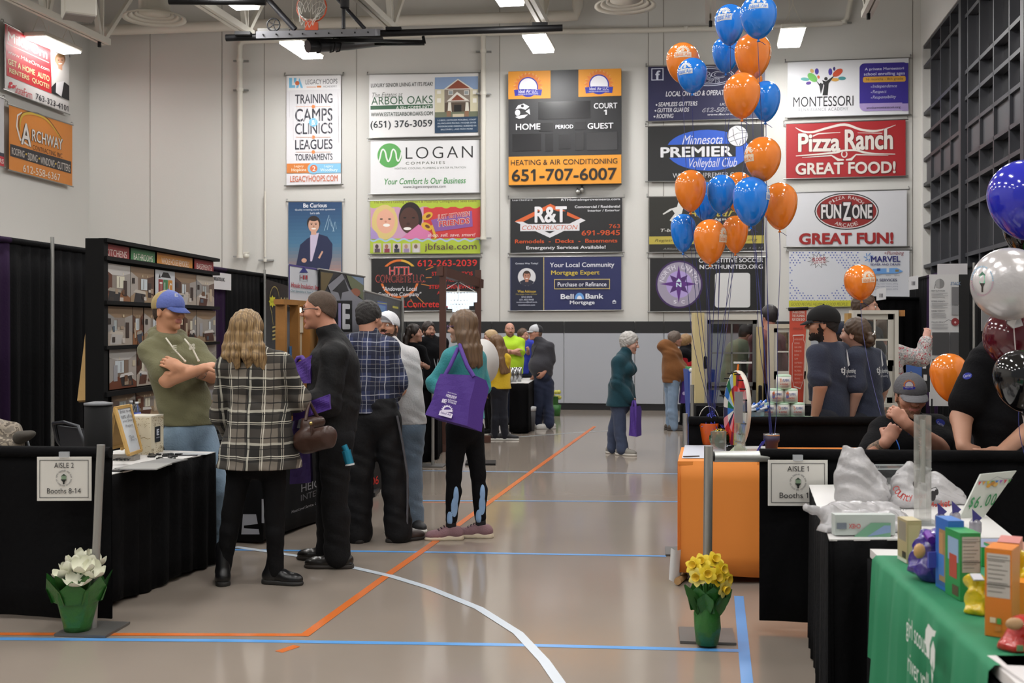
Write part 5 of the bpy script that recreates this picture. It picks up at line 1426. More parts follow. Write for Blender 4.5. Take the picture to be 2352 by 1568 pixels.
# man in white cap
p = Person('man in white shirt and white cap, half hidden behind the navy plaid man', 8.95, 925, -22, 1.76, dict(
 head=(890, 752), neck=(897, 792), chest=(908, 850), waist=(920, 925), pelvis=(925, 975), shl=(938, 820, -.02), shr=(868, 822, .06), ell=(945, 882, .0), wrl=(912, 905, -.2), elr=(862, 890), wrr=(885, 915, -.2),
 hipl=(942, 985), hipr=(910, 985), knl=(943, 1090), knr=(915, 1090), anl=(950, 1198), anr=(915, 1200)), hy=-14, pitch=-8, w=1.05, sk='b98468', h=.0075, thin=1.1, beard='4a3428')
p.top(cloth('cdcbcc', .06), 1.6 - 222 / 290, .85, .026, .007, .02, 'white_shirt', .022)
p.pants(cloth('6d7f92', .25), .024, .95, .016, .006, 'jeans'); p.shoes(mat('1b1b1d', .6), 'e8e6e2', (30, -20))
p.hair(mat('3a2a22', .8), 'short', thick=.006);
p.cap(cloth('dcdce0', .04), cloth('dcdce0', .04), cloth('cfcfd6', .04), tilt=.15)
# teal sweater woman
p = Person('woman with long brown hair and glasses in teal sweater, carrying a purple tote', 8.54, 1065, -118, 1.70, dict(
 head=(1062, 752), neck=(1074, 800), chest=(1070, 850), waist=(1070, 920), pelvis=(1068, 975), shl=(1040, 822, -.1), shr=(1095, 825, .1), ell=(998, 880, -.1), wrl=(1025, 905, -.22),
 elr=(1108, 890, .14), wrr=(1075, 895, .2), hipl=(1050, 985, -.03), hipr=(1086, 985, .04), knl=(1042, 1095, -.03), knr=(1098, 1090, .04), anl=(1036, 1208, -.03), anr=(1104, 1204, .06)),
 hy=-112, pitch=2, w=1.0, sk='c59880', h=.0065, fem=True)
p.top(cloth('37898f', .08), 1.6 - 212 / 304, 1.98, .022, .005, None, 'sweater', .01)
lb = mat('8fb4de', .7)
p.pants(cloth('0b0b0e', .05), .003, .86, .003, .002, 'leggings', h=.006)
for n in 'lr':
 S = SDF(.0055); k, a = p.J['kn' + n], p.J['an' + n]
 S.caps(k, k.lerp(a, .86), .0625, .0485, .02); S.caps(k.lerp(a, .3) - p.f * .02, k.lerp(a, .5) - p.f * .012, .0575, .05, .02)
 for t, x, r, z in ((.36, .028, .02, .07), (.6, .02, .026, .075), (.84, -.012, .022, .06)): S.ell(k.lerp(a, t) + V3((x, -.05, 0)), (r, .07, z), None, .01, 0, 'i')
 S.mesh('calf_panel', [lb], p.root)
p.shoes(mat('8a6a70', .75, bump=.2, bs=120), 'd8ccb4', (-82, -96), 'sneaker', L=.265, lace='3a2830', sh=.04)
S = SDF(.007)
for n in 'lr': S.caps(p.J['an' + n] + V3((0, 0, .0)), p.J['an' + n] + V3((0, 0, .06)), .04, .038, .01)
S.mesh('socks', [mat('1c1a1e', .9)], p.root)
br = bands('brown_strands', '664e38', [(0, .0113, .1, .4, '443224', .45), (0, .0077, .4, .3, '8a6e50', .4), (1, .019, .7, .25, '3c2c20', .35)], .45)
def lng(S):
 hp = p.hp
 for i in range(8):
  x = (i - 3.5) / 3.5
  strands(S, [hp(x * .065, -.06 + .03 * abs(x), .06), hp(x * .09, -.1 + .05 * abs(x), -.06), hp(x * .1, -.12 + .05 * abs(x), -.16), hp(x * .09, -.13 + .04 * abs(x), -.27 + .02 * math.sin(i * 3))], .036, .028, .02)
 strands(S, [hp(.075, .0, .03), hp(.085, -.01, -.05), hp(.09, -.03, -.13)], .03, .03)
p.hair(br, 'long', extra=lng, thick=.018, strand=.003); p.glasses('5a3a6a')
def art(pn):
 pn.text('North Suburban', 1030, 900, 1052, 903, 'd8d0e4', .02); pn.text('HOME SHOW', 1027, 905, 1053, 912, 'e4dcf0', .06); pn.text('a home improvement expo', 1030, 912, 1049, 915, 'd8d0e4', .0)
 pn.text('IE', 1018, 916, 1030, 926, 'e4dcf0', .08); pn.text('ELEVATION', 1031, 917, 1053, 921, 'e4dcf0', .04); pn.text('EXTERIORS', 1031, 922, 1051, 926, 'e4dcf0', .04)
 pn.star(1028, 945, 11, 15, 11, 'e4dcf0', rot=0, a0=-10, a1=190); pn.ell(1029, 942, 8, 6, '4a2c84', 0, 180); pn.rect(1012, 944, 1044, 955, 'e4dcf0'); pn.text('Ideal Air', 1015, 946, 1041, 951, '4a2c84', .02)
bag('tote_bag', 'large purple tote bag with white logos on the teal sweater woman\'s shoulder', (P(976, 952, 8.08), P(1073, 978, 8.0), P(1092, 862, 8.08), P(1012, 858, 8.16)), BAGM, (.1, .08, -.05),
 [[P(1089, 866, 8.08), P(1073, 840, 8.14), P(1058, 800, 8.28), P(1056, 792, 8.42), P(1068, 800, 8.6)], [P(1022, 862, 8.16), P(1035, 838, 8.2), P(1052, 800, 8.3)]], art=art)
# ---------------------------------------------------------------- people further back, left side
BT = cloth('0d0d10', .05); DK = hairm('dk', '2a201c', '140e0c', '42322a')
p = Person('woman with long dark hair in black t-shirt behind a black counter, smiling in profile', 15.0, 950, 62, 1.64, dict(
 head=(952, 766), neck=(948, 792), chest=(950, 818), waist=(950, 850), pelvis=(950, 875), shl=(968, 806, -.1), shr=(932, 806, .1), ell=(981, 842, -.15), wrl=(968, 836, -.3), hdl=(955, 830, -.3), elr=(935, 842), wrr=(960, 838, -.25)),
 hy=78, sk='b98c78', h=.012, fem=True, pitch=-4)
p.top(BT, .85, .8, .02, .003, name='t_shirt'); p.pants(BLKT, .01); p.shoes(BT)
def lng(S):
 hp = p.hp
 for x in (-1, -.5, 0, .5, 1): strands(S, [hp(x * .06, -.06, .05), hp(x * .085, -.1, -.06), hp(x * .1, -.11, -.2), hp(x * .11, -.11, -.4 + .05 * abs(x))], .04, .03)
p.hair(DK, 'long', extra=lng, thick=.014, h=.01)
p = Person('bearded man in black polo with a white lanyard badge, behind the black counter', 15.6, 993, 28, 1.70, dict(head=(985, 759)), hy=32, sk='b98a74', h=.012, beard='2c201a')
p.top(cloth('121215', .05), .88, .8, .02, .003, .05, 'polo_shirt'); p.pants(BLKT); p.shoes(BT); p.hair(DK, 'short', thick=.014, h=.01); p.lanyard('c4c4c8', drop=.42)
p = Person('person with light brown hair in yellow sweater, leaning over the far left table', 16.0, 1145, -150, 1.58, dict(
 head=(1138, 789), neck=(1140, 812), chest=(1145, 838), waist=(1146, 866), pelvis=(1146, 890), shl=(1128, 826, 0), shr=(1160, 824, 0), ell=(1122, 862, -.05), wrl=(1118, 898, .05), elr=(1162, 862, .1), wrr=(1150, 885, .25),
 hipl=(1140, 892), hipr=(1153, 892), knl=(1138, 945), knr=(1156, 945), anl=(1136, 1000), anr=(1160, 1002)), hy=-120, sk='c4987e', h=.012, fem=True)
p.top(cloth('d4b02a', .1), 1.6 - 142 / 162, 1.95, .03, .006, None, 'sweater', .016); p.pants(cloth('1a1c26'), .008); p.shoes(mat('1c1c20', .6), 'dcdcd8', (100, 80))
def lng(S):
 hp = p.hp
 for x in (-1, -.5, 0, .5, 1): strands(S, [hp(x * .06, -.06, .05), hp(x * .085, -.1, -.08), hp(x * .09, -.13, -.22), hp(x * .08, -.16, -.4)], .038, .03)
p.hair(hairm('lb', '7a5a3c', '4e3826', 'a07c58'), 'long', extra=lng, thick=.014, h=.01)
p = Person('person with short blond hair behind the yellow sweater person', 16.8, 1126, -70, 1.55, dict(head=(1126, 778)), sk='cc9c86', h=.013, fem=True)
p.top(cloth('8c3a40'), .9, 1.9); p.pants(BLKT); p.shoes(BT); p.hair(hairm('bl', 'b89a70', '8a6e48', 'd4bc94'), 'short', h=.012, thick=.02, front=.03); p.glasses()
p = Person('bald bearded man in neon yellow t-shirt with arms crossed, far left tables', 18.3, 1174, 8, 1.70, dict(
 head=(1171, 758), elr=(1152, 812, -.12), wrr=(1180, 808, -.28), hdr=(1192, 802, -.25), ell=(1196, 812, -.12), wrl=(1168, 806, -.3), hdl=(1158, 803, -.25), hbr=V3((0, -.6, 1)), hbl=V3((0, -.6, 1)), shr=(1155, 787), shl=(1194, 787)), sk='c08c78', h=.012, w=1.1, belly=.02, thin=1.1, beard='8a6a54')
p.top(mat('b4dc2a', .8, bump=.2), .84, .85, .025, .006, name='t_shirt'); p.pants(JEAND); p.shoes(BT); p.lanyard('3a3a30', badge=False)
p = Person('man in royal blue shirt behind the neon yellow t-shirt man', 19.2, 1204, -20, 1.62, dict(head=(1202, 771), ell=(1213, 815), wrl=(1213, 803, -.35)), hy=40, sk='bd8a74', h=.013)
p.top(cloth('3440b0'), .8, .8, .02, .004, name='t_shirt'); p.pants(JEAND); p.shoes(BT); p.hair(hairm('br2', '5e4636', '3c2c22', '7a5e48'), 'short', h=.012)
p = Person('man in charcoal polo, grey cap and white sneakers, hand in his jeans pocket', 17.85, 1246, -62, 1.66, dict(
 head=(1230, 764), neck=(1240, 784), shl=(1262, 797, -.08), shr=(1234, 797, .1), ell=(1264, 832, -.05), wrl=(1250, 855, -.18), hdl=(1240, 866, -.18), knl=(1258, 930), knr=(1238, 930), anl=(1262, 974, -.1), anr=(1234, 970, .1), hipl=(1257, 882), hipr=(1240, 882)), hy=-72, sk='c08a74', h=.011, belly=.03, w=1.05, thin=1.08)
p.top(cloth('38383e', .08), .83, .85, .024, .005, .05, 'polo_shirt', .02); p.pants(cloth('242c44', .15), .026, .97, .02, .006, 'jeans'); p.shoes(mat('d4d2ce', .6), 'c4c2be', (-78, -50), 'sneaker', L=.3)
p.hair(mat('6a5648', .8), 'short', thick=.005, h=.011); p.cap(cloth('c4c6ca'), cloth('2c2c30'), cloth('b4b6ba'), mesh_back=True, tilt=-.05); p.lanyard('2a2a2c')
# ---------------------------------------------------------------- people on the right side
p = Person('white haired elderly woman in teal jacket and jeans standing in the open aisle', 14.2, 1428, 72, 1.56, dict(
 head=(1446, 788), neck=(1434, 816), chest=(1428, 850), waist=(1426, 890), pelvis=(1424, 925), shl=(1436, 832, .12), shr=(1422, 832, -.12), elr=(1418, 880, -.16), wrr=(1446, 915, -.16), hdr=(1458, 930, -.14), ell=(1440, 880, .15), wrl=(1450, 915, .15),
 hipr=(1420, 925, -.08), hipl=(1428, 925, .08), knr=(1424, 985, -.08), knl=(1410, 985, .08), anr=(1430, 1033, -.1), anl=(1408, 1030, .1)), hy=76, pitch=12, sk='c89a88', h=.009, hs=1.06, fem=True, w=1.02)
p.top(cloth('123c48', .1), 1.6 - 182 / 183 + .0, 1.98, .04, .008, .055, 'jacket', .012, .02); p.pants(cloth('3e4860', .2), .022, .97, .016, .006, 'jeans', mats=()); p.shoes(mat('8c8880', .7), 'cfcac2', (70, 60), 'sneaker', L=.26, lace='e0dcd4')
p.hair(hairm('wh', 'b8b4b0', '8c8884', 'd4d0cc'), 'short', thick=.02, h=.008, front=.045, strand=.007)
bag('tote_bag', 'plain purple tote bag carried by the white haired woman', (P(1444, 1000, 14.0), P(1462, 1003, 13.9), P(1462, 933, 13.95), P(1448, 933, 14.0)), BAGM, (.085, .2, 0), [[P(1452, 934, 14.0), P(1454, 920, 14.0), P(1458, 920, 14.0), P(1460, 934, 13.97)]])
p = Person('person in brown hooded work jacket and light jeans near the far right booth', 17.5, 1543, 108, 1.55, dict(
 head=(1551, 779), shr=(1540, 812, -.1), shl=(1548, 810, .12), elr=(1556, 846, -.12), wrr=(1572, 852, -.12), ell=(1562, 846, .1), wrl=(1574, 850, .12), anr=(1548, 981, -.08), anl=(1540, 981, .1), knr=(1545, 930, -.08), knl=(1540, 930, .1)), hy=112, sk='bd8c78', h=.011, w=1.1, belly=.02)
def hd(S): S.ell(p.J['neck'] - p.f * .1 + V3((0, 0, .0)), (.12, .12, .11), None, .06)
p.top(cloth('7a4e28', .12), 1.6 - 128 / 148.6, 1.98, .04, .009, .06, 'work_jacket', .02, extra=hd); p.pants(cloth('7d92aa', .2), .022, .97, .014, .006, 'jeans'); p.shoes(mat('4a423c', .7), '3a3430', (95, 85), L=.28)
p.hair(hairm('gb', '6a5c52', '443a32', '8c8078'), 'short', h=.01, thick=.014, front=.03)
MB().tube([p.hp(0, -.07, .06) + V3((.045 * math.cos(t), .02, .045 * math.sin(t))) for t in [i * .63 for i in range(10)]], .012, mat('a89ab0', .6), 6, closed=True).build('hair_clip', p.root)
p = Person('person with short blond hair in red sleeves and black vest behind the brown jacket', 17.9, 1576, 105, 1.53, dict(
 head=(1577, 786), elr=(1572, 845, -.15), wrr=(1594, 832, -.15), hdr=(1602, 826, -.1), shr=(1572, 812, -.12), shl=(1580, 812, .12), ell=(1586, 842, .1), wrl=(1596, 836, .1)), hy=110, sk='c89a86', h=.011, fem=True)
p.top(cloth('b01c28', .1), .84, 1.96, .016, .005, .04, 'red_shirt'); p.top(cloth('141318', .05), .82, .1, .035, .005, .05, 'vest', arms=''); p.pants(BLKT); p.shoes(BT); p.hair(hairm('bl2', '9a7850', '6e5236', 'b89468'), 'short', h=.01, thick=.018, front=.035)
def art(pn): pn.ell(1571, 903, 4, 4, 'b8a8d4'); pn.text('NMC', 1575, 908, 1586, 914, 'dcd4ea', .06)
bag('tote_bag', 'purple tote bag with white logo below the red sleeved person', (P(1562, 926, 17.5), P(1587, 926, 17.5), P(1586, 872, 17.5), P(1567, 870, 17.5)), BAGM, (.0, .15, 0), art=art)
p = Person('dark haired person in black whose head shows above the cream window display', 13.0, 1762, -150, 1.78, dict(head=(1766, 726)), sk='b8806c', h=.012)
p.top(cloth('8c5a5c'), .9, 1.95, .02, collar=.05); p.pants(BLKT); p.shoes(BT); p.hair(hairm('dk2', '241e20', '141012', '383034'), 'long', h=.011, thick=.014)
p = Person('person in sage green jacket bending, seen through the grey display window', 14.2, 1688, 120, 1.72, dict(
 head=(1716, 768), neck=(1704, 788), chest=(1690, 818), waist=(1682, 860), pelvis=(1680, 890), shr=(1690, 802, -.12), shl=(1698, 800, .12), elr=(1700, 845, -.1), wrr=(1730, 845), ell=(1712, 840, .1), wrl=(1735, 840, .1)), hy=100, pitch=25, sk='a87868', h=.013)
p.top(cloth('848c74'), .8, 1.95, .035); p.pants(BLKT); p.shoes(BT); p.hair(DK, 'short', h=.012)
p = Person('person with blond hair in black, seen through the small four pane window', 13.4, 1796, 160, 1.52, dict(head=(1790, 778)), sk='c8a088', h=.013, fem=True)
p.top(BT, .85, 1.95); p.pants(BLKT); p.shoes(BT)
def lng(S):
 for x in (-1, 0, 1): strands(S, [p.hp(x * .06, -.06, .05), p.hp(x * .09, -.09, -.1), p.hp(x * .09, -.09, -.24)], .045, .035)
p.hair(bh, 'long', extra=lng, h=.011, thick=.016)
p = Person('person in dark blue cap mostly hidden between the two navy t-shirt backs', 10.6, 1924, 160, 1.66, dict(head=(1924, 768)), sk='b88870', h=.012)
p.top(cloth('2a2e3c'), .9, 1.95); p.pants(BLKT); p.shoes(BT); p.hair(DK, 'short', h=.011, thick=.006); p.cap(cloth('1c2436'), cloth('1c2436'), cloth('1c2436'))
p = Person('man with short brown hair whose face shows above the white window display', 9.6, 1990, 55, 1.88, dict(head=(1988, 707)), hy=62, sk='b98a76', h=.009)
p.top(cloth('1c1e28'), .9, 1.95, collar=.05); p.pants(BLKT); p.shoes(BT); p.hair(hairm('br3', '4a382c', '2e221a', '66503e'), 'short', thick=.012, front=.01)
NV = cloth('2e3446', .08)
p = Person('bearded man in navy t-shirt and black cap with his back to us, right booth', 8.4, 1905, -128, 1.76, dict(
 head=(1889, 744), neck=(1905, 792), chest=(1908, 850), waist=(1910, 925), pelvis=(1905, 975), shl=(1878, 816, -.08), shr=(1930, 812, .1), ell=(1884, 888, -.14), wrl=(1872, 960, -.12), elr=(1938, 890, .15), wrr=(1935, 960, .2)),
 hy=-106, pitch=2, w=.94, sk='b08068', h=.0072, hs=1.06, thin=1.1, beard='241a16')
p.top(NV, .78, .74, .018, .006, None, 't_shirt', .014); p.pants(cloth('20232c')); p.shoes(BT); p.hair(mat('1c1614', .8), 'short', thick=.008, front=.0);
p.cap(mat('0c0c0e', .9), mat('0c0c0e', .9), mat('121215', .9), tilt=-.1); p.glasses('2a2a2c')
def backprint(u0, u1, Y, ex):
 pn = Panel(P((u0 + u1) / 2, 850, Y), ex, rough=.8)
 w_ = u1 - u0
 pn.poly([(u0 + w_ * .4, 800), (u0 + w_ * .5, 815), (u0 + w_ * .62, 838), (u0 + w_ * .5, 842), (u0 + w_ * .42, 822)], 'c8ccd0'); pn.text('tj', u0, 842, u0 + w_ * .3, 862, 'c8ccd0', .05); pn.text("'s plumbing", u0 + w_ * .3, 846, u1, 860, 'c8ccd0', .04); pn.text('& heating', u0 + w_ * .35, 861, u1, 868, 'a8acb4', .02)
 pn.build('back_print', p.root)
backprint(1930, 1964, 8.22, (1, .75, 0))
p = Person('woman with brown hair in a bun and navy t-shirt, arm hanging, right booth', 8.5, 1985, -140, 1.69, dict(
 head=(1964, 768), neck=(1972, 802), chest=(1985, 855), waist=(1990, 925), pelvis=(1990, 975), shl=(1962, 822, -.1), shr=(2010, 824, .08), ell=(1968, 900, -.16), wrl=(1953, 960, -.1), elr=(2026, 895, .1), wrr=(2015, 950, .2)),
 hy=-132, pitch=-2, w=1.02, sk='c49884', h=.0072, fem=True, thin=1.15)
p.top(NV, .78, .8, .018, .005, None, 't_shirt', .012); p.pants(cloth('20232c')); p.shoes(BT)
def bun(S):
 hp = p.hp
 for i in range(5): S.ell(hp(.032 * math.cos(i * 1.26), -.135 + .006 * i, -.035 + .032 * math.sin(i * 1.26)), (.03, .03, .028), None, .008)
p.hair(hairm('bn', '4c3a2c', '2c2018', '6a543e'), 'short', extra=bun, thick=.012, strand=.004, front=.03)
MB().tube([p.hp(-.05, -.13, .03), p.hp(.0, -.155, .02), p.hp(.03, -.15, .0)], .006, mat('c8c4c0', .3, .7), 6).build('hair_clip', p.root)
backprint(2012, 2038, 8.3, (1, 1.1, 0))
FLW = blotch('flower_print', [(0, 'c4c0be'), (.44, '8c8c8e'), (.5, 'bcb8b6'), (.56, 'a8404c'), (.61, 'd0ccc8')], 30)
p = Person('person in white flower print sleeve reaching up behind the white window display', 9.9, 2030, 160, 1.68, dict(head=(2028, 762), shr=(2062, 815, 0), elr=(2118, 822, -.05), wrr=(2126, 782, -.05), hdr=(2132, 755, -.02), hbr=V3((0, -1, 0)), shl=(1995, 812)), sk='c8988a', h=.009, fem=True, thin=1.25)
p.top(FLW, .85, 1.9, .028, .005, name='flower_print_shirt'); p.pants(BLKT); p.shoes(BT); p.hair(hairm('bn2', '5a4434', '3c2c20', '7a604a'), 'long', h=.009)
# seated balloon worker
p = Person('seated man in grey cap and black polo tying balloon ribbon with both hands', 6.6, 2092, -4, 1.78, dict(
 head=(2091, 909, .0), neck=(2090, 972, .06), chest=(2090, 1030, .1), waist=(2092, 1090, .14), pelvis=(2092, 1130, .16), shr=(2026, 990, .08), shl=(2154, 982, .08), elr=(1998, 1052, -.08), wrr=(2034, 1016, -.26), hdr=(2054, 984, -.26),
 ell=(2162, 1028, -.1), wrl=(2082, 974, -.32), hdl=(2050, 940, -.32), curll=1.5, curlr=1.7, hbl=V3((.2, -.9, .3)), hbr=V3((-.3, -.9, .2)), htl=V3((0, 0, 1)), htr=V3((0, 0, 1)),
 hipl=(2125, 1135, .1), hipr=(2060, 1135, .1), knl=(2135, 1140, -.38), knr=(2050, 1140, -.38), anl=(2130, 1345, -.36), anr=(2055, 1345, -.36)), hy=-3, pitch=11, w=1.06, sk='b5826c', h=.0062, thin=1.16, hs=1.02, beard='8a6650')
p.top(cloth('0c0c0f', .05), .42, .82, .016, .005, .03, 'polo_shirt', .014); p.pants(BLKT, .02); p.shoes(BT)
p.hair(mat('2e221c', .8), 'short', thick=.005);
cp = p.cap(cloth('5c5c60', .06), cloth('5c5c60'), cloth('78787c', .06), tilt=-.1)
pn = Panel(p.hp(0, .125, .09), p.hl, p.hu, rough=.8); pn.lay = .002
sunburst(pn, 2088, 885, 10, 'd8803c', txt='Ideal Air', disc='dcd8d8'); pn.build('logo', cp)
tt2 = blotch('tattoo_dense', [(0, '7a6452'), (.4, '544a40'), (.52, '8a6e5a'), (.62, '4e463e')], 30)
S = SDF(.0062); S.caps(p.J['elr'].lerp(p.J['shr'], .12), p.J['elr'].lerp(p.J['wrr'], .88), .0565, .037, .02); S.mesh('tattoo', [tt2], p.root)
pn = Panel(P(2160, 978, 6.5), (1, .5, 0), rough=.7); pn.ell(2159, 969, 11, 7, '3a48b4', rot=-.4); pn.text('Carrier', 2152, 966, 2167, 973, 'd8dcf0', .02, slope=-.4); pn.build('sleeve_badge', p.root)
pn = Panel(P(2092, 990, 6.44), (1, 0, 0), rough=.7); pn.rect(2086, 986, 2102, 997, '3a3f9c'); pn.text('Ideal', 2087, 988, 2099, 995, 'dce0f4', .03); pn.build('chest_print', p.root)
MB().tube([P(2059, 1010, 6.32), P(2064, 1022, 6.3), P(2066, 1030, 6.3), P(2062, 1046, 6.32)], .003, mat('2f6fd8', .3), 5).build('curled_ribbon', None, 'short curled blue ribbon end hanging from the seated man\'s fist', 'ribbon')
# standing man at the right edge
p = Person('man in black polo at the right edge, hands behind his back, behind the foil balloons', 6.3, 2312, 150, 1.83, dict(
 head=(2338, 690, 0), neck=(2330, 762), chest=(2320, 850), waist=(2318, 945), pelvis=(2318, 1010), shl=(2262, 832, -.04), shr=(2385, 830, .04), ell=(2208, 960, -.05), wrl=(2212, 1024, -.22), hdl=(2240, 1050, -.26), elr=(2420, 940, -.05), wrr=(2300, 1040, -.3), hdr=(2262, 1046, -.32),
 curll=1.0, hbl=V3((0, -1, .2))), hy=150, sk='bd8e76', h=.0065, w=1.15, belly=.03, thin=1.28)
p.top(cloth('0c0c0f', .05), 1.6 - 280 / 413, .7, .022, .006, .05, 'polo_shirt', .02); p.pants(cloth('47474c', .06), .025, name='grey_trousers'); p.shoes(BT); p.hair(DK, 'short')
pn = Panel(P(2226, 866, 6.12), (1, -.55, 0), rough=.7); pn.ell(2222, 863, 11, 7.5, '3d48b8', rot=.25); pn.text('Carrier', 2213, 860, 2231, 867, 'd8dcf4', .03, slope=.2); pn.build('sleeve_badge', p.root)
# ================================================================ drapes, tables, booth things on the left
def wavy(mb, a, b, z0, z1, m, amp=.03, per=.2, seed=0., flare=.25, both=True, hem=0., th=.012):
 """hanging cloth between two floor points, with folds that grow towards the hem"""
 a, b = V3((a[0], a[1], 0)), V3((b[0], b[1], 0)); L = (b - a).length; d = (b - a) / L; n = V3((-d.y, d.x, 0))
 k = max(8, int(L / .03)); rows = 7; vs = []
 for s_ in ((0, th) if both else (0,)):
  for j in range(rows):
   t = j / (rows - 1)
   for i in range(k + 1):
    x = i / k * L
    ph = x / per * 6.283 + seed
    o = amp * (.35 + .65 * t) * (math.sin(ph + .8 * math.sin(ph * .37 + seed)) + .35 * math.sin(ph * 2.3 + 1 + seed)) * (1 if t > 0 else .5)
    vs.append(a + d * x + n * (o + s_) + V3((0, 0, z1 + (z0 - z1) * t + (hem * math.sin(ph * .21 + seed) if j == rows - 1 else 0))))
 N = rows * (k + 1); fs = []
 for j in range(rows - 1):
  for i in range(k):
   q = j * (k + 1) + i
   fs.append((q, q + 1, q + k + 2, q + k + 1))
   if both: fs.append((N + q + k + 1, N + q + k + 2, N + q + 1, N + q))
 if both:
  for i in range(k): fs += [(i + 1, i, N + i, N + i + 1), (N - k - 1 + i, N - k + i, 2 * N - k + i, 2 * N - k - 1 + i)]
 mb.face_set(vs, fs, m, True)
def drape(label, a, b, z1, m, z0=.03, group=None, name='curtain_drape', amp=.03, seed=0., rail=True, per=.2):
 mb = MB(); wavy(mb, a, b, z0, z1 - .02, m, amp, per, seed, hem=.012)
 root = empty(name, (a[0], a[1], 0), label, 'drape', group)
 mb.build('cloth', root)
 if rail: MB().tube([V3((a[0], a[1], z1 - .02)), V3((b[0], b[1], z1 - .02))], .03, m, 10).build('rail_sleeve', root)
 return root
def pole(label, x, y, z, r=.019, plate=True, lean=(0, 0), group='silver drape poles'):
 root = empty('drape_pole', (x, y, 0), label, 'pole', group)
 MB().tube([V3((x, y, .012)), V3((x + lean[0], y + lean[1], z))], r, mat('a8a8a4', .35, .7, bump=.05, bs=20), 14).build('upright', root)
 if plate: MB().box((x, y, .008), (.28, .28, .012), mat('6e6c6a', .5, .5), rz=-.17 + .05).build('base_plate', root)
 return root
def dl(Y): return (-4.79 + .11 * (Y - 10.6), Y)
MK = mat('08080a', .92, bump=.25, bs=40, spec=.15); MP = mat('24102f', .9, bump=.2, bs=40, spec=.2)
for i, (y0, y1, m, lab) in enumerate(((7.8, 10.75, MP, 'purple back drape at the left edge'), (10.75, 11.4, MK, 'black back drape left of the first silver pole'), (11.4, 15.2, MK, 'black back drape behind the remodeling photo board'),
        (15.2, 16.4, MP, 'purple back drape right of the remodeling photo board'), (16.4, 17.9, MK, 'black back drape left of the far silver pole'), (17.9, 21.5, MK, 'black back drape behind the light bulb banner'))):
 drape(lab, dl(y0), dl(y1), 2.44, m, group='back drapes of the left booths', seed=i)
x, y = dl(11.4); pole('silver pole rising above the black back drape left of the photo board', x + .08, y - .02, 2.5)
x, y = dl(17.9); pole('silver pole in the back drape left of the light bulb banner', x + .08, y - .02, 2.5)
# front rail: half height drape, leaning pole, flower pot, aisle sign
drape('black half height drape at the lower left behind the aisle sign', (-3.3, 6.25), (-2.17, 6.12), .94, MK, group='half height drapes', seed=2, per=.6, amp=.014)
b = FL(200, 1447); b2 = P(229, 1022, 5.95)
pole('leaning silver pole beside the white tulips', b.x + .03, b.y, b2.z, .021, True, (b2.x - b.x - .03, .0))
def sign(label, q, Y, ttl, sub, ex, group='aisle signs'):
 u0, v0, u1, v1 = q
 pn = Panel(P(u0, v0, Y), ex, rough=.4)
 a0, b0, a1, b1 = pn.box4(*q)
 root = empty('aisle_sign', pn.w((a0 + a1) / 2, b0), label, 'sign', group)
 m = MB(); m.hexa([pn.w(a0, b0), pn.w(a1, b0), pn.w(a1, b0, -.004), pn.w(a0, b0, -.004), pn.w(a0, b1), pn.w(a1, b1), pn.w(a1, b1, -.004), pn.w(a0, b1, -.004)], mat('d8d6cf', .35)); m.build('card', root)
 uc, vc, W, Hh = (u0 + u1) / 2, (v0 + v1) / 2, u1 - u0, v1 - v0
 pn.frame(u0 + W * .05, v0 + Hh * .07, u1 - W * .05, v1 - Hh * .07, 1.2, '3a3a3a')
 pn.text(ttl, uc - W * .18, v0 + Hh * .13, uc + W * .18, v0 + Hh * .25, '2c2c2c', .005)
 pn.text(sub, uc - W * .31, v0 + Hh * .71, uc + W * .31, v0 + Hh * .83, '2c2c2c', .005)
 r = Hh * .17
 pn.arctext('North Suburban Home Show', uc, vc - 2, r, 3.6, 2.2, '707070', 90, 7.2); pn.arctext('All Things Home Improvement', uc, vc - 2, r, 3.4, 2.1, '808080', 270, 6.2, None, True)
 pn.poly([(uc - r * .42, vc - r * .35), (uc, vc - r * .72), (uc + r * .42, vc - r * .35)], '3c4a3c'); pn.rect(uc - r * .32, vc - r * .42, uc + r * .32, vc + r * .1, '7d947a'); pn.rect(uc - r * .36, vc + r * .04, uc + r * .36, vc + r * .18, '2a2f2a')
 pn.poly([(uc - r * .28, vc + r * .18), (uc + r * .28, vc + r * .18), (uc + r * .1, vc + r * .42), (uc + r * .12, vc + r * .62), (uc, vc + r * .7), (uc - r * .12, vc + r * .62), (uc - r * .1, vc + r * .42)], '1c1f1c')
 pn.build('printed_design', root)
 m = MB(); m.box(pn.w((a0 + a1) / 2, b1 + .012, .0), (.05, .02, .03), mat('c8ccd0', .1, alpha=.5)); m.build('clip', root)
sign('white sign reading AISLE 2 Booths 8-14 on the left drape', (85, 1049, 210, 1150), 5.98, 'AISLE 2', 'Booths 8-14', (1, .03, 0))
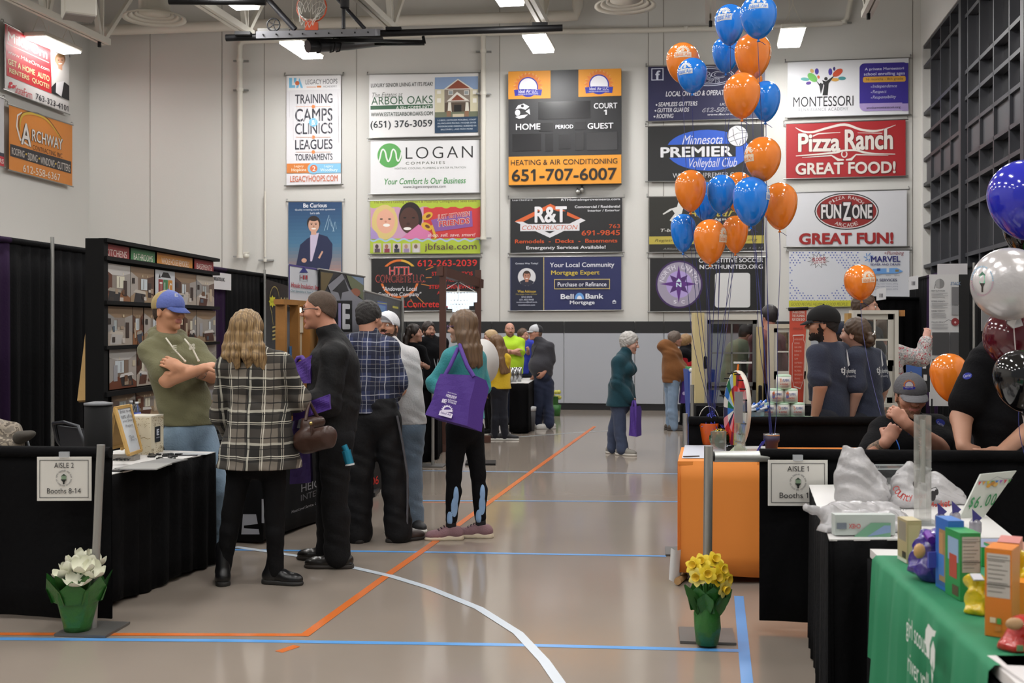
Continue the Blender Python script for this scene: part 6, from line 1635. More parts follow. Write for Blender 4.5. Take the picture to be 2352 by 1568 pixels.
def pot(label, u, v, wtop, wbot, h, kind):
 c = FL(u, v); Y = c.y; k = Y / F; root = empty('potted_flowers', c, label, 'potted flowers', 'potted flowers at the aisle ends')
 foil = mat('2f6a2c', .35, bump=.5, bs=22, var=.15, vs=12); rnd = random.Random(u)
 m = MB(); n = 28; prof = [(wbot / 2 * k, 0), (wbot / 2 * k * 1.05, .03), (wtop / 2 * k * .95, h * k * .9), (wtop / 2 * k, h * k)]
 if kind == 'd': prof = [(wbot / 2 * k * .9, 0), (wbot / 2 * k * 1.08, h * k * .35), (wbot / 2 * k * 1.05, h * k * .68), (wbot / 2 * k * .85, h * k * .85), (wtop / 2 * k, h * k)]
 vs = []
 for r, z in prof:
  for j in range(n): a = 2 * math.pi * j / n; q = r * (1 + .05 * math.sin(a * 5 + z * 30) * (1 if z > .02 else 0)); vs.append(c + V3((q * math.cos(a), q * math.sin(a), z + .014)))
 fs = [(i * n + j, i * n + (j + 1) % n, (i + 1) * n + (j + 1) % n, (i + 1) * n + j) for i in range(len(prof) - 1) for j in range(n)] + [tuple(range(n))[::-1]]
 m.face_set(vs, fs, foil, True)
 for j in range(7):          # loose paper points round the rim
  a = j * .9 + .4; d = V3((math.cos(a), math.sin(a), 0)); t = V3((-d.y, d.x, 0)); rr = wtop / 2 * k; z0 = h * k
  p0 = c + d * rr * .9 + V3((0, 0, z0 * .8)); e = .5 + .5 * rnd.random()
  vs = [p0 - t * .07, p0 + t * .07, p0 + t * .075 + d * .03 * e + V3((0, 0, .07)), p0 + d * .07 * e + V3((0, 0, .1 + .05 * e)), p0 - t * .075 + d * .03 * e + V3((0, 0, .07))]
  m.face_set(vs + [q - d * .004 for q in vs], [(0, 1, 2, 3, 4), (9, 8, 7, 6, 5)], foil, True)
 m.build('foil_wrap', root)
 top = c + V3((0, 0, h * k + .014))
 return root, c, k, top, rnd
def petal(mb, b, d, out, L, W, m, cup=.4):
 d = V3(d).normalized(); s = d.cross(out); s = s.normalized() if s.length > 1e-4 else V3((1, 0, 0)); o = s.cross(d)
 vs = []; R_ = 6
 for i in range(R_ + 1):
  t = i / R_; w_ = W * math.sin(math.pi * (.08 + .86 * t)) ** .8 * (1 if t < .97 else .5)
  c = b + d * L * t + o * cup * L * math.sin(t * 2.6)
  for x in (-1, -.4, .4, 1): vs.append(c + s * w_ * x - o * cup * W * .6 * x * x * (1 - .4 * t))
 fs = [(i * 4 + j, i * 4 + j + 1, i * 4 + j + 5, i * 4 + j + 4) for i in range(R_) for j in range(3)]
 mb.face_set(vs, fs, m, True)
grn = mat('2c5a22', .5, var=.25, vs=20)
root, c, k, top, rnd = pot('white tulips in a green foil wrapped pot at the lower left', 178, 1452, 105, 58, 92, 't')
wht = mat('e6e6d2', .55, bump=.1, bs=30)
for i, (u, v, dy, an) in enumerate(((148, 1312, -.03, -.5), (178, 1287, .04, -.1), (215, 1284, .06, .4), (212, 1310, -.05, .45), (165, 1300, .03, -.3), (190, 1300, -.07, .1), (180, 1325, -.1, .0), (196, 1277, .1, .2))):
 h = P(u, v, c.y + dy); up = V3((an, -.3 if dy < 0 else .1, .9)).normalized(); m = MB()
 for j in range(6):
  a = j * 1.047 + i; q = up.orthogonal().normalized(); q2 = up.cross(q); o = q * math.cos(a) + q2 * math.sin(a)
  petal(m, h - up * .035 + o * .008, up * .8 + o * (.45 if i not in (6,) else .9), o, .085, .034, wht, .28)
 m.build('tulip', root)
 MB().tube([top + V3((0, 0, -.1)), top.lerp(h, .5) + V3((0, 0, .02)), h - up * .03], .004, grn, 6).build('stem', root)
for i, (u, v) in enumerate(((208, 1310), (150, 1345), (196, 1340))):
 m = MB(); petal(m, top + V3((0, 0, -.05)), P(u, v, c.y - .06) - top + V3((0, 0, .05)), V3((0, -1, 0)), .2, .03, grn, .1); m.build('leaf', root)
# tables with floor length skirts
def table(label, a, ex, lx, ey, ly, h, topc, skirt, name='skirted_table', seed=0., top=True, z0=.02, over=.0, group=None, amp=.016, per=.16):
 ex = V3((*ex, 0)).normalized(); ey = V3((*ey, 0)).normalized(); a = V3((*a, 0))
 c = [a, a + ex * lx, a + ex * lx + ey * ly, a + ey * ly]
 root = empty(name, a, label, 'table', group)
 m = MB(); up = V3((0, 0, h))
 m.hexa([q + up - V3((0, 0, .007)) for q in c] + [q + up for q in c], topc); m.build('table_top', root)
 m = MB()
 for i in range(4): wavy(m, c[i].xy, c[(i + 1) % 4].xy, z0, h - .004, skirt, amp, per, seed + i, hem=.012)
 m.build('skirt', root)
 return root
WT = mat('d4d2d0', .6, bump=.05, bs=8)
N_ = V3((-2.29, 6.42)); dT = V3((.30, 1.19)).normalized() if False else (V3((-1.99, 7.61)) - V3((-2.29, 6.42))).normalized()
pT = V3((-dT.y, dT.x)) if False else V3((-dT[1], dT[0]))
table('table with white top and black skirt behind the left aisle sign', (-2.29, 6.42), (dT[0], dT[1]), 1.22, (pT[0], pT[1]), .7, .76, WT, MK, seed=1)
def T1(u, v, z=.76): Y = (CH - z) * F / (v - HY); return P(u, v, Y)
q = T1(226, 1078); cn = empty('canister', q, 'tall black round canister with grey lid on the near table corner', 'canister')
MB().lathe(q, [(.078, 0), (.08, .02), (.078, .38)], mat('070708', .7, spec=.2), 28).build('canister_body', cn)
MB().lathe(q + V3((0, 0, .38)), [(.082, 0), (.082, .012), (.03, .02), (0, .02)], mat('6a6c70', .4), 28).build('lid', cn)
# a-frame sign
wood = mat('c09a58', .55, bump=.1, bs=20, var=.15, vs=15)
af = empty('a_frame_sign', T1(285, 1042), 'small wooden A-frame whiteboard with handwriting on the white table', 'sign')
t0, t1 = P(264, 937, 7.05), P(298, 931, 7.3); b0, b1 = P(295, 1044, 7.0), P(324, 1034, 7.28); l0, l1 = P(249, 1040, 7.3), P(280, 1032, 7.5)
m = MB()
for a, b in ((t0, b0), (t1, b1), (t0, t1), (b0, b1)): m.bar(a, b, .018, wood)
m.build('front_frame', af)
m = MB()
for a, b in ((t0 + V3((-.005, .02, 0)), l0), (t1 + V3((0, .02, 0)), l1), (l0.lerp(t0, .1), l1.lerp(t1, .1))): m.bar(a, b, .018, wood)
m.hexa([l0.lerp(t0, .12), l1.lerp(t1, .12), l1.lerp(t1, .12) + V3((.004, 0, 0)), l0.lerp(t0, .12) + V3((.004, 0, 0)), t0, t1, t1 + V3((.004, 0, 0)), t0 + V3((.004, 0, 0))], mat('b08c54', .7))
m.build('rear_frame', af)
nn = (b0 - t0).cross(t1 - t0).normalized(); nn = nn if nn.y < 0 else -nn
MB().hexa([b0, b1, b1 - nn * .004, b0 - nn * .004, t0, t1, t1 - nn * .004, t0 - nn * .004], mat('d0d4d8', .3)).build('whiteboard', af)
exx = (t1 - t0).normalized(); eyy = (t0 - b0); eyy = (eyy - exx * eyy.dot(exx)).normalized()
pn = Panel(t0, exx, eyy);
for t, v, u0, u1 in (('Enter to win', 942, 273, 303), ('10% off of', 955, 277, 304), ('your Exterior', 965, 280, 309), ('Project', 976, 286, 304), ('*Take', 1001, 293, 306), ('Entry', 1008, 298, 312)):
 pn.text(t, u0, v, u1, v + 8, '5a5c64', .0, .25)
pn.build('handwriting', af)
# gift box
gb = empty('gift_box', T1(347, 1044), 'white gift box with gold speckles on the left table', 'box')
c0 = T1(347, 1044); c1, c2 = c0 + V3((-.18, .02, 0)), c0 + V3((.02, .2, 0)); c3 = c1 + (c2 - c0); hh = V3((0, 0, .245))
MB().hexa([c0, c2, c3, c1, c0 + hh, c2 + hh, c3 + hh, c1 + hh], mat('dcd2b8', .45)).build('carton', gb)
MB().hexa([q + hh for q in (c0, c2, c3, c1)] + [q + hh * 1.03 for q in (c0, c2, c3, c1)], mat('e0dacb', .45)).build('lid', gb)
rnd = random.Random(4); HX = 1
pf = Panel(c0, c1 - c0, rough=.4); pr = Panel(c0, c2 - c0, rough=.4)
for pn, u0, u1, du in ((pf, 289, 346, 0), (pr, 348, 375, 0)):
 for i in range(120):
  t = rnd.random(); u = u0 + (u1 - u0) * rnd.random(); v = 958 + 22 * t * t if i % 2 else 1041 - 22 * t * t
  pn.step = 0; pn.ell(u, v + (2 if pn is pf else -1), .7, .8, '8a7448', n=6)
pf.step = pr.step = .0005; pf.lay += .0005; pr.lay += .0005
pf.text("'s", 316, 995, 324, 1008, '8c7440', .0, .3); pf.line([(324, 1006), (332, 1004), (340, 1008), (346, 1006)], 1.1, '8c7440')
pr.rect(355, 980, 367, 1016, '16161a'); pr.text('E', 358, 985, 364, 1000, 'd0d4e0', .08); pr.rect(357, 1004, 365, 1006, '8a8c98')
pf.build('print', gb); pr.build('print', gb)
# second table with bottles in front of the board
table('black draped table under the remodeling photo board', (-3.2, 9.0), (1, .05), .95, (.08, 1), .55, .775, MK, MK, seed=4)
gl = mat('dfe8ee', .05, trans=.9, spec=.6)
def bottle(label, x, y, z):
 r = empty('water_bottle', (x, y, z), label, 'bottle', 'clear water bottles behind the gift box')
 MB().lathe((x, y, z), [(.03, 0), (.033, .01), (.033, .06), (.031, .07), (.033, .08), (.033, .13), (.026, .165), (.013, .19), (.013, .2)], gl, 18).build('plastic', r)
 MB().lathe((x, y, z + .195), [(.015, 0), (.015, .02), (0, .02)], mat('e8e8ea', .4), 14).build('cap', r)
 MB().lathe((x, y, z + .075), [(.0335, 0), (.0335, .055)], mat('3f57b4', .4), 18).build('paper_label', r)
for u, Y, l in ((314, 9.2, 'clear water bottle with blue label, right one behind the gift box'), (301, 9.35, 'clear water bottle with blue label, left one half hidden by the whiteboard')):
 q = P(u, HY, Y); bottle(l, q.x, q.y, .775)
# magazines, tray, key tags, leaflets
def flat(name, label, cat, u, v, w_, d_, h_, c, rz=0., z=.76, group=None, parts=()):
 q = T1(u, v, z); r = MB().box(q + V3((0, 0, h_ / 2)), (w_, d_, h_), mat(c, .45), rz=rz).build(name, None, label, cat, group, origin=q); return r
for i in range(4): flat('magazine', ('bottom', 'second', 'third', 'top')[i] + ' grey magazine of the stack near the table edge', 'magazine', 330 + i * 2, 1072, .21, .28, .007, ('8f8f8e', 'a4a4a2', '7c7c7c', '989896')[i], -.25 + i * .08, .7605 + .0072 * i, 'magazines on the left table')
for i in range(2): flat('magazine', ('lower', 'upper')[i] + ' grey magazine of the thin pile right of the tall stack', 'magazine', 378, 1060, .18, .24, .006, ('6f7070', '8c8c8c')[i], -.3 + i * .1, .7605 + .0062 * i, 'magazines on the left table')
tr = flat('card_tray', 'low grey tray of pens on the left table', 'tray', 280, 1056, .2, .09, .03, '8a8680', -.1)
for i in range(6): flat('pen', 'black pen in the low tray beside the whiteboard, number shown by its cap row', 'pen', 266 + i * 6, 1055.5, .008, .075, .008, '1a1a1c', .1 * (i % 3), .791, 'pens in the tray')
for o in bpy.data.objects:
 if o.get('group') == 'pens in the tray': o['label'] = 'small black pen lying in the low grey tray on the left table'
rnd = random.Random(9)
for i in range(24):
 u, v = 346 + rnd.random() * 78, 1044 + rnd.random() * 11
 q = T1(u, v); s_ = .014 + .014 * rnd.random()
 o = MB().box(q + V3((0, 0, .006)), (s_ * 1.6, s_, .012), mat('101012', .3), rz=rnd.random() * 3, bev=.003).build('key_tag', None, 'small shiny black key tag in the loose pile on the white table', 'key tag', 'black key tags', origin=q)
flat('leaflet', 'white leaflet at the far end of the left table', 'leaflet', 440, 1042, .24, .09, .002, 'c0c4c8', -.1); flat('leaflet', 'dark printed leaflet beside the pile of key tags', 'leaflet', 428, 1046, .14, .05, .003, '3a3a3e', .1)
flat('clipboard', 'black clipboard at the near end of the white table', 'clipboard', 262, 1082, .1, .06, .006, '1c1c20', -.1)
# folding chairs, camouflage jacket
def chair(label, x, y, rz):
 r = empty('folding_chair', (x, y, 0), label, 'chair', 'grey folding chairs in the left booth', rz)
 g = mat('4a4c50', .35, .5); pl = mat('34363a', .5)
 m = MB().hexa([V3(q) for q in ((-.2, .0, .62), (.2, .0, .62), (.2, .03, .62), (-.2, .03, .62), (-.18, .05, .84), (.18, .05, .84), (.18, .08, .84), (-.18, .08, .84))], pl)
 o = m.build('backrest', None); o.parent = r; o.location = (0, 0, .62)
 o = MB().box((0, -.22, .44), (.4, .4, .03), mat('8e9094', .4), bev=.01).build('seat', None); o.parent = r; o.location = (0, -.22, .425)
 for s_ in (-1, 1):
  o = MB().tube([(s_ * .22, -.45, .02), (s_ * .22, -.2, .42), (s_ * .22, .02, .72), (s_ * .2, .06, .86), (0, .07, .88)], .013, g, 8).build('leg', None); o.parent = r;
  o.location = tuple(o.location)
  o = MB().tube([(s_ * .2, .2, .02), (s_ * .2, -.3, .43)], .013, g, 8).build('leg', None); o.parent = r
q = P(168, HY, 8.6); chair('dark folding chair behind the black half drape, right of the camouflage jacket', q.x, q.y, 2.4)
q = P(20, HY, 7.6); chair('folding chair under the camouflage jacket at the left edge', q.x, q.y, 2.8)
cam_m = blotch('camo', [(0, '7a7268'), (.45, '948a7c'), (.55, '5c544a'), (.62, '8a8070')], 16, .9)
cj = empty('camouflage_jacket', P(10, 1020, 7.5), 'tan camouflage jacket thrown over a chair at the left edge', 'jacket')
S = SDF(.009)
for a, b, r0, r1 in (((-15, 990, 7.5), (25, 995, 7.5), .09, .07), ((25, 995, 7.5), (38, 1015, 7.45), .06, .05), ((-20, 1020, 7.45), (15, 1030, 7.4), .1, .06), ((0, 1000, 7.6), (-10, 1050, 7.5), .1, .1)): S.caps(P(*a), P(*b), r0, r1, .05)
S.mesh('jacket_body', [cam_m], cj, .008)
S = SDF(.008); S.ell(P(58, 1000, 7.4), (.07, .06, .03), Matrix.Rotation(-.2, 3, 'Y'), .02); S.ell(P(48, 1004, 7.4), (.05, .05, .04), None, .02); S.mesh('hood', [mat('3e3a34', .9)], cj, .005)
# remodeling photo board
pa, pb = P(236, HY, 9.0), P(493, HY, 11.7)
bx = V3((pb.x - pa.x, pb.y - pa.y, 0)).normalized(); BL = V3((pb.x - pa.x, pb.y - pa.y, 0)).length
bd = empty('photo_board', V3((pa.x, pa.y, 0)), 'tall black board of remodeling photos with red, green and orange headings', 'display board')
bn = V3((bx.y, -bx.x, 0)); bk = mat('09090a', .7, spec=.2)
def bb(s0, s1, z0, z1, t0, t1):
 return [V3((pa.x, pa.y, 0)) + bx * s + bn * t + V3((0, 0, z)) for z in (z0, z1) for s, t in ((s0, t0), (s1, t0), (s1, t1), (s0, t1))]
MB().hexa(bb(0, BL, 0, 2.3, -.02, -.06), bk).build('back_panel', bd)
MB().hexa(bb(-.05, .03, 0, 2.3, .03, -.12), bk).build('side_post', bd)
m = MB()
pn = Panel(V3((pa.x, pa.y, 0)), bx, step=.0004, rough=.45)
for v0, v1 in ((547, 556), (588, 597), (690, 699), (794, 802), (900, 911)):
 z1, z0 = (1.6 + (HY - v) * 9.0 / F for v in (v0, v1)); m.hexa(bb(-.03, BL + .02, z0, z1, .05, -.02), bk)
m.build('rails', bd)
heads = (('KITCHENS', 235, 297, 553, 586, '8e2c2c'), ('BATHROOMS', 298, 356, 567, 597, '3f7c4c'), ('WHOLE HOUSE REMODELS', 358, 442, 577, 613, 'c4822c'), ('BASEMENTS', 444, 490, 590, 620, '8e2424'))
def bz(v): return v
# heading cards and photos laid out by fractions along the board
def bo(u): return pn.ab(u, HY)[0]
def card(u0, u1, z0, z1, c):
 a0, a1 = bo(u0), bo(u1); pn.polyab([(a0, z0), (a1, z0), (a1, z1), (a0, z1)], c); return a0, a1
def ttx(t, a0, a1, z0, z1, c, bold=.0):
 vs, fs = text_geo(t, bold); pn.lay += pn.step
 pn.mb.face_set([pn.w(a0 + (a1 - a0) * x, z0 + (z1 - z0) * y, pn.lay) for x, y in vs], fs, mat(c, .5))
for t, u0, u1, v0, v1, c in heads:
 a0, a1 = card(u0 + 1, u1 - 1, 2.14, 2.265, c); w_ = a1 - a0; ttx(t, a0 + w_ * .12, a1 - w_ * .1, 2.17, 2.225, 'e4dcd4', .0)
rnd = random.Random(3)
def photo(u0, u1, z0, z1):
 pn.lay = .003; a0, a1 = card(u0, u1, z0, z1, rnd.choice(('8a8078', '9a948c', '7c6a5c')))
 def rc(x0, y0, x1, y1, c): pn.polyab([(a0 + (a1 - a0) * x, z0 + (z1 - z0) * y) for x, y in ((x0, y0), (x1, y0), (x1, y1), (x0, y1))], c)
 def pg(pts, c): pn.polyab([(a0 + (a1 - a0) * x, z0 + (z1 - z0) * y) for x, y in pts], c)
 if rnd.random() < .5: a0, a1 = a1, a0
 h = .24 + .2 * rnd.random(); k_ = .2 * rnd.random() - .1; wa = rnd.choice(('4a2c20', '6a4230', '8c8a88', '5c3424', 'a8a098', '3c2c2c'))
 pg([(0, 1), (1, 1), (1, .8), (.7, .72), (.3, .72), (0, .86)], rnd.choice(('b8b0a4', '8c745c', 'c4c0bc')))
 pg([(0, .86), (.3, .72), (.3, h + .05), (0, h - .12)], wa); pg([(1, .8), (.7, .72), (.7, h + .05), (1, h - .1)], rnd.choice(('54382c', '6c5a50', '9c9690')))
 pg([(0, 0), (1, 0), (1, h - .1), (.7, h + .05), (.3, h + .05), (0, h - .12)], rnd.choice(('8a5c3c', '6a3a26', '9c8468', 'a89c90')))
 rc(.38 + k_, .4, .6 + k_ * 2, .68 + k_ * .3, rnd.choice(('c8d0d4', 'a8b0b0', 'd8d4c0'))); rc(.48 + k_, .42, .5 + k_, .68, '5c4c40')
 pg([(.12, .05), (.55, .05), (.62, .3), (.2, .34)], rnd.choice(('2c2a2c', '3c4450', 'b8b4b0', '54342a'))); pg([(.1, .32), (.64, .28), (.6, .36), (.2, .4)], rnd.choice(('c0b8ac', '9c9488', 'd0ccc8')))
 rc(.72, .2, .86, .6, rnd.choice(('9c9ca0', '3a2c28', 'b8a890'))); rc(.05, .55, .16, .7, rnd.choice(('2c2420', 'c4b8a0')))
 for i in range(rnd.randint(0, 3)): x = .3 + .4 * rnd.random(); rc(x, .74, x + .02, .8, 'e0d4b0')
 for i in range(4): x, y = rnd.random() * .85, h * rnd.random() + .02; rc(x, y, x + .06 + .1 * rnd.random(), y + .05 + .12 * rnd.random(), rnd.choice(('3c3430', 'a08c78', 'c4bcb4', '6c4c38', '54606c')))
rows = ((1.79, 2.11), (1.44, 1.765), (1.09, 1.415), (.8, 1.06))
cols = (((238, 298), (299, 353), (354, 399), (400, 449), (450, 491)), ((243, 303), (304, 328), (330, 378), (379, 420), (421, 450), (451, 495)), ((250, 312), (313, 350), (351, 400), (401, 450), (451, 496)), ((255, 310), (312, 366), (367, 430), (431, 496)))
for (z0, z1), cc in zip(rows, cols):
 for u0, u1 in cc:
  if (u0, u1) == (354, 399):
   a0, a1 = card(u0, u1, z0, z1, 'c8ccd0'); w_ = a1 - a0; h_ = z1 - z0
   pg = lambda pts, c: pn.polyab([(a0 + w_ * x, z0 + h_ * y) for x, y in pts], c)
   pg([(.28, .8), (.4, .95), (.65, .95), (.8, .8)], '1a1a1c'); pg([(.16, .78), (.26, .78), (.22, .9)], '1a1a1c')
   for i, (t, c) in enumerate((('T', '8e2c2c'), ('L', '3f7c4c'), ('C', 'c4822c'))):
    x = .16 + i * .24; pg([(x, .25), (x + .22, .25), (x + .22, .74), (x, .74)], c); ttx(t, a0 + w_ * (x + .05), a0 + w_ * (x + .18), z0 + h_ * .32, z0 + h_ * .66, 'e8e4dc', .03)
  else: photo(u0, u1, z0, z1)
pn.build('photo_prints', bd)
MB().bar(P(226, 640, 9.5), P(193, 921, 9.05), .095, mat('a8864e', .7, bump=.2, bs=12, var=.2, vs=6), h=.04, up=(0, 1, .2)).build('lumber_brace', None, 'bare wooden plank leaning behind the photo board', 'plank')
# back drape sign, light bulb banner
def dpanel(off=.08):
 n = V3((.994, -.109, 0)); return Panel(V3((*dl(15), 0)) + n * off, (.109, .994, 0), rough=.5)
pn = dpanel(.07); a0, b0, a1, b1 = pn.box4(489, 624, 531, 663); r = empty('booth_sign', pn.w(a0, b0), 'white booth sign on the purple drape right of the photo board', 'sign', 'white booth signs')
MB().hexa([pn.w(a0, b0), pn.w(a1, b0), pn.w(a1, b0, -.004), pn.w(a0, b0, -.004), pn.w(a0, b1), pn.w(a1, b1), pn.w(a1, b1, -.004), pn.w(a0, b1, -.004)], mat('d4d2d4', .5)).build('card', r)
pn.text('INSULATION, INC.', 491, 635, 516, 645, '2c2c30', .05); pn.build('lettering', r)
def art(p):
 p.arc(630, 690, 11, 32, 2, 'a89858', -60, 240); p.line([(623, 716), (627, 745)], 2, 'a89858'); p.line([(637, 716), (634, 745)], 2, 'a89858')
 for i in range(4): p.line([(625, 752 + i * 9), (636, 749 + i * 9)], 4, 'a89858')
 p.star(625, 692, 6, 9, 8, 'c4c02c', sv=1.6); p.text('YOUR POWER', 620, 690, 630, 695, '5a5a14', .0)
 p.text('MIDWEST ELECTRIC', 644, 682, 760, 700, 'b0a478', -.01); p.text('763-257-0808', 636, 800, 668, 812, 'b0a060', .0)
banner('black hanging banner with a gold light bulb outline on the back drape', 608, 640, 900, 690, 665, 880, '121214', art, dpanel(.06), 'posters in the left booths', False, False, 'hanging_banner')
# insulation booth: sign and wood framed wall sample
ip = Panel(P(663, HY, 11.2), P(735, HY, 12.2) - P(663, HY, 11.2), rough=.45); ip.o.z = 0
fr = empty('wall_sample', V3((ip.o.x, ip.o.y, 0)), 'wood framed insulation wall sample with a small lamp behind the jacketed man', 'display')
wd = mat('9c6c34', .55, bump=.15, bs=15, var=.2, vs=5)
for u in (646, 676, 703, 738):
 a = ip.ab(u, HY)[0]; MB().bar(ip.w(a, 0, .0), ip.w(a, 1.83, 0), .05, wd, h=.1, up=ip.n).build('stud', fr)
a0, a1 = ip.ab(640, HY)[0], ip.ab(745, HY)[0]
m = MB(); m.bar(ip.w(a0, 1.84, 0), ip.w(a1, 1.84, 0), .1, wd, h=.05); m.build('top_rail', fr)
for i, (u0, u1, c) in enumerate(((650, 672, '5c6068'), (680, 700, 'c8b89c'), (707, 735, 'b88a54'))):
 q0, q1 = ip.ab(u0, HY)[0], ip.ab(u1, HY)[0]; MB().hexa([ip.w(q0, .0, -.03), ip.w(q1, .0, -.03), ip.w(q1, .0, -.06), ip.w(q0, .0, -.06), ip.w(q0, 1.8, -.03), ip.w(q1, 1.8, -.03), ip.w(q1, 1.8, -.06), ip.w(q0, 1.8, -.06)], mat(c, .8)).build('panel_fill', fr)
q = P(687, 712, 11.45); MB().ball(q, .028, mat('ffdca0', .5, emit=14)).build('lamp_bulb', fr)
pn = Panel(ip.w(0, 0, -.02), ip.ex, rough=.6); pn.rect(684, 722, 696, 764, 'd8cdb8'); pn.rect(664, 795, 671, 832, '3a6a9c'); pn.build('notice', fr)
def art(p):
 p.rect(664, 606, 740, 610, '4a3c84'); p.rect(663, 606, 665, 690, '4a3c84')
 p.poly([(687, 626), (697, 612), (707, 626)], '2a2f7c')
 for i, c in enumerate('HII'): p.text(c, 689 + i * 6, 632, 693 + i * 6, 641, 'a83c44', .02)
 p.frame(688, 629, 706, 645, .8, '8c8c94'); p.text('Houle Insulation, Inc.', 668, 648, 732, 661, 'b02c38', .03); p.text('Our Specialty is Your Comfort', 666, 664, 732, 671, '4a7c88', .02)
banner('white insulation sign with a small blue roof, above the wood wall sample', 663, 606, 690, 740, 618, 697, 'd0d2d8', art, Panel(ip.w(0, 0, .03), ip.ex), 'posters in the left booths', False, False, 'booth_banner')
ep = Panel(P(734, HY, 12.0), P(836, HY, 13.9) - P(734, HY, 12.0), rough=.5); ep.o.z = 0
def art(p):
 p.poly([(736, 624), (765, 628), (740, 680), (736, 700)], '6a5a34'); p.poly([(795, 632), (834, 638), (834, 690), (805, 660)], '6a7050'); p.poly([(806, 634), (834, 638), (834, 655)], '7c90ac'); p.ell(815, 672, 12, 10, '9c5c40')
 p.poly([(752, 655), (785, 628), (800, 660), (812, 676), (834, 690), (834, 860), (790, 860), (770, 700)], '8c8c94')
 p.poly([(770, 660), (790, 640), (800, 668), (785, 672), (782, 690), (776, 672), (762, 668)], '17171a'); p.poly([(772, 690), (808, 690), (808, 762), (772, 762)], '141416'); p.rect(776, 696, 782, 756, '8c84b0')
 p.text('E', 785, 696, 803, 757, 'd8d8dc', .06); p.text('ELEVATION', 776, 775, 826, 790, 'd4d4d8', .04); p.text('EXTERIORS', 776, 795, 826, 808, 'd4d4d8', .03)
r = banner('tall black, grey and brown backdrop with a white block letter E', 734, 618, 1080, 836, 635, 1040, '1b1b1e', art, ep, 'posters in the left booths', False, True, 'backdrop_banner')
# aisle side tables further up on the left
t2 = table('long black draped table with grey lettering behind the plaid shirt woman', (-1.83, 8.32), (.56, 2.08), 2.15, (-2.08, .56), .6, .76, MK, mat('0c0c0e', .85, spec=.2), seed=6, amp=.004, per=.5)
pn = Panel((-1.83 + .03, 8.32, 0), (.56, 2.08, 0), rough=.7); pn.lay = .03
pn.text('HEIGHTS', 684, 1112, 760, 1130, '8c8c90', .0); pn.text('INTERIORS', 683, 1136, 760, 1150, '5c5c60', .0); pn.text('Next-Level Service, Quality, and Image', 661, 1172, 760, 1180, '9c9ca0', .0, .2)
pn.build('lettering', t2)
pn = Panel((-1.83, 8.28, 0), (-2.08, .56, 0), rough=.7); pn.lay = .012
pn.poly([(556, 1226), (560, 1180), (590, 1180), (594, 1202), (562, 1206), (562, 1212), (596, 1214), (598, 1226)], 'a0a0a4'); pn.rect(603, 1145, 609, 1200, 'a0a0a4'); pn.build('lettering', t2)
bp = Panel(V3((-1.36, 10.75, 0)), (.35, 1, 0), rough=.6)
def art(p): p.text('1906', 834, 1101, 869, 1121, 'c42c24', .02); p.text('.com', 836, 1126, 850, 1130, '8c8c90', .0)
m = MB()
fb = empty('floor_banner', (-1.36, 10.7, 0), 'black floor standing banner with red numerals 1906 between the trousers', 'banner')
a0, a1 = bp.ab(826, HY)[0], bp.ab(884, HY)[0]
m.hexa([bp.w(a0, .02), bp.w(a1, .02), bp.w(a1, .02, -.01), bp.w(a0, .02, -.01), bp.w(a0, .75), bp.w(a1, .75), bp.w(a1, .75, -.01), bp.w(a0, .75, -.01)], mat('121214', .5)); m.build('cloth', fb)
m = MB(); m.box(bp.w((a0 + a1) / 2, .02, -.0), (.1, .4, .04), mat('2a2a2c', .4)); m.build('foot', fb); art(bp); bp.build('lettering', fb)
wp = Panel(V3((-1.44, 11.1, 0)), (-.04, 4.1, 0), rough=.5)
def art(p):
 p.rect(866, 690, 888, 760, '2f4c9c'); p.poly([(870, 700), (885, 703), (884, 740), (870, 745)], '5a84b8'); p.rect(871, 716, 880, 735, 'c0c040'); p.line([(866, 695), (888, 698)], 1.5, 'c0c040')
 for i in range(3): p.rect(901, 702 + i * 26, 914, 707 + i * 26, 'c0b83a'); p.rect(902, 712 + i * 26, 912, 722 + i * 26, '4a4a50')
r = banner('black booth wall with a blue and yellow poster behind the white cap man', 838, 668, 1000, 921, 690, 950, '111114', art, wp, 'posters in the left booths', False, True, 'booth_wall')
q = P(921, HY, 15.1); pole('silver pole at the right end of the black poster wall', q.x + .02, q.y, 2.0)
q = P(990, HY, 13.0); drape('black half height drape in front of the dark haired woman', (P(880, HY, 13.2).x, 13.2), (q.x, q.y), .93, MK, group='half height drapes', seed=3)
pole('short silver pole left of the teal sweater woman\'s tote bag', q.x + .02, q.y, .98, plate=True)
table('black draped table behind the half drape and dark haired woman', (P(900, HY, 13.6).x, 13.6), (1, 0), .55, (0, 1), .8, .8, MK, MK, seed=8)
q = P(949, 943, 11.6); cdp = empty('sign_card', q, 'small white card stand with black letters behind the white shirt man', 'sign')
MB().box(q + V3((0, 0, .045)), (.055, .02, .1), mat('dcdce0', .4)).build('card', cdp); pn = Panel(q + V3((0, -.011, 0)), (1, 0, 0)); pn.text('NY', 945, 930, 954, 940, '202024', .04); pn.build('lettering', cdp)
table('small black draped table carrying the white card stand', (P(938, HY, 11.5).x, 11.45), (1, 0), .12, (0, 1), .3, CH - (943 - HY) / F * 11.6 - .005, MK, MK, seed=3)
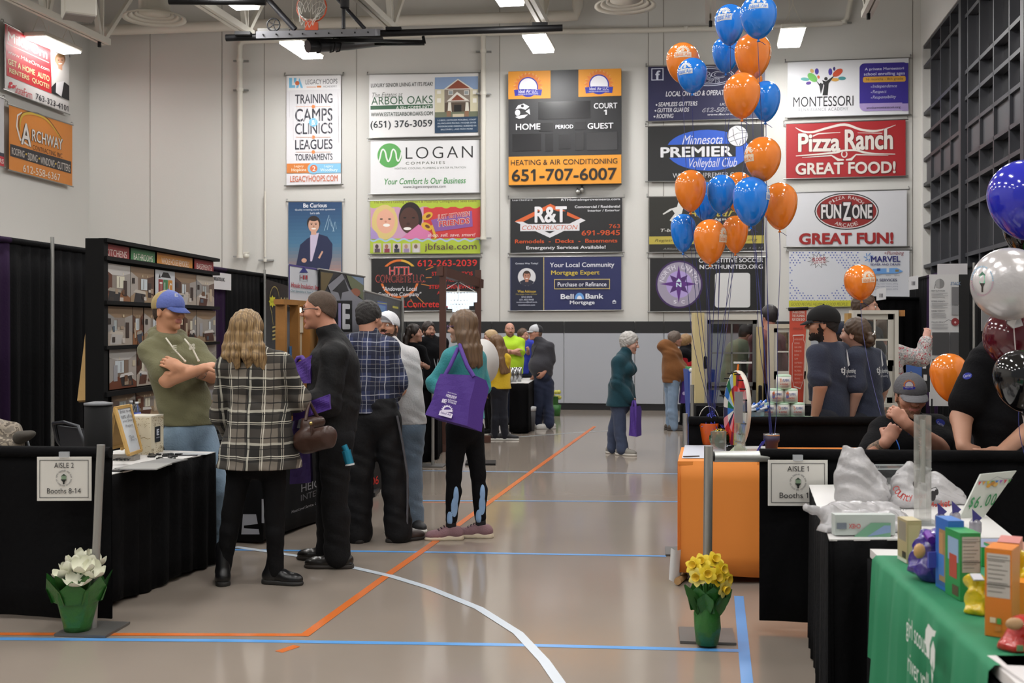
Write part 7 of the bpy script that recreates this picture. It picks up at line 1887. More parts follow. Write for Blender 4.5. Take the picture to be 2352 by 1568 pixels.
# wooden frame with chandelier
wf = empty('timber_frame', (P(1017, HY, 14.5).x, 14.5, 0), 'reddish brown timber frame that carries the glass chandelier', 'frame')
wm = mat('4a2a1e', .6, bump=.1, bs=10, var=.2, vs=3)
for u, Y in ((1017, 14.5), (1098, 15.6)):
 q = P(u, HY, Y); q.z = 0; z = 2.38
 MB().bar(q, q + V3((0, 0, z)), .085, wm).build('post', wf); MB().box(q + V3((.02, 0, .05)), (.5 if u < 1050 else .3, .1, .09), wm, rz=.2).build('foot', wf)
MB().bar(P(1010, 622, 14.45), P(1104, 652, 15.7), .09, wm, h=.12).build('beam', wf)
q = P(1053, 690, 15.0); ch = empty('chandelier', q, 'glowing crystal chandelier hung from the brown timber beam', 'chandelier')
cr = mat('dce6f0', .1, emit=.75);
m = MB()
for j, (r, n, z, L) in enumerate(((.235, 34, .1, .12), (.19, 28, -.01, .06), (.13, 20, -.06, .05), (.07, 12, -.1, .05))):
 for i in range(n):
  a = 2 * math.pi * i / n; m.box(q + V3((r * math.cos(a), r * math.sin(a), z - L / 2)), (.022, .022, L), cr, rz=a)
m.build('crystals', ch)
m = MB()
for z, r in ((.11, .235), (.0, .19), (-.05, .13)): m.tube([q + V3((r * math.cos(t * .2618), r * math.sin(t * .2618), z)) for t in range(24)], .008, M_alu, 6, closed=True)
m.tube([q + V3((0, 0, -.1)), q + V3((0, 0, .32))], .006, M_alu, 6)
for t in range(4): m.tube([q + V3((.235 * math.cos(t * 1.57), .235 * math.sin(t * 1.57), .11)), q + V3((0, 0, .25))], .004, M_alu, 5)
m.build('metal_frame', ch)
q = P(1110, 830, 13.2); dn = V3((.75, -.66, .05)).normalized()
dd = empty('round_panel', q, 'white round disc panel on a stand behind the teal sweater woman', 'disc')
MB().lathe(q - dn * .015, [(.26, 0), (.262, .015), (.26, .03)], mat('d8d4d0', .5), 40, axis=dn).build('disc', dd)
m = MB(); m.tube([q - dn * .03 + V3((0, 0, .1)), V3((q.x - .03, q.y + .03, .02))], .015, M_black, 8); m.box((q.x - .03, q.y + .03, .012), (.35, .35, .02), M_black); m.build('stand', dd)
# far tables
table('black draped table with white top runner in front of the neon yellow shirt man', (P(1172, HY, 16.8).x, 16.9), (1, -.05), .27, (.1, 1), 2.0, .76, WT, MK, seed=5)
for i, (u, l) in enumerate(((1173, 'left'), (1182, 'middle'), (1193, 'right'))):
 q = P(u, HY, 17.1 + .1 * i); r = MB().lathe((q.x, q.y, .76), [(.03, 0), (.04, .22), (.035, .22), (.028, .01)], mat('b4b6b8', .15, .9), 18).build('metal_tumbler', None, 'shiny metal tumbler, ' + l + ' of three on the far left table', 'tumbler', 'metal tumblers')
table('black draped table before the royal blue shirt man', (P(1196, HY, 18.6).x, 18.6), (1, 0), .3, (.1, 1), 1.2, .78, MK, MK, seed=7)
q = P(1213, HY, 17.4); r = empty('waste_bin', (q.x, q.y, 0), 'grey waste bin with a white liner beside the grey polo man', 'waste bin')
MB().lathe((q.x, q.y, 0), [(.1, 0), (.12, .36), (.11, .36)], mat('4a4a4c', .5), 16).build('bin', r); MB().lathe((q.x, q.y, .34), [(.124, -.03), (.126, .03), (.112, .035)], mat('c8cacc', .4), 16).build('liner', r)
q = P(1276, HY, 20.3); r = empty('potted_flowers', (q.x, q.y, 0), 'small yellow flowers in a green pot behind the grey polo man', 'potted flowers', 'potted flowers at the aisle ends')
MB().lathe((q.x, q.y, 0), [(.08, 0), (.1, .2)], mat('2f6a2c', .5), 14).build('foil_wrap', r)
m = MB()
for i in range(7): m.ball((q.x + .07 * math.cos(i * 2.4), q.y + .07 * math.sin(i * 2.4), .33 + .05 * (i % 3)), .04, mat('d0cc60', .6), 8, 5)
m.build('blossoms', r); MB().tube([(q.x, q.y, .15), (q.x, q.y, .35)], .05, grn, 8).build('leaves', r)
# ================================================================ right hand side
# front rail: pole, pipe, half drape, aisle sign, daffodils
pp = P(1617, HY, 5.98)
b = FL(1628, 1470)
pole('silver pole with scuffed paint beside the yellow daffodils', b.x, b.y + .06, .985, .0235, True, (pp.x - b.x, 0))
dA, dB = P(1745, HY, 6.0), P(2480, HY, 5.86)
MB().tube([P(1622, 1048, 5.99), P(1655, 1048, 5.99)], .026, M_black, 12).tube([P(1640, 1048, 5.99), P(1765, 1048, 6.0)], .03, mat('c4c6c2', .35, .75), 14).build('drape_rail', None, 'white metal rail between the silver pole and the black half drape', 'rail')
drape('black half height drape across the lower right, carrying an aisle sign', (dA.x, 6.0), (dB.x, 5.87), .945, MK, .03, 'half height drapes', seed=1, per=.5, amp=.012)
sign('white sign reading AISLE 1 on the right half drape, partly behind the white table', (1764, 1056, 1901, 1161), 5.93, 'AISLE 1', 'Booths 1-7', (1, -.02, 0))
root, c, k, top, rnd = pot('yellow daffodils in a tall green foil wrapped pot beside the orange table', 1624, 1484, 46, 56, 105, 'd')
yel = [mat(x, .55, bump=.1, bs=30) for x in ('e0c62c', 'd8b41c', 'e4d878')]
for i, (u, v, dy) in enumerate(((1596, 1300, -.03), (1612, 1292, .03), (1640, 1288, .05), (1655, 1310, -.02), (1603, 1325, -.06), (1625, 1318, -.08), (1645, 1325, -.05), (1665, 1330, .03), (1660, 1350, -.06))):
 h = P(u, v, c.y + dy); m = MB(); ax = V3(((u - 1628) / 60, -.7, .5 - (v - 1290) / 90)).normalized(); q = ax.orthogonal().normalized(); q2 = ax.cross(q)
 for j in range(6):
  a = j * 1.047 + i; o = q * math.cos(a) + q2 * math.sin(a); petal(m, h, o + ax * .25, ax, .05, .019, yel[2] if i in (4, 8) else yel[0], .1)
 m.lathe(h, [(.012, 0), (.015, .02), (.022, .035), (.019, .034), (.01, .01)], yel[1], 12, axis=ax)
 m.build('daffodil', root); MB().tube([top + V3((0, 0, -.12)), top.lerp(h, .6), h - ax * .01], .004, grn, 6).build('stem', root)
for i, (u, v) in enumerate(((1570, 1340), (1600, 1350), (1680, 1352), (1650, 1330), (1630, 1345), (1610, 1365), (1672, 1370))):
 m = MB(); bse = top + V3((0, 0, -.12)); d = P(u, v, c.y - .05 + .03 * (i % 3)) - bse; petal(m, bse, d, V3((0, -1, .2)), d.length, .028, grn, .12); m.build('leaf', root)
# orange covered table
OR = mat('e68a36', .7, bump=.12, bs=5)
ot = empty('draped_table', (1.033, 7.05, 0), 'table under an orange cloth with the prize wheel and bucket on it', 'table')
A_ = V3((1.033, 7.05, 0)); xd = V3((1, -.02, 0)).normalized(); yd = V3((.1765, 1, 0)).normalized()
m = MB(); cs = [A_, A_ + xd * 1.35, A_ + xd * 1.35 + yd * .84, A_ + yd * .84]
m.hexa([q + V3((0, 0, .74)) for q in cs] + [q + V3((0, 0, .762)) for q in cs], OR); m.build('table_top', ot)
m = MB()
for i in range(4): wavy(m, cs[i].xy, cs[(i + 1) % 4].xy, .05, .76, OR, .009, .62, 2 + i, hem=.03)
m.build('cloth_skirt', ot)
pb_ = T1(1600, 1052); MB().hexa([T1(u, v, .7625) for u, v in ((1566, 1052), (1690, 1052), (1690, 1022), (1573, 1022))] + [T1(u, v, .765) for u, v in ((1566, 1052), (1690, 1052), (1690, 1022), (1573, 1022))], mat('c8ccd8', .5)).build('paper_sheet', None, 'white paper sheet laid on the orange table', 'paper')
def otab(u, v, z=.766): return T1(u, v, z)
m = MB(); q = otab(1588, 1049); m.box(q + V3((0, 0, .004)), (.11, .012, .006), mat('4a3c34', .5), rz=.3); m.build('glasses_case', None, 'thin brown pencil lying on the white paper sheet', 'pencil')
# bucket, tinsel pumpkin
q = otab(1628, 1020); Yb = q.y; bk_ = empty('bucket', q, 'orange bucket with wire handle holding the balloon ribbons', 'bucket')
MB().lathe(q, [(.045, 0), (.07, .145), (.074, .15), (.066, .15), (.042, .01)], mat('e8641c', .35), 24).build('pail', bk_)
MB().tube([q + V3((.075 * math.cos(t), 0, .14 + .13 * math.sin(t))) for t in [math.pi * i / 12 for i in range(13)]], .003, M_alu, 6).build('handle', bk_)
KN1 = q + V3((.02, -.01, .17))
m = MB(); rb = mat('1e2c9c', .25, spec=.7); rr_ = random.Random(5)
for i in range(12):
 a = rr_.random() * 6.28; pts = [KN1 + V3((math.cos(a) * .02 * j + .012 * math.cos(j * 2.1 + i), math.sin(a) * .01 * j, .02 * math.sin(j * 1.7 + i) + .05 - .022 * j)) for j in range(6)]
 m.tube(pts, .0035, rb, 5, cap=False)
m.build('ribbon_knot', None, 'tangle of curled blue ribbon over the orange bucket', 'ribbon')
q = otab(1653, 1030); tp = empty('tinsel_ball', q, 'green and gold tinsel ball beside the orange bucket', 'decoration')
m = MB(); r2 = random.Random(2); gmt = [mat('1c6a34', .2, .7), mat('0f4a22', .25, .7), mat('c8a848', .2, .8)]
m.ball(q + V3((0, 0, .07)), (.068, .06, .062), gmt[1], 16, 10)
for i in range(420):
 t, a = math.acos(1 - 2 * r2.random()), r2.random() * 6.283; d = V3((math.sin(t) * math.cos(a), math.sin(t) * math.sin(a), math.cos(t)))
 cc = q + V3((0, 0, .07)) + V3((d.x * .066, d.y * .06, d.z * .062)); e = d.orthogonal().normalized() * .009; f_ = d.cross(e).normalized() * .004 + d * .006
 m.face_set([cc - e, cc + f_, cc + e, cc - f_ + d * .012], [(0, 1, 2, 3)], gmt[2] if d.z > .45 else gmt[i % 2])
m.build('tinsel', tp)
# prize wheel seen nearly edge on
wc = P(1692, 940, 7.62); wn = V3((-.985, -.115, .04)).normalized(); wu = (V3((0, 0, 1)) - wn * wn.z).normalized(); ws = wu.cross(wn)
pw = empty('prize_wheel', T1(1690, 1032), 'colourful prize wheel on a stand seen nearly edge on', 'prize wheel')
m = MB(); m.lathe(wc - wn * .014, [(.262, 0), (.264, .014), (.262, .024)], mat('d8d0c4', .5), 48, axis=wn); m.build('wheel_rim', pw)
cl = ('b8202c', 'c8b428', '2f6cb8', 'd88890', '7c2038', '1f6a44', '2c2c4a', 'c83c2c', '9ab8d4', 'd8d4cc')
m = MB();
for i in range(20):
 for (r0, r1) in ((.03, .16), (.16, .25)):
  pts = [wc + wn * .0125 + wu * r * math.cos(a) + ws * r * math.sin(a) for r, a in ((r0, i * .314), (r1, i * .314), (r1, i * .314 + .157), (r1, i * .314 + .314), (r0, i * .314 + .314))]
  m.face_set(pts, [(0, 1, 2, 3, 4)], mat(cl[(i * 3 + (r1 > .2) * 4) % 10], .3))
m.build('painted_face', pw)
for i in range(20):
 p_ = wc + wu * .25 * math.cos(i * .314) + ws * .25 * math.sin(i * .314); MB().tube([p_ - wn * .0, p_ + wn * .05], .005, M_black, 6).build('peg', pw)
m = MB(); bs_ = T1(1700, 1036); m.box(bs_ + V3((0, 0, .012)), (.22, .16, .02), M_black); m.bar(V3((wc.x + .05, wc.y + .02, bs_.z + .02)), V3((wc.x + .05, wc.y + .02, wc.z + .33)), .035, M_black); m.build('stand', pw)
m = MB(); t_ = wc + wu * .285; m.box(t_ + V3((.03, 0, .03)), (.12, .02, .012), mat('d8d8d8', .3)); m.tube([t_ + V3((0, 0, .02)), t_ + V3((-.005, 0, -.03))], .007, mat('e07a2c', .4), 6); m.build('pointer', pw)
# acrylic holders and papers on the orange table
ac = mat('d4dcdc', .05, trans=.75, alpha=.55, spec=.6)
q0, q1 = P(1687, 900, 7.32), P(1712, 900, 7.32)
ah = empty('acrylic_holder', T1(1698, 1048), 'tall narrow clear acrylic holder with a printed sheet in front of the wheel', 'sign holder')
MB().box(P(1699, 972, 7.3), (.068, .02, .41), ac).build('acrylic', ah); MB().box(P(1697, 935, 7.3), (.05, .006, .2), mat('a8a4a8', .6)).build('sheet', ah)
MB().hexa([T1(1660, 1050), T1(1725, 1050), T1(1715, 1040), T1(1690, 1040), P(1690, 1022, 7.35), P(1700, 1022, 7.35), P(1702, 1020, 7.4), P(1692, 1020, 7.4)], mat('b8c4a8', .6)).build('paper_tent', ah)
dbx = empty('acrylic_box', T1(1640, 1046), 'small clear acrylic box in front of the tinsel ball', 'box')
MB().box(P(1650, 1018, 7.2) , (.09, .06, .15), ac).build('acrylic', dbx)
m = MB(); m.box(otab(1745, 1040) + V3((0, 0, .02)), (.2, .16, .035), mat('d4d4d4', .6)); m.build('paper_stack', None, 'stack of white papers beside the purple tumbler', 'papers')
q = otab(1772, 1046); q.z = .766
tm = empty('tumbler', q, 'dark purple tumbler with steel rim holding balloon ribbons', 'tumbler'); hT = 1.6 - (996 - HY) / F * q.y - q.z
MB().lathe(q, [(.034, 0), (.042, hT * .6), (.05, hT * .66), (.052, hT * .93)], mat('2c2844', .5), 26).build('cup', tm)
MB().lathe(q + V3((0, 0, hT * .93)), [(.0525, 0), (.0525, hT * .07), (.048, hT * .07), (.045, -.02)], mat('b0b2b4', .2, .9), 26).build('steel_rim', tm)
KN2 = q + V3((0, 0, hT + .0))
m = MB()
for i in range(5): m.tube([q + V3((-.05 - .012 * j + .01 * math.sin(i * 2 + j * 2), -.02, .1 - .018 * j + .008 * math.cos(i + j * 1.9))) for j in range(6)], .003, rb, 5, cap=False)
m.build('curled_ribbon', None, 'curled dark blue ribbon ends left of the purple tumbler', 'ribbon')
# rolled poster leaning on the table
q = FL(1560, 1345); pr_ = empty('rolled_poster', q, 'white rolled poster with red lettering standing by the orange table', 'poster')
pn = Panel(P(1536, 1330, 7.0), (.16, .3, 0), rough=.6)
m = MB(); n = 8; vs = []
for j in range(2):
 for i in range(n + 1):
  t = i / n; uu = 1536 + 27 * t + (0 if j else 5); vv = (1258 + 6 * math.sin(t * 3.1) if not j else 1330 + 6 * math.sin(t * 3)) ; vs.append(P(uu, vv, 6.98 + .12 * t - .05 * math.sin(t * 3.14)))
m.face_set(vs + [v_ + V3((.003, .004, 0)) for v_ in vs], [(i, i + 1, n + 2 + i, n + 1 + i) for i in range(n)] + [(3 * n + 3 + i, 3 * n + 4 + i, 2 * n + 3 + i, 2 * n + 2 + i) for i in range(n)], mat('d8d8d8', .5), True); m.build('sheet', pr_)
for i, w_ in enumerate((10, 12, 11)): pn.line([(1549 + i * 4, 1272 + i * 2), (1551 + i * 4, 1318)], 2, 'b8483c')
pn.lay = .05; pn.mb = MB(); pn.text('WIN A NEW', 1550, 1268, 1561, 1290, 'b8483c', .03); pn.text('FURNACE', 1551, 1294, 1562, 1316, 'b8483c', .03); pn.build('lettering', pr_)
MB().tube([FL(1556, 1346) + V3((0, 0, .03)), P(1572, 1322, 7.2)], .022, mat('a88458', .7), 14).build('cardboard_tube', pr_)
# divider drape between the orange booth and the plumbing booth
q0, q1 = P(1583, HY, 8.0), P(2420, HY, 7.95)
drape('black half height drape behind the orange table and the seated man', (q0.x, 8.02), (q1.x, 7.98), .955, MK, .03, 'half height drapes', seed=5, per=.35, amp=.012)
pole('short silver pole at the left end of the drape behind the bucket', q0.x - .025, 8.02, .985, .018)
# plumbing booth table: wrapped paper rolls and bubble bottles
ZT2 = .84
table('black draped table with a pyramid of wrapped paper rolls', (1.45, 8.1), (1, 0), .85, (.05, 1), .22, ZT2, MK, MK, seed=2)
gnm = mat('b8d8c0', .6, bump=.2, bs=60); wr = mat('dcdcd8', .5)
def roll(label, u, v, Y):
 q = P(u, v, Y); r = empty('paper_roll', q, label, 'paper roll', 'wrapped paper rolls')
 MB().lathe(q, [(.045, 0), (.052, .004), (.053, .012), (.053, .094), (.052, .1), (.045, .104)], gnm, 24).build('wrapper', r)
 MB().lathe(q, [(.0535, .012), (.0535, .09)], wr, 24).build('paper_band', r)
 pn = Panel(q + V3((0, -.0545, 0)), (1, 0, 0)); pn.step = .0002; pn.lay = .0
 if u < 1830 and v < 935 and u != 1800: pn.poly([(u - 9, v - 20), (u - 5, v - 27), (u - 3, v - 18), (u - 4, v - 10), (u - 9, v - 11)], '4a6cb0'); pn.poly([(u - 8, v - 21), (u - 5, v - 29), (u - 3, v - 20)], 'd0703c')
 pn.text("TJ's", u - 10, v - 24, u - 3, v - 15, 'd0702c', .05); pn.text('PLUMBING', u - 2, v - 23, u + 13, v - 17, '4a5a9c', .03); pn.text('& HEATING', u - 8, v - 13, u + 10, v - 9, 'b84a3c', .02); pn.text('THE BEST IN THE BIZ', u - 9, v - 6, u + 10, v - 4, '6c6c70', .0)
 pn.build('print', r)
for u, l in ((1749, 'leftmost'), (1783, 'second'), (1818, 'third'), (1852, 'rightmost')): roll('wrapped white paper roll in the bottom row of the pyramid, ' + l, u, 989, 8.22)
for u, l in ((1765, 'left'), (1797, 'middle'), (1831, 'right')): roll('wrapped white paper roll in the second lowest row of the pyramid, ' + l, u, 957, 8.22)
for u, l in ((1783, 'left'), (1815, 'right')): roll('wrapped white paper roll in the upper row of the pyramid, ' + l + ' one', u, 925, 8.22)
roll('wrapped white paper roll alone at the very top of the pyramid', 1800, 893, 8.22)
tubb = empty('bottle_tub', P(1745, 985, 8.12), 'clear tub full of small blue capped bubble bottles', 'tub')
MB().hexa([P(1727, 985, 8.12), P(1752, 985, 8.12), P(1752, 985, 8.18), P(1727, 985, 8.18), P(1724, 946, 8.11), P(1756, 946, 8.11), P(1756, 946, 8.19), P(1724, 946, 8.19)], mat('b8d4e0', .1, trans=.5, alpha=.6)).build('clear_tub', tubb)
pn = Panel(P(1740, 960, 8.1), (1, 0, 0)); pn.lay = .006; pn.text('BUBBLES', 1726, 955, 1753, 966, '2f8cc0', .05); pn.build('lettering', tubb)
bw = mat('d4dce8', .3); bb_ = mat('2f6cd0', .35)
for i, (u, v, a) in enumerate(((1730, 941, .3), (1738, 938, .5), (1746, 935, .9), (1735, 932, .7), (1743, 928, 1.0), (1752, 926, .8), (1756, 937, .4), (1749, 943, .2), (1728, 934, 1.1))):
 q = P(u, v, 8.15 + .02 * (i % 3)); d = V3((math.cos(a), .1, math.sin(a) * .7)); o = MB().tube([q - d * .035, q + d * .02], .0095, bw, 10).tube([q + d * .02, q + d * .042], .0105, bb_, 10).build('bubble_bottle', None, 'small white bubble bottle with blue cap piled in the clear tub', 'bubble bottle', 'bubble bottles', origin=q)
# window displays
cre = mat('c8b888', .55); whf = mat('cfccc2', .5); gry = mat('6e6e6c', .5); win_gl = mat('b4b8b8', .04, trans=1, spec=.5)
def window(name, label, u0, v0, u1, v1, Y, fc, bars, inner, mid=None, dpt=.12, stand=True, glass=None):
 a, b = P(u0, v1, Y), P(u1, v0, Y); root = empty(name, (a.x, Y, a.z), label, 'window display')
 def bx(x0, z0, x1, z1, y0, y1, m, nm): MB().hexa([V3((x, y, z)) for z in (z0, z1) for x, y in ((x0, Y + y0), (x1, Y + y0), (x1, Y + y1), (x0, Y + y1))], m).build(nm, root)
 w_ = inner
 bx(a.x, b.z - w_, b.x, b.z, 0, dpt, fc, 'head_jamb'); bx(a.x, a.z, b.x, a.z + w_, 0, dpt, fc, 'sill')
 bx(a.x, a.z + w_, a.x + w_, b.z - w_, 0, dpt, fc, 'side_jamb'); bx(b.x - w_, a.z + w_, b.x, b.z - w_, 0, dpt, fc, 'side_jamb')
 x0, x1, z0, z1 = a.x + w_, b.x - w_, a.z + w_, b.z - w_; zm = z0 + (z1 - z0) * (mid or .5); sw = .045
 for (s0, s1, off) in ((zm, z1, .03), (z0, zm, .06)):
  m = MB()
  for q in ((x0, s0, x1, s0 + sw), (x0, s1 - sw, x1, s1), (x0, s0, x0 + sw, s1), (x1 - sw, s0, x1, s1)):
   m.hexa([V3((x, y, z)) for z in (q[1], q[3]) for x, y in ((q[0], Y + off), (q[2], Y + off), (q[2], Y + off + .03), (q[0], Y + off + .03))], bars)
  m.build('sash', root)
  MB().hexa([V3((x, y, z)) for z in (s0 + sw, s1 - sw) for x, y in ((x0 + sw, Y + off + .012), (x1 - sw, Y + off + .012), (x1 - sw, Y + off + .018), (x0 + sw, Y + off + .018))], glass or win_gl).build('glass_pane', root)
  for t in ((.5,) if u1 - u0 < 150 else (.6,)):
   xm = x0 + (x1 - x0) * t
   if s0 == zm: MB().bar(V3((xm, Y + off + .01, s0 + sw)), V3((xm, Y + off + .01, s1 - sw)), .016, bars).build('glazing_bar', root)
  if u1 - u0 < 150 and s0 == zm: z_ = (s0 + s1) / 2; MB().bar(V3((x0 + sw, Y + off + .01, z_)), V3((x1 - sw, Y + off + .01, z_)), .016, bars).build('glazing_bar', root)
 if stand:
  for x in (a.x + .05, b.x - .05): MB().bar(V3((x, Y + .05, 0)), V3((x, Y + .05, a.z)), .06, fc).build('stand_leg', root)
 return root
w1 = window('window_display', 'cream framed grey double hung window display behind the balloon ribbons', 1612, 722, 1752, 1010, 12.6, whf, gry, .06, .42)
a, b = P(1595, 1012, 12.55), P(1612, 718, 12.55)
MB().hexa([V3((x, y, z)) for z in (a.z, b.z) for x, y in ((a.x, 12.5), (b.x + .02, 12.5), (b.x + .02, 12.75), (a.x, 12.75))], cre).build('casing', w1)
a, b = P(1738, 1000, 12.55), P(1752, 750, 12.55); MB().hexa([V3((x, y, z)) for z in (a.z, b.z) for x, y in ((a.x, 12.52), (b.x, 12.52), (b.x, 12.58), (a.x, 12.58))], cre).build('casing', w1)
for q_, hh_ in ((P(1620, 832, 12.5), .14), (P(1746, 905, 12.45), .2)): MB().box(q_, (.035, .05, hh_), M_black, bev=.01).build('handle', w1)
w2 = window('window_display', 'small cream four pane window display left of the red sign', 1768, 744, 1862, 960, 12.3, mat('c4bca8', .5), whf, .045, .45)
w3 = window('window_display', 'white four over one window display beside the woman with the bun', 1960, 712, 2064, 935, 9.1, whf, whf, .03, .42)
MB().box(P(1952, 790, 9.2), (.06, .1, .5), mat('b08a4c', .6, var=.15)).build('wood_edge', w3); MB().box(P(2072, 719, 9.15), (.03, .05, .05), mat('a8743c', .6)).build('wood_edge', w3)
MB().box(P(2012, 925, 9.08), (.1, .02, .04), mat('2f8cc8', .4)).build('blue_sticker', w3)
table('black draped table below the cream window displays', (P(1600, HY, 12.0).x, 12.0), (1, 0), 1.3, (0, 1), .45, .76, MK, MK, seed=1)
pole('silver pole left of the cream window display', P(1590, HY, 11.9).x, 11.9, .99, .02)
q = P(1607, 920, 12.95); wbn = empty('white_bin', (q.x, q.y, 0), 'white lidded plastic bin left of the cream window display', 'bin')
MB().box((q.x, q.y, .54), (.19, .25, 1.08), mat('d0d0d4', .4), bev=.02).build('bin_body', wbn); MB().box((q.x, q.y, 1.1), (.21, .27, .05), mat('d8d8dc', .4), bev=.015).build('lid', wbn)
q = P(1603, 868, 15.5); cln = empty('blue_crate', (q.x, q.y, 0), 'blue plastic container with a green lid below the red sleeved person', 'container')
MB().hexa([V3((q.x - .12, q.y - .15, 0)), V3((q.x + .16, q.y - .15, 0)), V3((q.x + .16, q.y + .15, 0)), V3((q.x - .12, q.y + .15, 0)), V3((q.x - .17, q.y - .2, 1.02)), V3((q.x + .2, q.y - .2, 1.02)), V3((q.x + .2, q.y + .2, 1.02)), V3((q.x - .17, q.y + .2, 1.02))], mat('2f4aa0', .45)).build('container_body', cln); MB().box((q.x, q.y, 1.035), (.3, .3, .03), mat('4a9c5c', .5)).build('lid', cln)
# tall red banner stand
rb_ = P(1828, 1003, 11.0); rt = P(1832, 706, 11.0)
rs = empty('banner_stand', V3((rb_.x, 11.0, 0)), 'tall narrow red banner stand with white text beside the black cap man', 'banner stand')
rp = Panel(V3((rb_.x, 11.0, 0)), (1, .12, 0), rough=.6)
m = MB(); q = [rp.ab(1812, 1005), rp.ab(1842, 1005), rp.ab(1853, 708), rp.ab(1814, 710)]
m.hexa([rp.w(*q[0]), rp.w(*q[1]), rp.w(*q[1], -.006), rp.w(*q[0], -.006), rp.w(*q[3]), rp.w(*q[2]), rp.w(*q[2], -.006), rp.w(*q[3], -.006)], mat('c8503c', .6)); m.build('cloth', rs)
MB().tube([rp.w(q[3][0] - .01, q[3][1]), rp.w(q[2][0] + .01, q[2][1])], .018, M_black, 10).build('top_bar', rs)
MB().bar(rp.w(q[0][0] + .06, 0, -.03), rp.w(q[3][0] + .08, q[3][1], -.03), .02, M_black).build('support_pole', rs); MB().box(rp.w(q[0][0] + .06, .02, -.03), (.35, .3, .04), M_black).build('foot', rs)
for t, a, b in (('UP-AND-COMING', 714, 720), ('THE 5 PLUMBING', 722, 728), ('RUN SCENE SHOP', 730, 737)): rp.text(t, 1819, a, 1848, b, 'e0c8bc', .05)
rp.text('SERVICES', 1821, 752, 1844, 757, '8a4a40', .0)
rp.line([(1821, 770), (1845, 769)], 2.5, 'e0d4cc'); rp.line([(1822, 887), (1838, 892)], 2.5, 'e0d4cc')
rp.line([(1820, 770), (1823, 780), (1819, 790), (1819, 870), (1823, 888)], 1.2, 'd8c0b4'); rp.line([(1846, 769), (1844, 778), (1848, 788), (1845, 872), (1838, 891)], 1.2, 'd8c0b4')
for i, t in enumerate(('WATER HEATERS', 'REPAIR', 'GAS LINE', 'FURNACES', 'BATHS', 'SUMP', 'SOFTENERS', 'KITCHENS', 'FILTERS', 'REMODELING', 'DRAINS', 'INSPECTION')):
 rp.text(t, 1824, 777 + i * 9, 1824 + min(18, len(t) * 2), 781 + i * 9, 'd8b0a4', .0)
rp.ell(1845, 985, 6, 14, '8c7ca8')
rp.build('lettering', rs)
# right back drapes with white booth signs
def dr(Y): return (B0.x + .1765 * (Y - B0.y) - .32, Y)
for i, (y0, y1, m, l) in enumerate(((9.3, 13.2, MK, 'black back drape at the right edge behind the foil balloon'), (13.2, 14.4, MP, 'purple back drape strip right of the display panel'), (14.4, 17.6, MK, 'black back drape behind the white display panel'), (17.6, 18.6, MP, 'purple back drape strip left of the display panel'), (18.6, 20.3, MK, 'black back drape by the far right corner'))):
 drape(l, dr(y0), dr(y1), 2.44, m, group='back drapes of the right booths', seed=i + 3)
drape('black and purple low drape across the far right corner', (P(2000, HY, 18.9).x, 18.9), (dr(19.6)[0] - .05, 19.3), 2.1, MK, group='back drapes of the right booths', seed=9)
for i, (u, v0, v1, Y, l) in enumerate(((2024, 662, 690, 18.6, 'white booth sign nearest the far right corner'), (2098, 634, 666, 15.5, 'white booth sign on the drape left of the display panel'))):
 pn = Panel(P(u, HY, Y), (1, -.5, 0), rough=.5); q = [pn.ab(u - 11, v1), pn.ab(u + 11, v1 - 3), pn.ab(u + 11, v0 - 2), pn.ab(u - 11, v0 + 2)]
 r = empty('booth_sign', pn.w(*q[0]), l, 'sign', 'white booth signs'); MB().hexa([pn.w(*q[0]), pn.w(*q[1]), pn.w(*q[1], -.004), pn.w(*q[0], -.004), pn.w(*q[3]), pn.w(*q[2]), pn.w(*q[2], -.004), pn.w(*q[3], -.004)], mat('d0d0d2', .5)).build('card', r)
 for k in range(3): pn.rect(u - 4 + k * 3, v0 + 12, u - 2 + k * 3, v0 + 21, '5c5c60')
 pn.build('lettering', r)
dp = Panel(P(2137, HY, 11.0), (1, -.1, 0), rough=.5); dp.o.z = 0
def slabp(pn, u0, v0, u1, v1, m, nm, parent, t=.03):
 a0, b0, a1, b1 = pn.box4(u0, v0, u1, v1)
 MB().hexa([pn.w(a0, b0), pn.w(a1, b0), pn.w(a1, b0, -t), pn.w(a0, b0, -t), pn.w(a0, b1), pn.w(a1, b1), pn.w(a1, b1, -t), pn.w(a0, b1, -t)], m).build(nm, parent)
dsp = empty('display_panel', V3((dp.o.x, dp.o.y, 0)), 'tall white roofing display panel with grey shingle samples', 'display panel')
slabp(dp, 2136, 630, 2202, 932, mat('c4c4c4', .5), 'board', dsp); slabp(dp, 2202, 630, 2226, 1010, mk_ if False else mat('0c0c0e', .7), 'black_edge', dsp, .05)
for u in (2142, 2196): a = dp.ab(u, HY)[0]; MB().bar(dp.w(a, 0, -.015), dp.w(a, .9, -.015), .03, M_black).build('leg', dsp)
dp.ell(2158, 651, 11, 11, '7a7a7a'); dp.ell(2158, 651, 11, 11, '9c9c9c', 90, 270); dp.line([(2148, 653), (2146, 663)], 1, '3c3c3c'); dp.text('STACK', 2183, 647, 2206, 655, '6c84a0', .04, .15)
rnd = random.Random(8)
for i, (t, v) in enumerate((('HEAVY DUTY NYLON', 666), ('EXTREME STRENGTH', 690), ('DURABLE WARRANTY', 712), ('PULLED IMPACT', 738))):
 dp.text(t, 2139, v, 2170, v + 3.5, '5c5c60', .03)
 for j in range(4): dp.rect(2139, v + 6 + j * 3.2, 2139 + 40 - rnd.random() * 14, v + 7.4 + j * 3.2, 'a4a4a6')
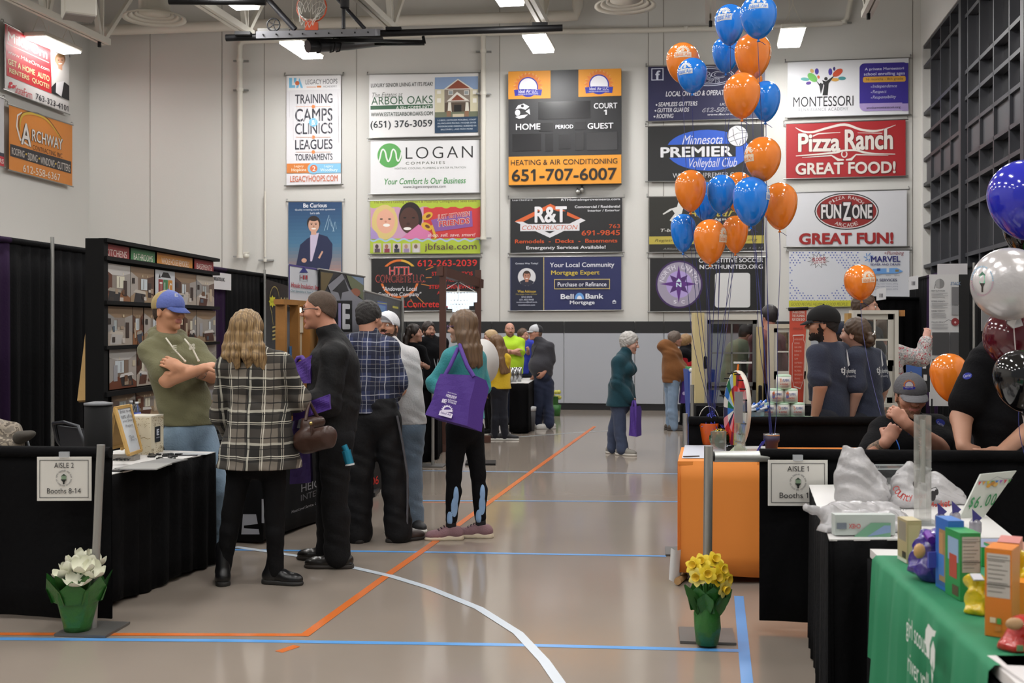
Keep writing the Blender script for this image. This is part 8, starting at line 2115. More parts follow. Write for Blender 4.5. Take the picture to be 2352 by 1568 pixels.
dp.rect(2185, 659, 2201, 700, '6c6c6e'); dp.rect(2185, 702, 2201, 723, '8c8c8e'); dp.ell(2193, 739, 9, 9, '7c2428'); dp.ell(2193, 740, 2.5, 2.5, 'c8a8a8'); dp.line([(2170, 738), (2178, 734), (2186, 737)], 1, '3c3c3c')
dp.rect(2140, 763, 2180, 815, '3c3c3e'); dp.rect(2181, 763, 2201, 815, '424244'); dp.rect(2140, 824, 2201, 870, '4a4a4c')
dp.build('printed_design', dsp)
pole('slim silver pole behind the foil balloon on the right', P(2237, HY, 10.6).x, 10.6, 2.2, .012)
m = MB(); pn = Panel(P(2160, HY, 12.2), (1, -.2, 0)); pn.rect(2180, 700, 2181, 701, 'c8c8c8')
r = empty('poster_card', P(2167, 628, 13.9), 'white card standing above the display panel against the drape', 'card'); pn = Panel(P(2167, HY, 13.5), (1, -.3, 0)); pn.o.z = 0; slabp(pn, 2153, 606, 2222, 632, mat('c4c2c4', .5), 'card', r, .01)
MB().bar(pn.w(pn.ab(2190, HY)[0], 0, -.02), pn.w(pn.ab(2190, HY)[0], 2.2, -.02), .03, M_black).build('stand', r)
r = empty('shingle_board', V3((P(2280, HY, 11.4).x, 11.4, 0)), 'grey sample board behind the maroon balloon', 'display board'); pn = Panel(P(2255, HY, 11.4), (1, -.2, 0)); pn.o.z = 0; slabp(pn, 2255, 600, 2352, 760, mat('8c8c8c', .6), 'board', r);
MB().bar(pn.w(.2, 0, -.02), pn.w(.2, 1.9, -.02), .04, M_black).build('stand', r)
r = empty('poster_card', V3((P(2100, HY, 10.6).x, 10.6, 0)), 'blue poster on a black stand below the flower print sleeve', 'poster'); pn = Panel(P(2085, HY, 10.6), (1, -.2, 0)); pn.o.z = 0
slabp(pn, 2082, 826, 2118, 870, mat('3c5c9c', .4), 'poster', r); slabp(pn, 2117, 826, 2136, 900, mat('0c0c10', .6), 'black_panel', r)
pn.rect(2119, 832, 2127, 846, 'c4c4c4'); pn.rect(2121, 860, 2129, 874, 'c4c4c4'); pn.build('labels', r); MB().bar(pn.w(.08, 0, -.04), pn.w(.08, 1.2, -.04), .03, M_black).build('stand', r)
# chair of the seated man
q = P(2095, HY, 6.78); sc_ = empty('folding_chair', (q.x, q.y, 0), 'folding chair with grey tube frame under the seated man', 'chair', 'grey folding chairs in the right booth')
g = mat('5c5e62', .3, .6); bx_ = q.x
MB().box((bx_, q.y - .12, .44), (.42, .42, .03), mat('3a3c40', .5), bev=.01).build('seat', sc_); MB().box((bx_ + .02, q.y + .16, .74), (.4, .02, .16), mat('3a3c40', .5), bev=.008).build('backrest', sc_)
for s_ in (-1, 1):
 MB().tube([(bx_ + s_ * .22, q.y - .3, .015), (bx_ + s_ * .22, q.y + .02, .44), (bx_ + s_ * .22, q.y + .16, .78), (bx_ + s_ * .17, q.y + .18, .9), (bx_, q.y + .18, .92)], .012, g, 8).build('leg', sc_)
 MB().tube([(bx_ + s_ * .2, q.y + .22, .015), (bx_ + s_ * .2, q.y - .28, .42)], .012, g, 8).build('leg', sc_)
# white topped table with grocery bags
ZW = .78
def TW(u, v, z=ZW): return T1(u, v, z)
w0, w1_, w2_ = TW(1905, 1238), TW(2330, 1234), TW(1858, 1113)
yv = (w2_ - w0); table('white topped table with black skirt carrying plastic shopping bags', w0.xy, (w1_ - w0).xy, (w1_ - w0).length, yv.xy, yv.length, ZW, mat('d8d6d4', .4), MK, seed=3)
plb = mat('dedcde', .25, trans=.5, alpha=.82, bump=.6, bs=18, spec=.7)
def pbag(label, prims, art=None, inner=None, fold=.008):
 q = prims[0][0]; root = empty('shopping_bag', P(*q), label, 'shopping bag', 'white plastic shopping bags')
 S = SDF(.008)
 for a, b, r0, r1 in prims: S.caps(P(*a), P(*b), r0, r1, .03)
 S.cut((0, 0, -1), (0, 0, ZW + .004)); S.mesh('plastic', [plb], root, fold)
 return root
pbag('tall knotted white shopping bag standing at the back of the white table', [((1965, 1135, 5.25), (1965, 1080, 5.25), .085, .075), ((1965, 1080, 5.25), (1955, 1052, 5.25), .072, .045), ((1950, 1050, 5.25), (1944, 1028, 5.25), .026, .012), ((1962, 1052, 5.25), (1978, 1036, 5.25), .03, .014), ((1975, 1140, 5.25), (2020, 1135, 5.2), .06, .05), ((1975, 1080, 5.25), (2012, 1110, 5.25), .06, .05), ((1940, 1140, 5.25), (1935, 1090, 5.25), .04, .04)])
r = pbag('flat white shopping bag with a cereal box showing through at the table front', [((1925, 1212, 4.6), (2040, 1212, 4.6), .075, .07), ((1925, 1190, 4.72), (2035, 1185, 4.77), .07, .06), ((1905, 1178, 4.6), (1850, 1166, 4.6), .03, .012), ((1898, 1222, 4.52), (2062, 1222, 4.52), .035, .03), ((2040, 1178, 4.75), (2075, 1198, 4.65), .04, .03)])
bxp = P(1981, 1216, 4.46); MB().box(V3((bxp.x, bxp.y - .01, ZW + .045)), (.235, .05, .08), mat('b4bcb8', .4)).build('cereal_box', r)
pn = Panel(V3((bxp.x, bxp.y - .037, 0)), (1, 0, 0)); pn.poly([(1960, 1232), (2000, 1200), (2045, 1200), (2045, 1232)], '6c9c80'); pn.poly([(1990, 1232), (2030, 1206), (2045, 1206), (2045, 1222)], '7c94b8'); pn.rect(1921, 1200, 1944, 1214, '6c7480'); pn.text('CHEX', 1976, 1202, 1949, 1213, 'b85050', .04); pn.build('print', r)
r = pbag('white market shopping bag with red arched lettering, left of the clear acrylic tower', [((2080, 1165, 5.2), (2075, 1110, 5.2), .075, .055), ((2080, 1165, 5.15), (2105, 1150, 5.15), .07, .06), ((2075, 1110, 5.2), (2090, 1070, 5.2), .04, .025)])
pn = Panel(P(2080, 1140, 5.06), (1, 0, 0)); pn.arctext('County', 2090, 1110, 34, 15, 9, 'b83a34', 235, 15, 34, True, .03); pn.ell(2101, 1112, 5, 8, '3a3638', rot=.3); pn.arctext('We are all one', 2090, 1115, 58, 4, 4, '5c5c60', 245, 6, 58, True, .0); pn.build('print', r)
r = pbag('white market shopping bag with black fruit emblem, right of the clear acrylic tower', [((2150, 1165, 5.3), (2150, 1120, 5.3), .085, .06), ((2150, 1165, 5.25), (2195, 1165, 5.25), .08, .06), ((2150, 1120, 5.3), (2190, 1140, 5.3), .06, .05), ((2150, 1115, 5.3), (2135, 1095, 5.3), .04, .02)])
pn = Panel(P(2160, 1140, 5.155), (1, 0, 0)); pn.text('Market', 2132, 1154, 2182, 1172, 'b83a34', .03, slope=.2); pn.ell(2142, 1138, 7, 12, '2c2a2c'); pn.ell(2150, 1130, 5, 7, '2c2a2c'); pn.line([(2138, 1122), (2148, 1118), (2154, 1126)], 2, '2c2a2c'); pn.build('print', r)
q = T1(2119, 1200, ZW); at_ = empty('acrylic_tower', q, 'tall narrow clear acrylic tower with faded printing on the white table', 'sign holder')
MB().box(q + V3((0, 0, .225)), (.052, .06, .45), mat('dcdcd4', .08, trans=.7, alpha=.55)).build('acrylic', at_); MB().box(q + V3((.0, .0, .3)), (.006, .045, .26), mat('a8a8a0', .6)).build('insert', at_); MB().box(q + V3((0, -.02, .006)), (.1, .14, .01), ac).build('base', at_)
pn = Panel(q + V3((0, -.031, 0)), (1, 0, 0))
for i in range(9): pn.rect(2109, 985 + i * 6, 2115 - i % 3, 987 + i * 6, '8c8c88')
pn.build('print', at_)
r = empty('acrylic_box', T1(2050, 1180, ZW), 'clear acrylic donation box between the shopping bags', 'box'); MB().box(P(2060, 1120, 5.42) , (.27, .16, .2), mat('e0e6e6', .03, trans=.9, alpha=.35)).build('acrylic', r)
m = MB(); q = P(2060, 1120, 5.42)
for z in (-.1, .1):
 for (a, b) in (((-.135, -.08), (.135, -.08)), ((.135, -.08), (.135, .08)), ((.135, .08), (-.135, .08)), ((-.135, .08), (-.135, -.08))): m.bar(q + V3((*a, z)), q + V3((*b, z)), .006, mat('c8d0d0', .1, alpha=.7))
m.build('edge', r)
# price sign
e1 = V3((.96, .28, 0)); sgn = Panel(P(2200, 1215, 4.85), e1, V3((.28, .0, 1)), rough=.3)
q = [(2196, 1196), (2243, 1222), (2305, 1104), (2225, 1087)]; r = empty('price_sign', T1(2225, 1215, ZW), 'tilted price sign reading $6.00 in green with coloured bunting', 'sign')
m = MB(); ab = [sgn.ab(*p_) for p_ in q]; m.hexa([sgn.w(*ab[0]), sgn.w(*ab[1]), sgn.w(*ab[1], -.008), sgn.w(*ab[0], -.008), sgn.w(*ab[3]), sgn.w(*ab[2]), sgn.w(*ab[2], -.008), sgn.w(*ab[3], -.008)], mat('ccd0c8', .25)); m.build('card', r)
sgn.line([(2222, 1102), (2245, 1110), (2262, 1104), (2280, 1116), (2298, 1120)], 1, '8c8c94')
for i, c_ in enumerate(('c84a5c', 'd89a3c', 'c8c040', '5c9c5c', '4a7cc0', '8c5ca8', 'c84a5c', '5c9c5c')): u, v = 2222 + i * 9.5, 1104 + i * 2.2; sgn.poly([(u, v), (u + 7, v + 2), (u + 2, v + 10)], c_)
for u, v, c_ in ((2246, 1121, 'c8963c'), (2254, 1118, 'b8803c'), (2261, 1123, 'd0a85c')): sgn.ell(u, v, 5, 5, c_)
for i, ch_ in enumerate('$6.00'): sgn.text(ch_, 2211 + i * 12, 1138 + i * 1.5, 2221 + i * 12 - (7 if ch_ == '.' else 0), 1168 + i * 1.5 - (0), '3c8c58', .03, .25) if ch_ != '.' else sgn.ell(2238, 1170, 2, 2.4, '3c8c58')
sgn.build('printed_design', r)
# near table under green cloth with cookies
ZG = .76; g0, g1 = T1(2012, 1277, ZG), T1(2285, 1530, ZG)
dg = (g1 - g0); dg.z = 0; L = dg.length; dg.normalize(); gx = V3((-dg.y, dg.x, 0)); gx = gx if gx.x > 0 else -gx
gt = empty('cookie_table', (g0.x, g0.y, 0), 'table under a green cloth with white lettering at the lower right', 'table')
GR = mat('1f7a52', .75, bump=.06, bs=12)
back = g0 - dg * .16; end = g1 + dg * .9
m = MB(); cs = [back, back + gx * .8, end + gx * .8, end]; cs2 = [back + gx * .012, back + gx * .8, end + gx * .8, end + gx * .012]
m.hexa([V3((q.x, q.y, ZG - .035)) for q in cs2] + [V3((q.x, q.y, ZG - .004)) for q in cs2], mat('d8d4d2', .5)); m.build('table_top', gt)
m = MB();
for i in range(4): wavy(m, (cs[i] + (gx * .012 if i in (3, 0) else V3((0, 0, 0)))).xy, (cs[(i + 1) % 4] + (gx * .012 if i in (2, 3) else V3((0, 0, 0)))).xy, .02, ZG - .04, MK, .012, .2, i)
m.build('black_skirt', gt)
m = MB(); n = 40; vs = []
ce = g1 - dg * .0
for i in range(n + 1):
 p_ = g0 + dg * (L * i / n); f_ = .012 * math.sin(i * .9) + .008 * math.sin(i * 2.1)
 zb = ZG - .34 - .06 * math.sin(i * .12 + .5) - .24 * (i / n)
 for (o, z, s_) in ((.8, ZG + .004, 0), (.03, ZG + .004, 0), (.0, ZG + .003, 0), (-.014, ZG - .012, .2), (-.022, ZG - .16, 1), (-.03, zb, 1.6)): vs.append(V3((p_.x, p_.y, 0)) + gx * (o + f_ * s_) + V3((0, 0, z)))
fs = [(i * 6 + j, i * 6 + j + 1, i * 6 + j + 7, i * 6 + j + 6) for i in range(n) for j in range(5)]
m.face_set(vs, fs, GR, True); gc = m.build('green_cloth', gt)
gp_ = Panel(V3((g0.x, g0.y, 0)) - gx * .045, dg, rough=.7); gp_.lay = .004
W_ = 'd8dcd8'
def gtx(t, u0, v0, u1, v1, slope):
 gp_.text(t, u0, v0, u1, v1, W_, .02, 0, 1, slope)
a0 = gp_.ab(2086, 1430); a1 = gp_.ab(2136, 1480)
vs, fs = text_geo('girl scouts', .02); gp_.mb.face_set([gp_.w(a0[0] + (a1[0] - a0[0]) * x, ZG - .125 + .08 * y, .006) for x, y in vs], fs, mat(W_, .7))
vs, fs = text_geo('river valleys', -.005); gp_.mb.face_set([gp_.w(a0[0] + .02 + (a1[0] - a0[0] + .08) * x, ZG - .235 + .085 * y, .006) for x, y in vs], fs, mat(W_, .7))
cx_, cz_ = a1[0] + .03, ZG - .06
def tp_(pts): gp_.mb.face_set([gp_.w(cx_ + x, cz_ + z, .007) for x, z in pts], [tuple(range(len(pts)))], mat(W_, .7))
tp_([(-.055, .0), (-.05, .03), (-.02, .055), (.03, .05), (.06, .055), (.045, .035), (.02, .03), (-.005, .0), (-.01, -.045), (-.035, -.04)]); tp_([(.0, -.05), (.005, -.01), (.03, .02), (.05, .0), (.045, -.05), (.03, -.07), (.028, -.03), (.02, -.06)]); tp_([(.01, -.06), (.03, -.075), (.02, -.11)])
gp_.build('lettering', gt)
def TG(u, v): return T1(u, v, ZG + .006)
def cbox(label, u, v, w_, d_, h_, rz, c, front=None, side=None, topc=None, art=None, name='cookie_box', group='cookie boxes and bags'):
 """box whose nearest bottom corner is seen at (u, v)"""
 q = TG(u, v); root = empty(name, q, label, 'box', group)
 M = Matrix.Rotation(rz, 3, 'Z'); ex, ey = M @ V3((1, 0, 0)), M @ V3((0, 1, 0)); hz = V3((0, 0, h_))
 b_ = [q, q + ex * w_, q + ex * w_ + ey * d_, q + ey * d_]
 MB().hexa(b_ + [p_ + hz for p_ in b_], mat(c, .35)).build('carton', root)
 pr = Panel(q, ex, rough=.35, step=.0002); pl_ = Panel(q, ey, rough=.35, step=.0002); pr.lay = pl_.lay = .0004; pt = MB()
 def R_(pn, x0, z0, x1, z1, col): pn.polyab([(x0 * (w_ if pn is pr else d_), z0 * h_), (x1 * (w_ if pn is pr else d_), z0 * h_), (x1 * (w_ if pn is pr else d_), z1 * h_), (x0 * (w_ if pn is pr else d_), z1 * h_)], col)
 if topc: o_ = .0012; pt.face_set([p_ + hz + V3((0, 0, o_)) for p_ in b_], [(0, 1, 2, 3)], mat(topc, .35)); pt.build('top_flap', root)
 if art: art(pr, pl_, R_)
 pr.build('print', root)
 if pl_.mb.v: pl_.build('print', root)
 return root
def nutri(pr, R_, x0, z0, x1, z1):
 R_(pr, x0, z0, x1, z1, 'b8b4ac')
 for i in range(9): zz = z1 - (z1 - z0) * (.06 + .1 * i); R_(pr, x0 + .04, zz - .008, x1 - .08 - .1 * (i % 3), zz, '6c6862')
 R_(pr, x0, z1 - (z1 - z0) * .12 - .006, x1, z1 - (z1 - z0) * .12, '3a3834'); R_(pr, x0, z1 - (z1 - z0) * .72, x1, z1 - (z1 - z0) * .7, '3a3834')
def art(pr, pl_, R_): R_(pl_, .1, .5, .9, .95, '8c8474'); R_(pl_, .1, .1, .5, .25, '3a2c24'); R_(pr, .1, .1, .9, .9, 'c0b088'); R_(pl_, 0, 0, 1, .08, 'd8d4c8')
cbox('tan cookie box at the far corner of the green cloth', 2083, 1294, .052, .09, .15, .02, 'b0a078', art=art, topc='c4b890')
def art(pr, pl_, R_):
 R_(pl_, .05, .05, .95, .12, '3c5c9c'); R_(pl_, .15, .12, .7, .85, '9c7c54'); R_(pl_, .3, .2, .75, .5, '4a7cc4'); R_(pl_, .4, .5, .7, .8, 'b88c5c')
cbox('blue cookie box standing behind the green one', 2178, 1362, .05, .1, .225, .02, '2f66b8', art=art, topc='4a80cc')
def art(pr, pl_, R_):
 nutri(pr, R_, .1, .42, .96, .95); R_(pl_, .1, .55, .8, .9, '8ca8c8'); R_(pl_, .2, .3, .7, .65, 'b04838'); R_(pl_, .1, .05, .5, .2, '5c4434')
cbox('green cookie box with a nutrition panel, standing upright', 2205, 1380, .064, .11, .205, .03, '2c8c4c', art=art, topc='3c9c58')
def art(pr, pl_, R_):
 nutri(pr, R_, .08, .45, .94, .95); R_(pr, .2, .16, .42, .22, 'd8c8a8'); R_(pr, .46, .15, .62, .22, '4a9c4c'); R_(pr, .4, .07, .6, .13, 'c8803c'); R_(pl_, .1, .1, .9, .9, 'b07c54')
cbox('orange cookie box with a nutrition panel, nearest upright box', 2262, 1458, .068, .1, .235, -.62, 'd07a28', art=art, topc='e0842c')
cbox('pink topped orange cookie box lying behind the nearest orange box', 2290, 1400, .06, .12, .2, -.5, 'c87454', topc='d88c84')
cbox('flat green cookie box lying at the back of the table', 2255, 1300, .14, .16, .065, .0, '2f9a50', topc='8c94b0'); cbox('flat green cookie box with red print lying at the right edge', 2305, 1316, .14, .16, .075, .0, '349c54', topc='b88470')
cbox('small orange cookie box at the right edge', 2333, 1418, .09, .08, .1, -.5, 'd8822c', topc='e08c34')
def cbag(label, prims, m, art=None, fold=.009):
 q = P(*prims[0][0]); root = empty('cookie_bag', q, label, 'bag', 'cookie boxes and bags'); S = SDF(.005)
 for a, b, r0, r1 in prims: S.caps(P(*a), P(*b), r0, r1, .012)
 S.cut((0, 0, -1), (0, 0, ZG + .005)); S.mesh('wrapper', [m], root, fold); return root
shiny = lambda c: mat(c, .16, bump=1., bs=16, coat=.7)
r = cbag('shiny purple cookie bag leaning between the tan and blue boxes', [((2132, 1312, 3.72), (2150, 1240, 3.72), .042, .036), ((2108, 1295, 3.76), (2126, 1236, 3.76), .034, .028), ((2148, 1300, 3.76), (2160, 1235, 3.76), .026, .024)], shiny('3a2a84'))
MB().ball(P(2112, 1265, 3.66), (.02, .01, .025), mat('c8a068', .3), 10, 6).box(P(2146, 1285, 3.64), (.045, .006, .05), mat('5a60b8', .3), rz=.2).build('label', r)
MB().tube([P(2130, 1225, 3.7), P(2140, 1240, 3.66)], .014, mat('6a2c9c', .3), 8).build('label', r)
r = cbag('yellow cookie bag between the green and orange boxes', [((2240, 1390, 3.3), (2242, 1335, 3.3), .026, .026), ((2232, 1400, 3.3), (2250, 1400, 3.28), .022, .02), ((2232, 1340, 3.32), (2255, 1335, 3.32), .02, .018)], shiny('d8bc14'))
MB().box(P(2244, 1325, 3.27), (.03, .03, .004), mat('b4b4bc', .4), rx=.4).build('label', r)
cbag('yellow cookie bag at the right edge, upper one', [((2348, 1335, 3.35), (2350, 1285, 3.35), .03, .026), ((2352, 1330, 3.33), (2375, 1300, 3.33), .03, .03)], shiny('d8c01c'))
r = cbag('red cookie bag at the right edge, nearest the camera', [((2315, 1480, 2.93), (2352, 1440, 2.93), .024, .03), ((2330, 1490, 2.92), (2375, 1470, 2.92), .025, .03), ((2352, 1425, 2.96), (2380, 1420, 2.96), .02, .02)], shiny('b8241c'))
MB().ball(P(2330, 1432, 2.9), (.024, .01, .016), mat('b08c64', .4), 10, 6).box(P(2343, 1488, 2.88), (.016, .004, .014), mat('5c8c5c', .4)).build('label', r)
MB().box(T1(2375, 1550, ZG) + V3((.05, 0, .0)), (.2, .3, .008), mat('d8d4d4', .5)).build('paper_sheet', None, 'white paper sheet at the lower right corner of the green table', 'paper')
for u, v, Y, l in ((2160, 1185, 4.55, 'left'), (2193, 1180, 4.6, 'middle'), (2240, 1200, 4.4, 'right')):
 r = empty('treat_bag', P(u, 1215, Y), 'small clear treat bag with a purple flag top, ' + l + ' of three', 'treat bag', 'small treat bags')
 S = SDF(.005); q = P(u, v, Y); z0 = T1(u, 1215, ZG).z
 S.ell(V3((q.x, q.y, ZW + .035)), (.024, .02, .035), None, .01); S.caps(V3((q.x, q.y, ZW + .06)), V3((q.x, q.y, q.z + .01)), .02, .01, .01); S.mesh('clear_bag', [mat('a8a4b0', .15, trans=.4, alpha=.85)], r, .003)
 t = q + V3((0, -.012, .02)); MB().face_set([t + V3((-.016, 0, .035)), t + V3((.022, 0, .0)), t + V3((-.012, 0, -.03)), t + V3((-.016, .004, .035)), t + V3((.022, .004, .0)), t + V3((-.012, .004, -.03))], [(0, 2, 1), (3, 4, 5), (0, 1, 4, 3), (1, 2, 5, 4), (2, 0, 3, 5)], mat('3a3478', .4)).build('flag', r)
# ================================================================ balloons
BC = {'b': mat('1a7ee6', .14, spec=.6, coat=.3), 'o': mat('f2862a', .14, spec=.6, coat=.3)}
RB = mat('1c2266', .35, spec=.6); SIL = mat('8c9098', .3, .6)
def balloon(label, cx, top, bot, wd, colr, Y, logo=None, to=None, tilt=0., mtl=None, shear=None, group='blue and orange balloons', name='balloon'):
 k = Y / F; r = wd / 2 * k; H = (bot - top) * k; ct = P(cx, top, Y) - V3((0, 0, r)); ax = V3((math.sin(tilt), 0, math.cos(tilt)))
 x = V3((math.cos(tilt), 0, -math.sin(tilt))); y = V3((0, 1, 0)); lb = max(H - r, r)
 root = empty(name, ct - ax * lb, label, 'balloon', group)
 def sp(t, a):   # t: 0 top .. pi bottom
  c, s_ = math.cos(t), math.sin(t)
  if c >= 0: rr, h = r * s_, r * c
  else: q = -c; rr, h = r * s_ * (1 - .16 * q * q * q), -lb * q
  return ct + ax * h + x * rr * math.cos(a) + y * rr * math.sin(a)
 m = MB(); n, kk = 32, 22; vs = [sp(math.pi * i / kk, 2 * math.pi * j / n) for i in range(kk + 1) for j in range(n)]
 m.face_set(vs, [(i * n + j, (i + 1) * n + j, (i + 1) * n + (j + 1) % n, i * n + (j + 1) % n) for i in range(kk) for j in range(n)], mtl or BC[colr], True)
 m.build('latex_skin', root)
 kb = ct - ax * (lb - .004); MB().lathe(kb, [(.004, 0), (.006, -.008), (.012, -.02), (.009, -.021), (.003, -.01)], mtl or BC[colr], 10, axis=ax).build('knot', root)
 if logo:
  a0, t0 = R(logo[0]), R(logo[1]); w_ = r * (logo[2] if len(logo) > 2 else .62)
  def mp(px, py, off=.0012):
   a = a0 + px / r; t = t0 - py / r; p = sp(t, a); nn = (p - ct); return p + nn.normalized() * off
  m = MB(); white = mat('d8dce0', .5) if colr == 'b' else mat('ecd8c0', .5); c2 = mtl or BC[colr]; S0 = w_ / 30
  def poly(pts, mm, off): # fan from centroid with subdivided edges so it follows the curved skin
   q = []
   for i in range(len(pts)):
    p0, p1 = pts[i], pts[(i + 1) % len(pts)]
    for e in range(3): q.append((p0[0] + (p1[0] - p0[0]) * e / 3, p0[1] + (p1[1] - p0[1]) * e / 3))
   c = (sum(p[0] for p in q) / len(q), sum(p[1] for p in q) / len(q)); N = len(q)
   P3 = [mp(c[0] * S0, c[1] * S0, off)] + [mp((c[0] + (a - c[0]) * f) * S0, (c[1] + (b - c[1]) * f) * S0, off) for f in (.5, 1) for a, b in q]
   m.face_set(P3, [(0, 1 + i, 1 + (i + 1) % N) for i in range(N)] + [(1 + i, 1 + N + i, 1 + N + (i + 1) % N, 1 + (i + 1) % N) for i in range(N)], mm)
  poly([((17 if i % 2 else 23) * math.cos(R(-5 + i * 190 / 22)), (17 if i % 2 else 23) * math.sin(R(-5 + i * 190 / 22)) - 2) for i in range(23)], white, .0012)
  poly([(11 * math.cos(R(180 * i / 10)), 11 * math.sin(R(180 * i / 10)) - 2) for i in range(11)], c2, .0018)
  poly([(5 * math.cos(R(36 * i)), 5 * math.sin(R(36 * i)) + 3) for i in range(10)], white, .0024)
  poly([(-24, -4), (24, -4), (24, -16), (-24, -16)], white, .0024)
  vs_, fs_ = text_geo('Ideal Air', .02); m.face_set([mp((-21 + 42 * a) * S0, (-14 + 8 * b) * S0, .0032) for a, b in vs_], fs_, c2)
  m.build('logo', root)
 if to is not None:
  e = kb - ax * .015; d = to - e; pts = []
  rn = random.Random(int(cx * 7 + top)); w1, w2 = rn.uniform(-.03, .03), rn.uniform(-.02, .02)
  for i in range(17):
   t = i / 16; g = t ** 1.25
   pts.append(V3((e.x + d.x * g + w1 * math.sin(t * 3.14) + w2 * math.sin(t * 9) * .5, e.y + d.y * g + .02 * math.sin(t * 5 + cx), e.z + d.z * t)))
  MB().tube(pts, .0021, RB, 5).build('ribbon', root)
  MB().tube([e, e + V3((.02, -.01, -.012)), e + V3((.045, -.012, -.03))], .002, RB, 5).build('ribbon_tail', root)
 return root
L_ = [
('blue balloon with white sun emblem, second highest', 1676, 10, 105, 68, 'b', 8.05, (235, 78, .7), 1), ('blue balloon with white sun emblem, cut by the top edge', 1742, -12, 90, 84, 'b', 7.55, (258, 70, .66), 2),
('blue balloon without emblem tucked behind the two highest blue ones', 1667, 84, 168, 62, 'b', 8.4, None, 1), ('orange balloon right below the topmost blue balloon', 1729, 76, 183, 83, 'o', 7.9, (352, 85, .6), 2),
('orange balloon with sun emblem, leftmost high one', 1568, 98, 192, 75, 'o', 8.3, (262, 74, .66), 1), ('blue balloon with sun emblem in front of the leftmost high orange one', 1590, 133, 214, 69, 'b', 7.95, (232, 80, .66), 1),
('orange balloon mostly hidden behind two other orange ones', 1717, 152, 246, 68, 'o', 8.25, None, 1), ('plain orange balloon in front, beside the navy roofing banner', 1704, 167, 273, 84, 'o', 7.55, None, 2),
('blue balloon right of the plain orange one, high on the right', 1758, 186, 280, 68, 'b', 7.9, None, 2), ('orange balloon alone halfway down, beside the volleyball banner', 1752, 314, 417, 83, 'o', 7.5, (200, 88, .62), 2),
('orange balloon at the left of the lower cluster', 1586, 390, 487, 72, 'o', 7.95, None, 1), ('orange balloon peeking out behind the lower cluster top', 1697, 395, 490, 64, 'o', 8.35, None, 1),
('blue balloon in the centre of the lower cluster', 1657, 401, 492, 66, 'b', 8.0, None, 1), ('blue balloon half hidden behind the lower left orange one', 1623, 418, 508, 70, 'b', 8.45, None, 1),
('large blue balloon at the right front of the lower cluster, emblem at its edge', 1725, 406, 520, 84, 'b', 7.5, (338, 82, .6), 2), ('orange balloon at the far right of the lower cluster', 1791, 419, 528, 80, 'o', 7.8, None, 2),
('blue balloon lowest on the left of the cluster', 1569, 491, 580, 57, 'b', 8.2, None, 1), ('orange balloon lowest in front with pale sun emblem', 1631, 503, 607, 75, 'o', 7.65, (322, 86, .62), 1),
('orange balloon lowest on the right, behind the front orange one', 1689, 495, 582, 58, 'o', 8.1, None, 1)]
for i, (l, cx, tp_0, bt, wd, c_, Y, lg, t) in enumerate(L_):
 rn = random.Random(i); K = (KN1 if t == 1 else KN2) + V3((rn.uniform(-.012, .012), rn.uniform(-.01, .01), -.01))
 balloon(l, cx, tp_0, bt, wd, c_, Y, lg, K)
balloon('orange balloon with sun emblem floating left of the display panel', 1975, 607, 690, 72, 'o', 7.6, (288, 80, .62), P(2040, 1000, 7.0), -.08)
balloon('orange balloon leaning right beside the black polo man\'s sleeve', 2180, 811, 926, 86, 'o', 7.1, None, P(2205, 1060, 7.0), -.16)
# bouquet of larger balloons at the right edge
DB = mat('2a2fb4', .12, spec=.6, coat=.4); MR = mat('5a1522', .12, spec=.6, coat=.4, trans=.15); BLK = mat('0e0e10', .1, spec=.6, coat=.4); GRN = mat('3c9c3c', .14, coat=.3)
KN3 = P(2378, 1120, 5.75)
g2 = 'large party balloons at the right edge'
balloon('deep blue balloon cut by the right edge, above the foil balloon', 2352, 367, 553, 160, 'b', 5.85, None, KN3, -.12, DB, group=g2)
balloon('maroon balloon below the white foil balloon', 2336, 700, 850, 148, 'b', 5.9, None, KN3, -.1, MR, group=g2)
balloon('black balloon in front of the maroon balloon at the right edge', 2342, 803, 946, 116, 'b', 5.45, None, KN3, -.1, BLK, group=g2)
balloon('dark black balloon peeking out between the deep blue and foil balloons', 2352, 470, 585, 92, 'b', 6.3, None, KN3, 0, BLK, group=g2)
balloon('green balloon peeking out behind the white foil balloon', 2400, 580, 720, 110, 'b', 6.15, None, KN3, 0, GRN, group=g2)
fo = mat('c8c4c4', .22, .35, bump=.25, bs=9, spec=.7); fc = P(2318, 652, 5.6); fr_ = empty('foil_balloon', fc - V3((0, 0, .23)), 'round white foil balloon with a house and paint brush emblem', 'balloon', g2)
m = MB(); n, kk = 48, 18; Rf = 84 * 5.6 / F; ax = V3((-.35, -.93, .08)).normalized(); xx = V3((0, 0, 1)).cross(ax).normalized(); yy = ax.cross(xx); vs = []
for i in range(kk + 1):
 t = math.pi * i / kk
 for j in range(n):
  a = 2 * math.pi * j / n; rr = Rf * math.sin(t) ** .8 * (1 + .012 * math.sin(a * 24) * math.sin(t) ** 4) if 0 < i < kk else 0
  vs.append(fc + xx * rr * math.cos(a) + yy * rr * math.sin(a) + ax * (math.cos(t) * Rf * .58 + .004 * math.sin(a * 24) * math.sin(t) ** 3))
m.face_set(vs, [(i * n + j, i * n + (j + 1) % n, (i + 1) * n + (j + 1) % n, (i + 1) * n + j) for i in range(kk) for j in range(n)], fo, True); m.build('foil_skin', fr_)
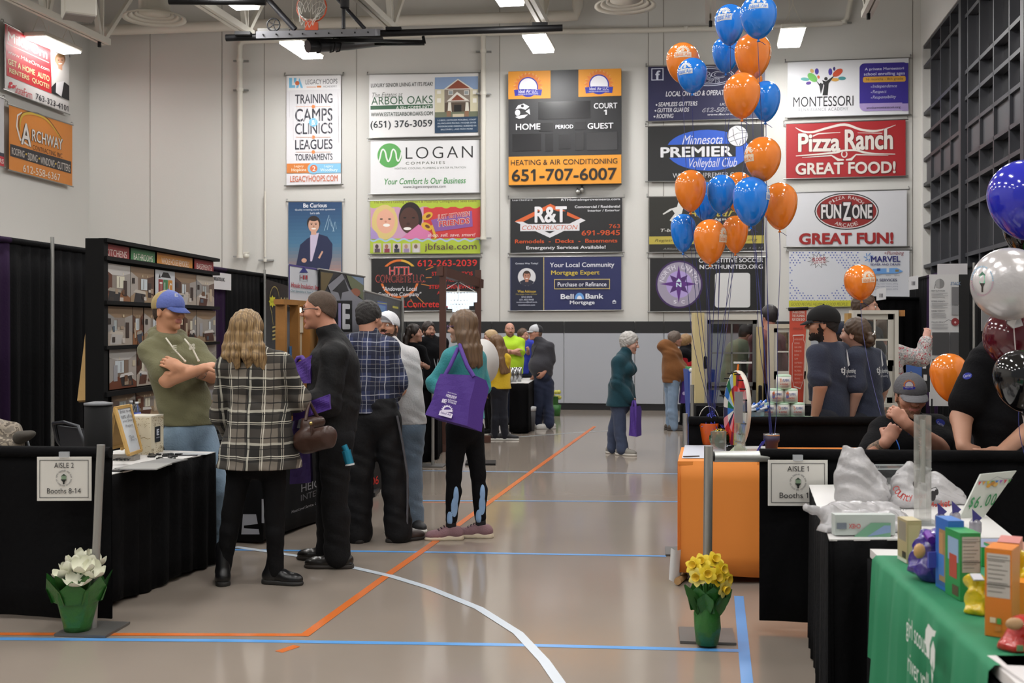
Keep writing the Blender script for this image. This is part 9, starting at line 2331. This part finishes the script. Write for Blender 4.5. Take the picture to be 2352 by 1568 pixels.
m = MB(); b_ = fc - V3((-.02, 0, Rf * .97)); m.face_set([b_ + V3((-.03, 0, .03)), b_ + V3((.03, 0, .03)), b_ + V3((.045, -.01, -.03)), b_ + V3((0, 0, -.045)), b_ + V3((-.035, -.01, -.02))], [(0, 1, 2, 3, 4)], fo); m.face_set([b_ + V3((-.03, .01, .03)), b_ + V3((.03, .01, .03)), b_ + V3((.045, .0, -.03)), b_ + V3((0, .01, -.045)), b_ + V3((-.035, 0, -.02))], [(4, 3, 2, 1, 0)], fo); m.build('neck', fr_)
MB().tube([b_, b_.lerp(KN3, .4) + V3((-.02, 0, 0)), KN3], .003, mat('c8bcbc', .5), 5).build('ribbon', fr_)
def fpt(u, v):
 # point of the skin seen at u, v, by walking along the ray to the ellipsoid
 C = V3((0, 0, CH)); d = V3(((u - CX) / F, 1, -(v - HY) / F)); best = None
 o = C - fc; A = V3((o.dot(xx) / Rf, o.dot(yy) / Rf, o.dot(ax) / (Rf * .58))); D = V3((d.dot(xx) / Rf, d.dot(yy) / Rf, d.dot(ax) / (Rf * .58)))
 a, b, c = D.dot(D), 2 * A.dot(D), A.dot(A) - 1; q = max(b * b - 4 * a * c, 0); t = (-b - math.sqrt(q)) / (2 * a); return C + d * (t - .006 / d.length)
m = MB()
def fpoly(pts, c, o=0.): m.face_set([fpt(u, v) - V3((0, o, 0)) for u, v in pts], [tuple(range(len(pts)))], mat(c, .4))
u0, v0 = 2256, 645
fpoly([(u0 - 9, v0 - 12), (u0, v0 - 22), (u0 + 8, v0 - 13)], '3a6a54', .001); fpoly([(u0 - 6, v0 - 13), (u0 + 6, v0 - 13), (u0 + 6, v0 + 6), (u0 - 6, v0 + 6)], '6cb894'); fpoly([(u0 - 6, v0 + 5), (u0 + 6, v0 + 5), (u0 + 2, v0 + 14), (u0 + 2, v0 + 26), (u0 - 2, v0 + 26), (u0 - 2, v0 + 14)], '2c2422', .001)
for i in range(40):
 a = R(i * 9); a2 = R(i * 9 + 5)
 if i in (5, 6, 25, 26): continue
 fpoly([(u0 + r_ * math.cos(q), v0 - r_ * 1.35 * math.sin(q)) for r_, q in ((23, a), (23, a2), (26, a2), (26, a))], '7ca8c4' if i < 20 else 'b08c9c')
m.build('emblem', fr_)
wgt = empty('balloon_weight', (KN3.x, KN3.y, 0), 'dark balloon weight stand holding the large balloons behind the drape', 'balloon weight')
MB().lathe((KN3.x, KN3.y, 0), [(.08, 0), (.08, .1), (.03, .14)], mat('3a3a44', .4), 16).build('weight', wgt); MB().tube([(KN3.x, KN3.y, .13), KN3], .006, RB, 6).build('ribbon_bundle', wgt)
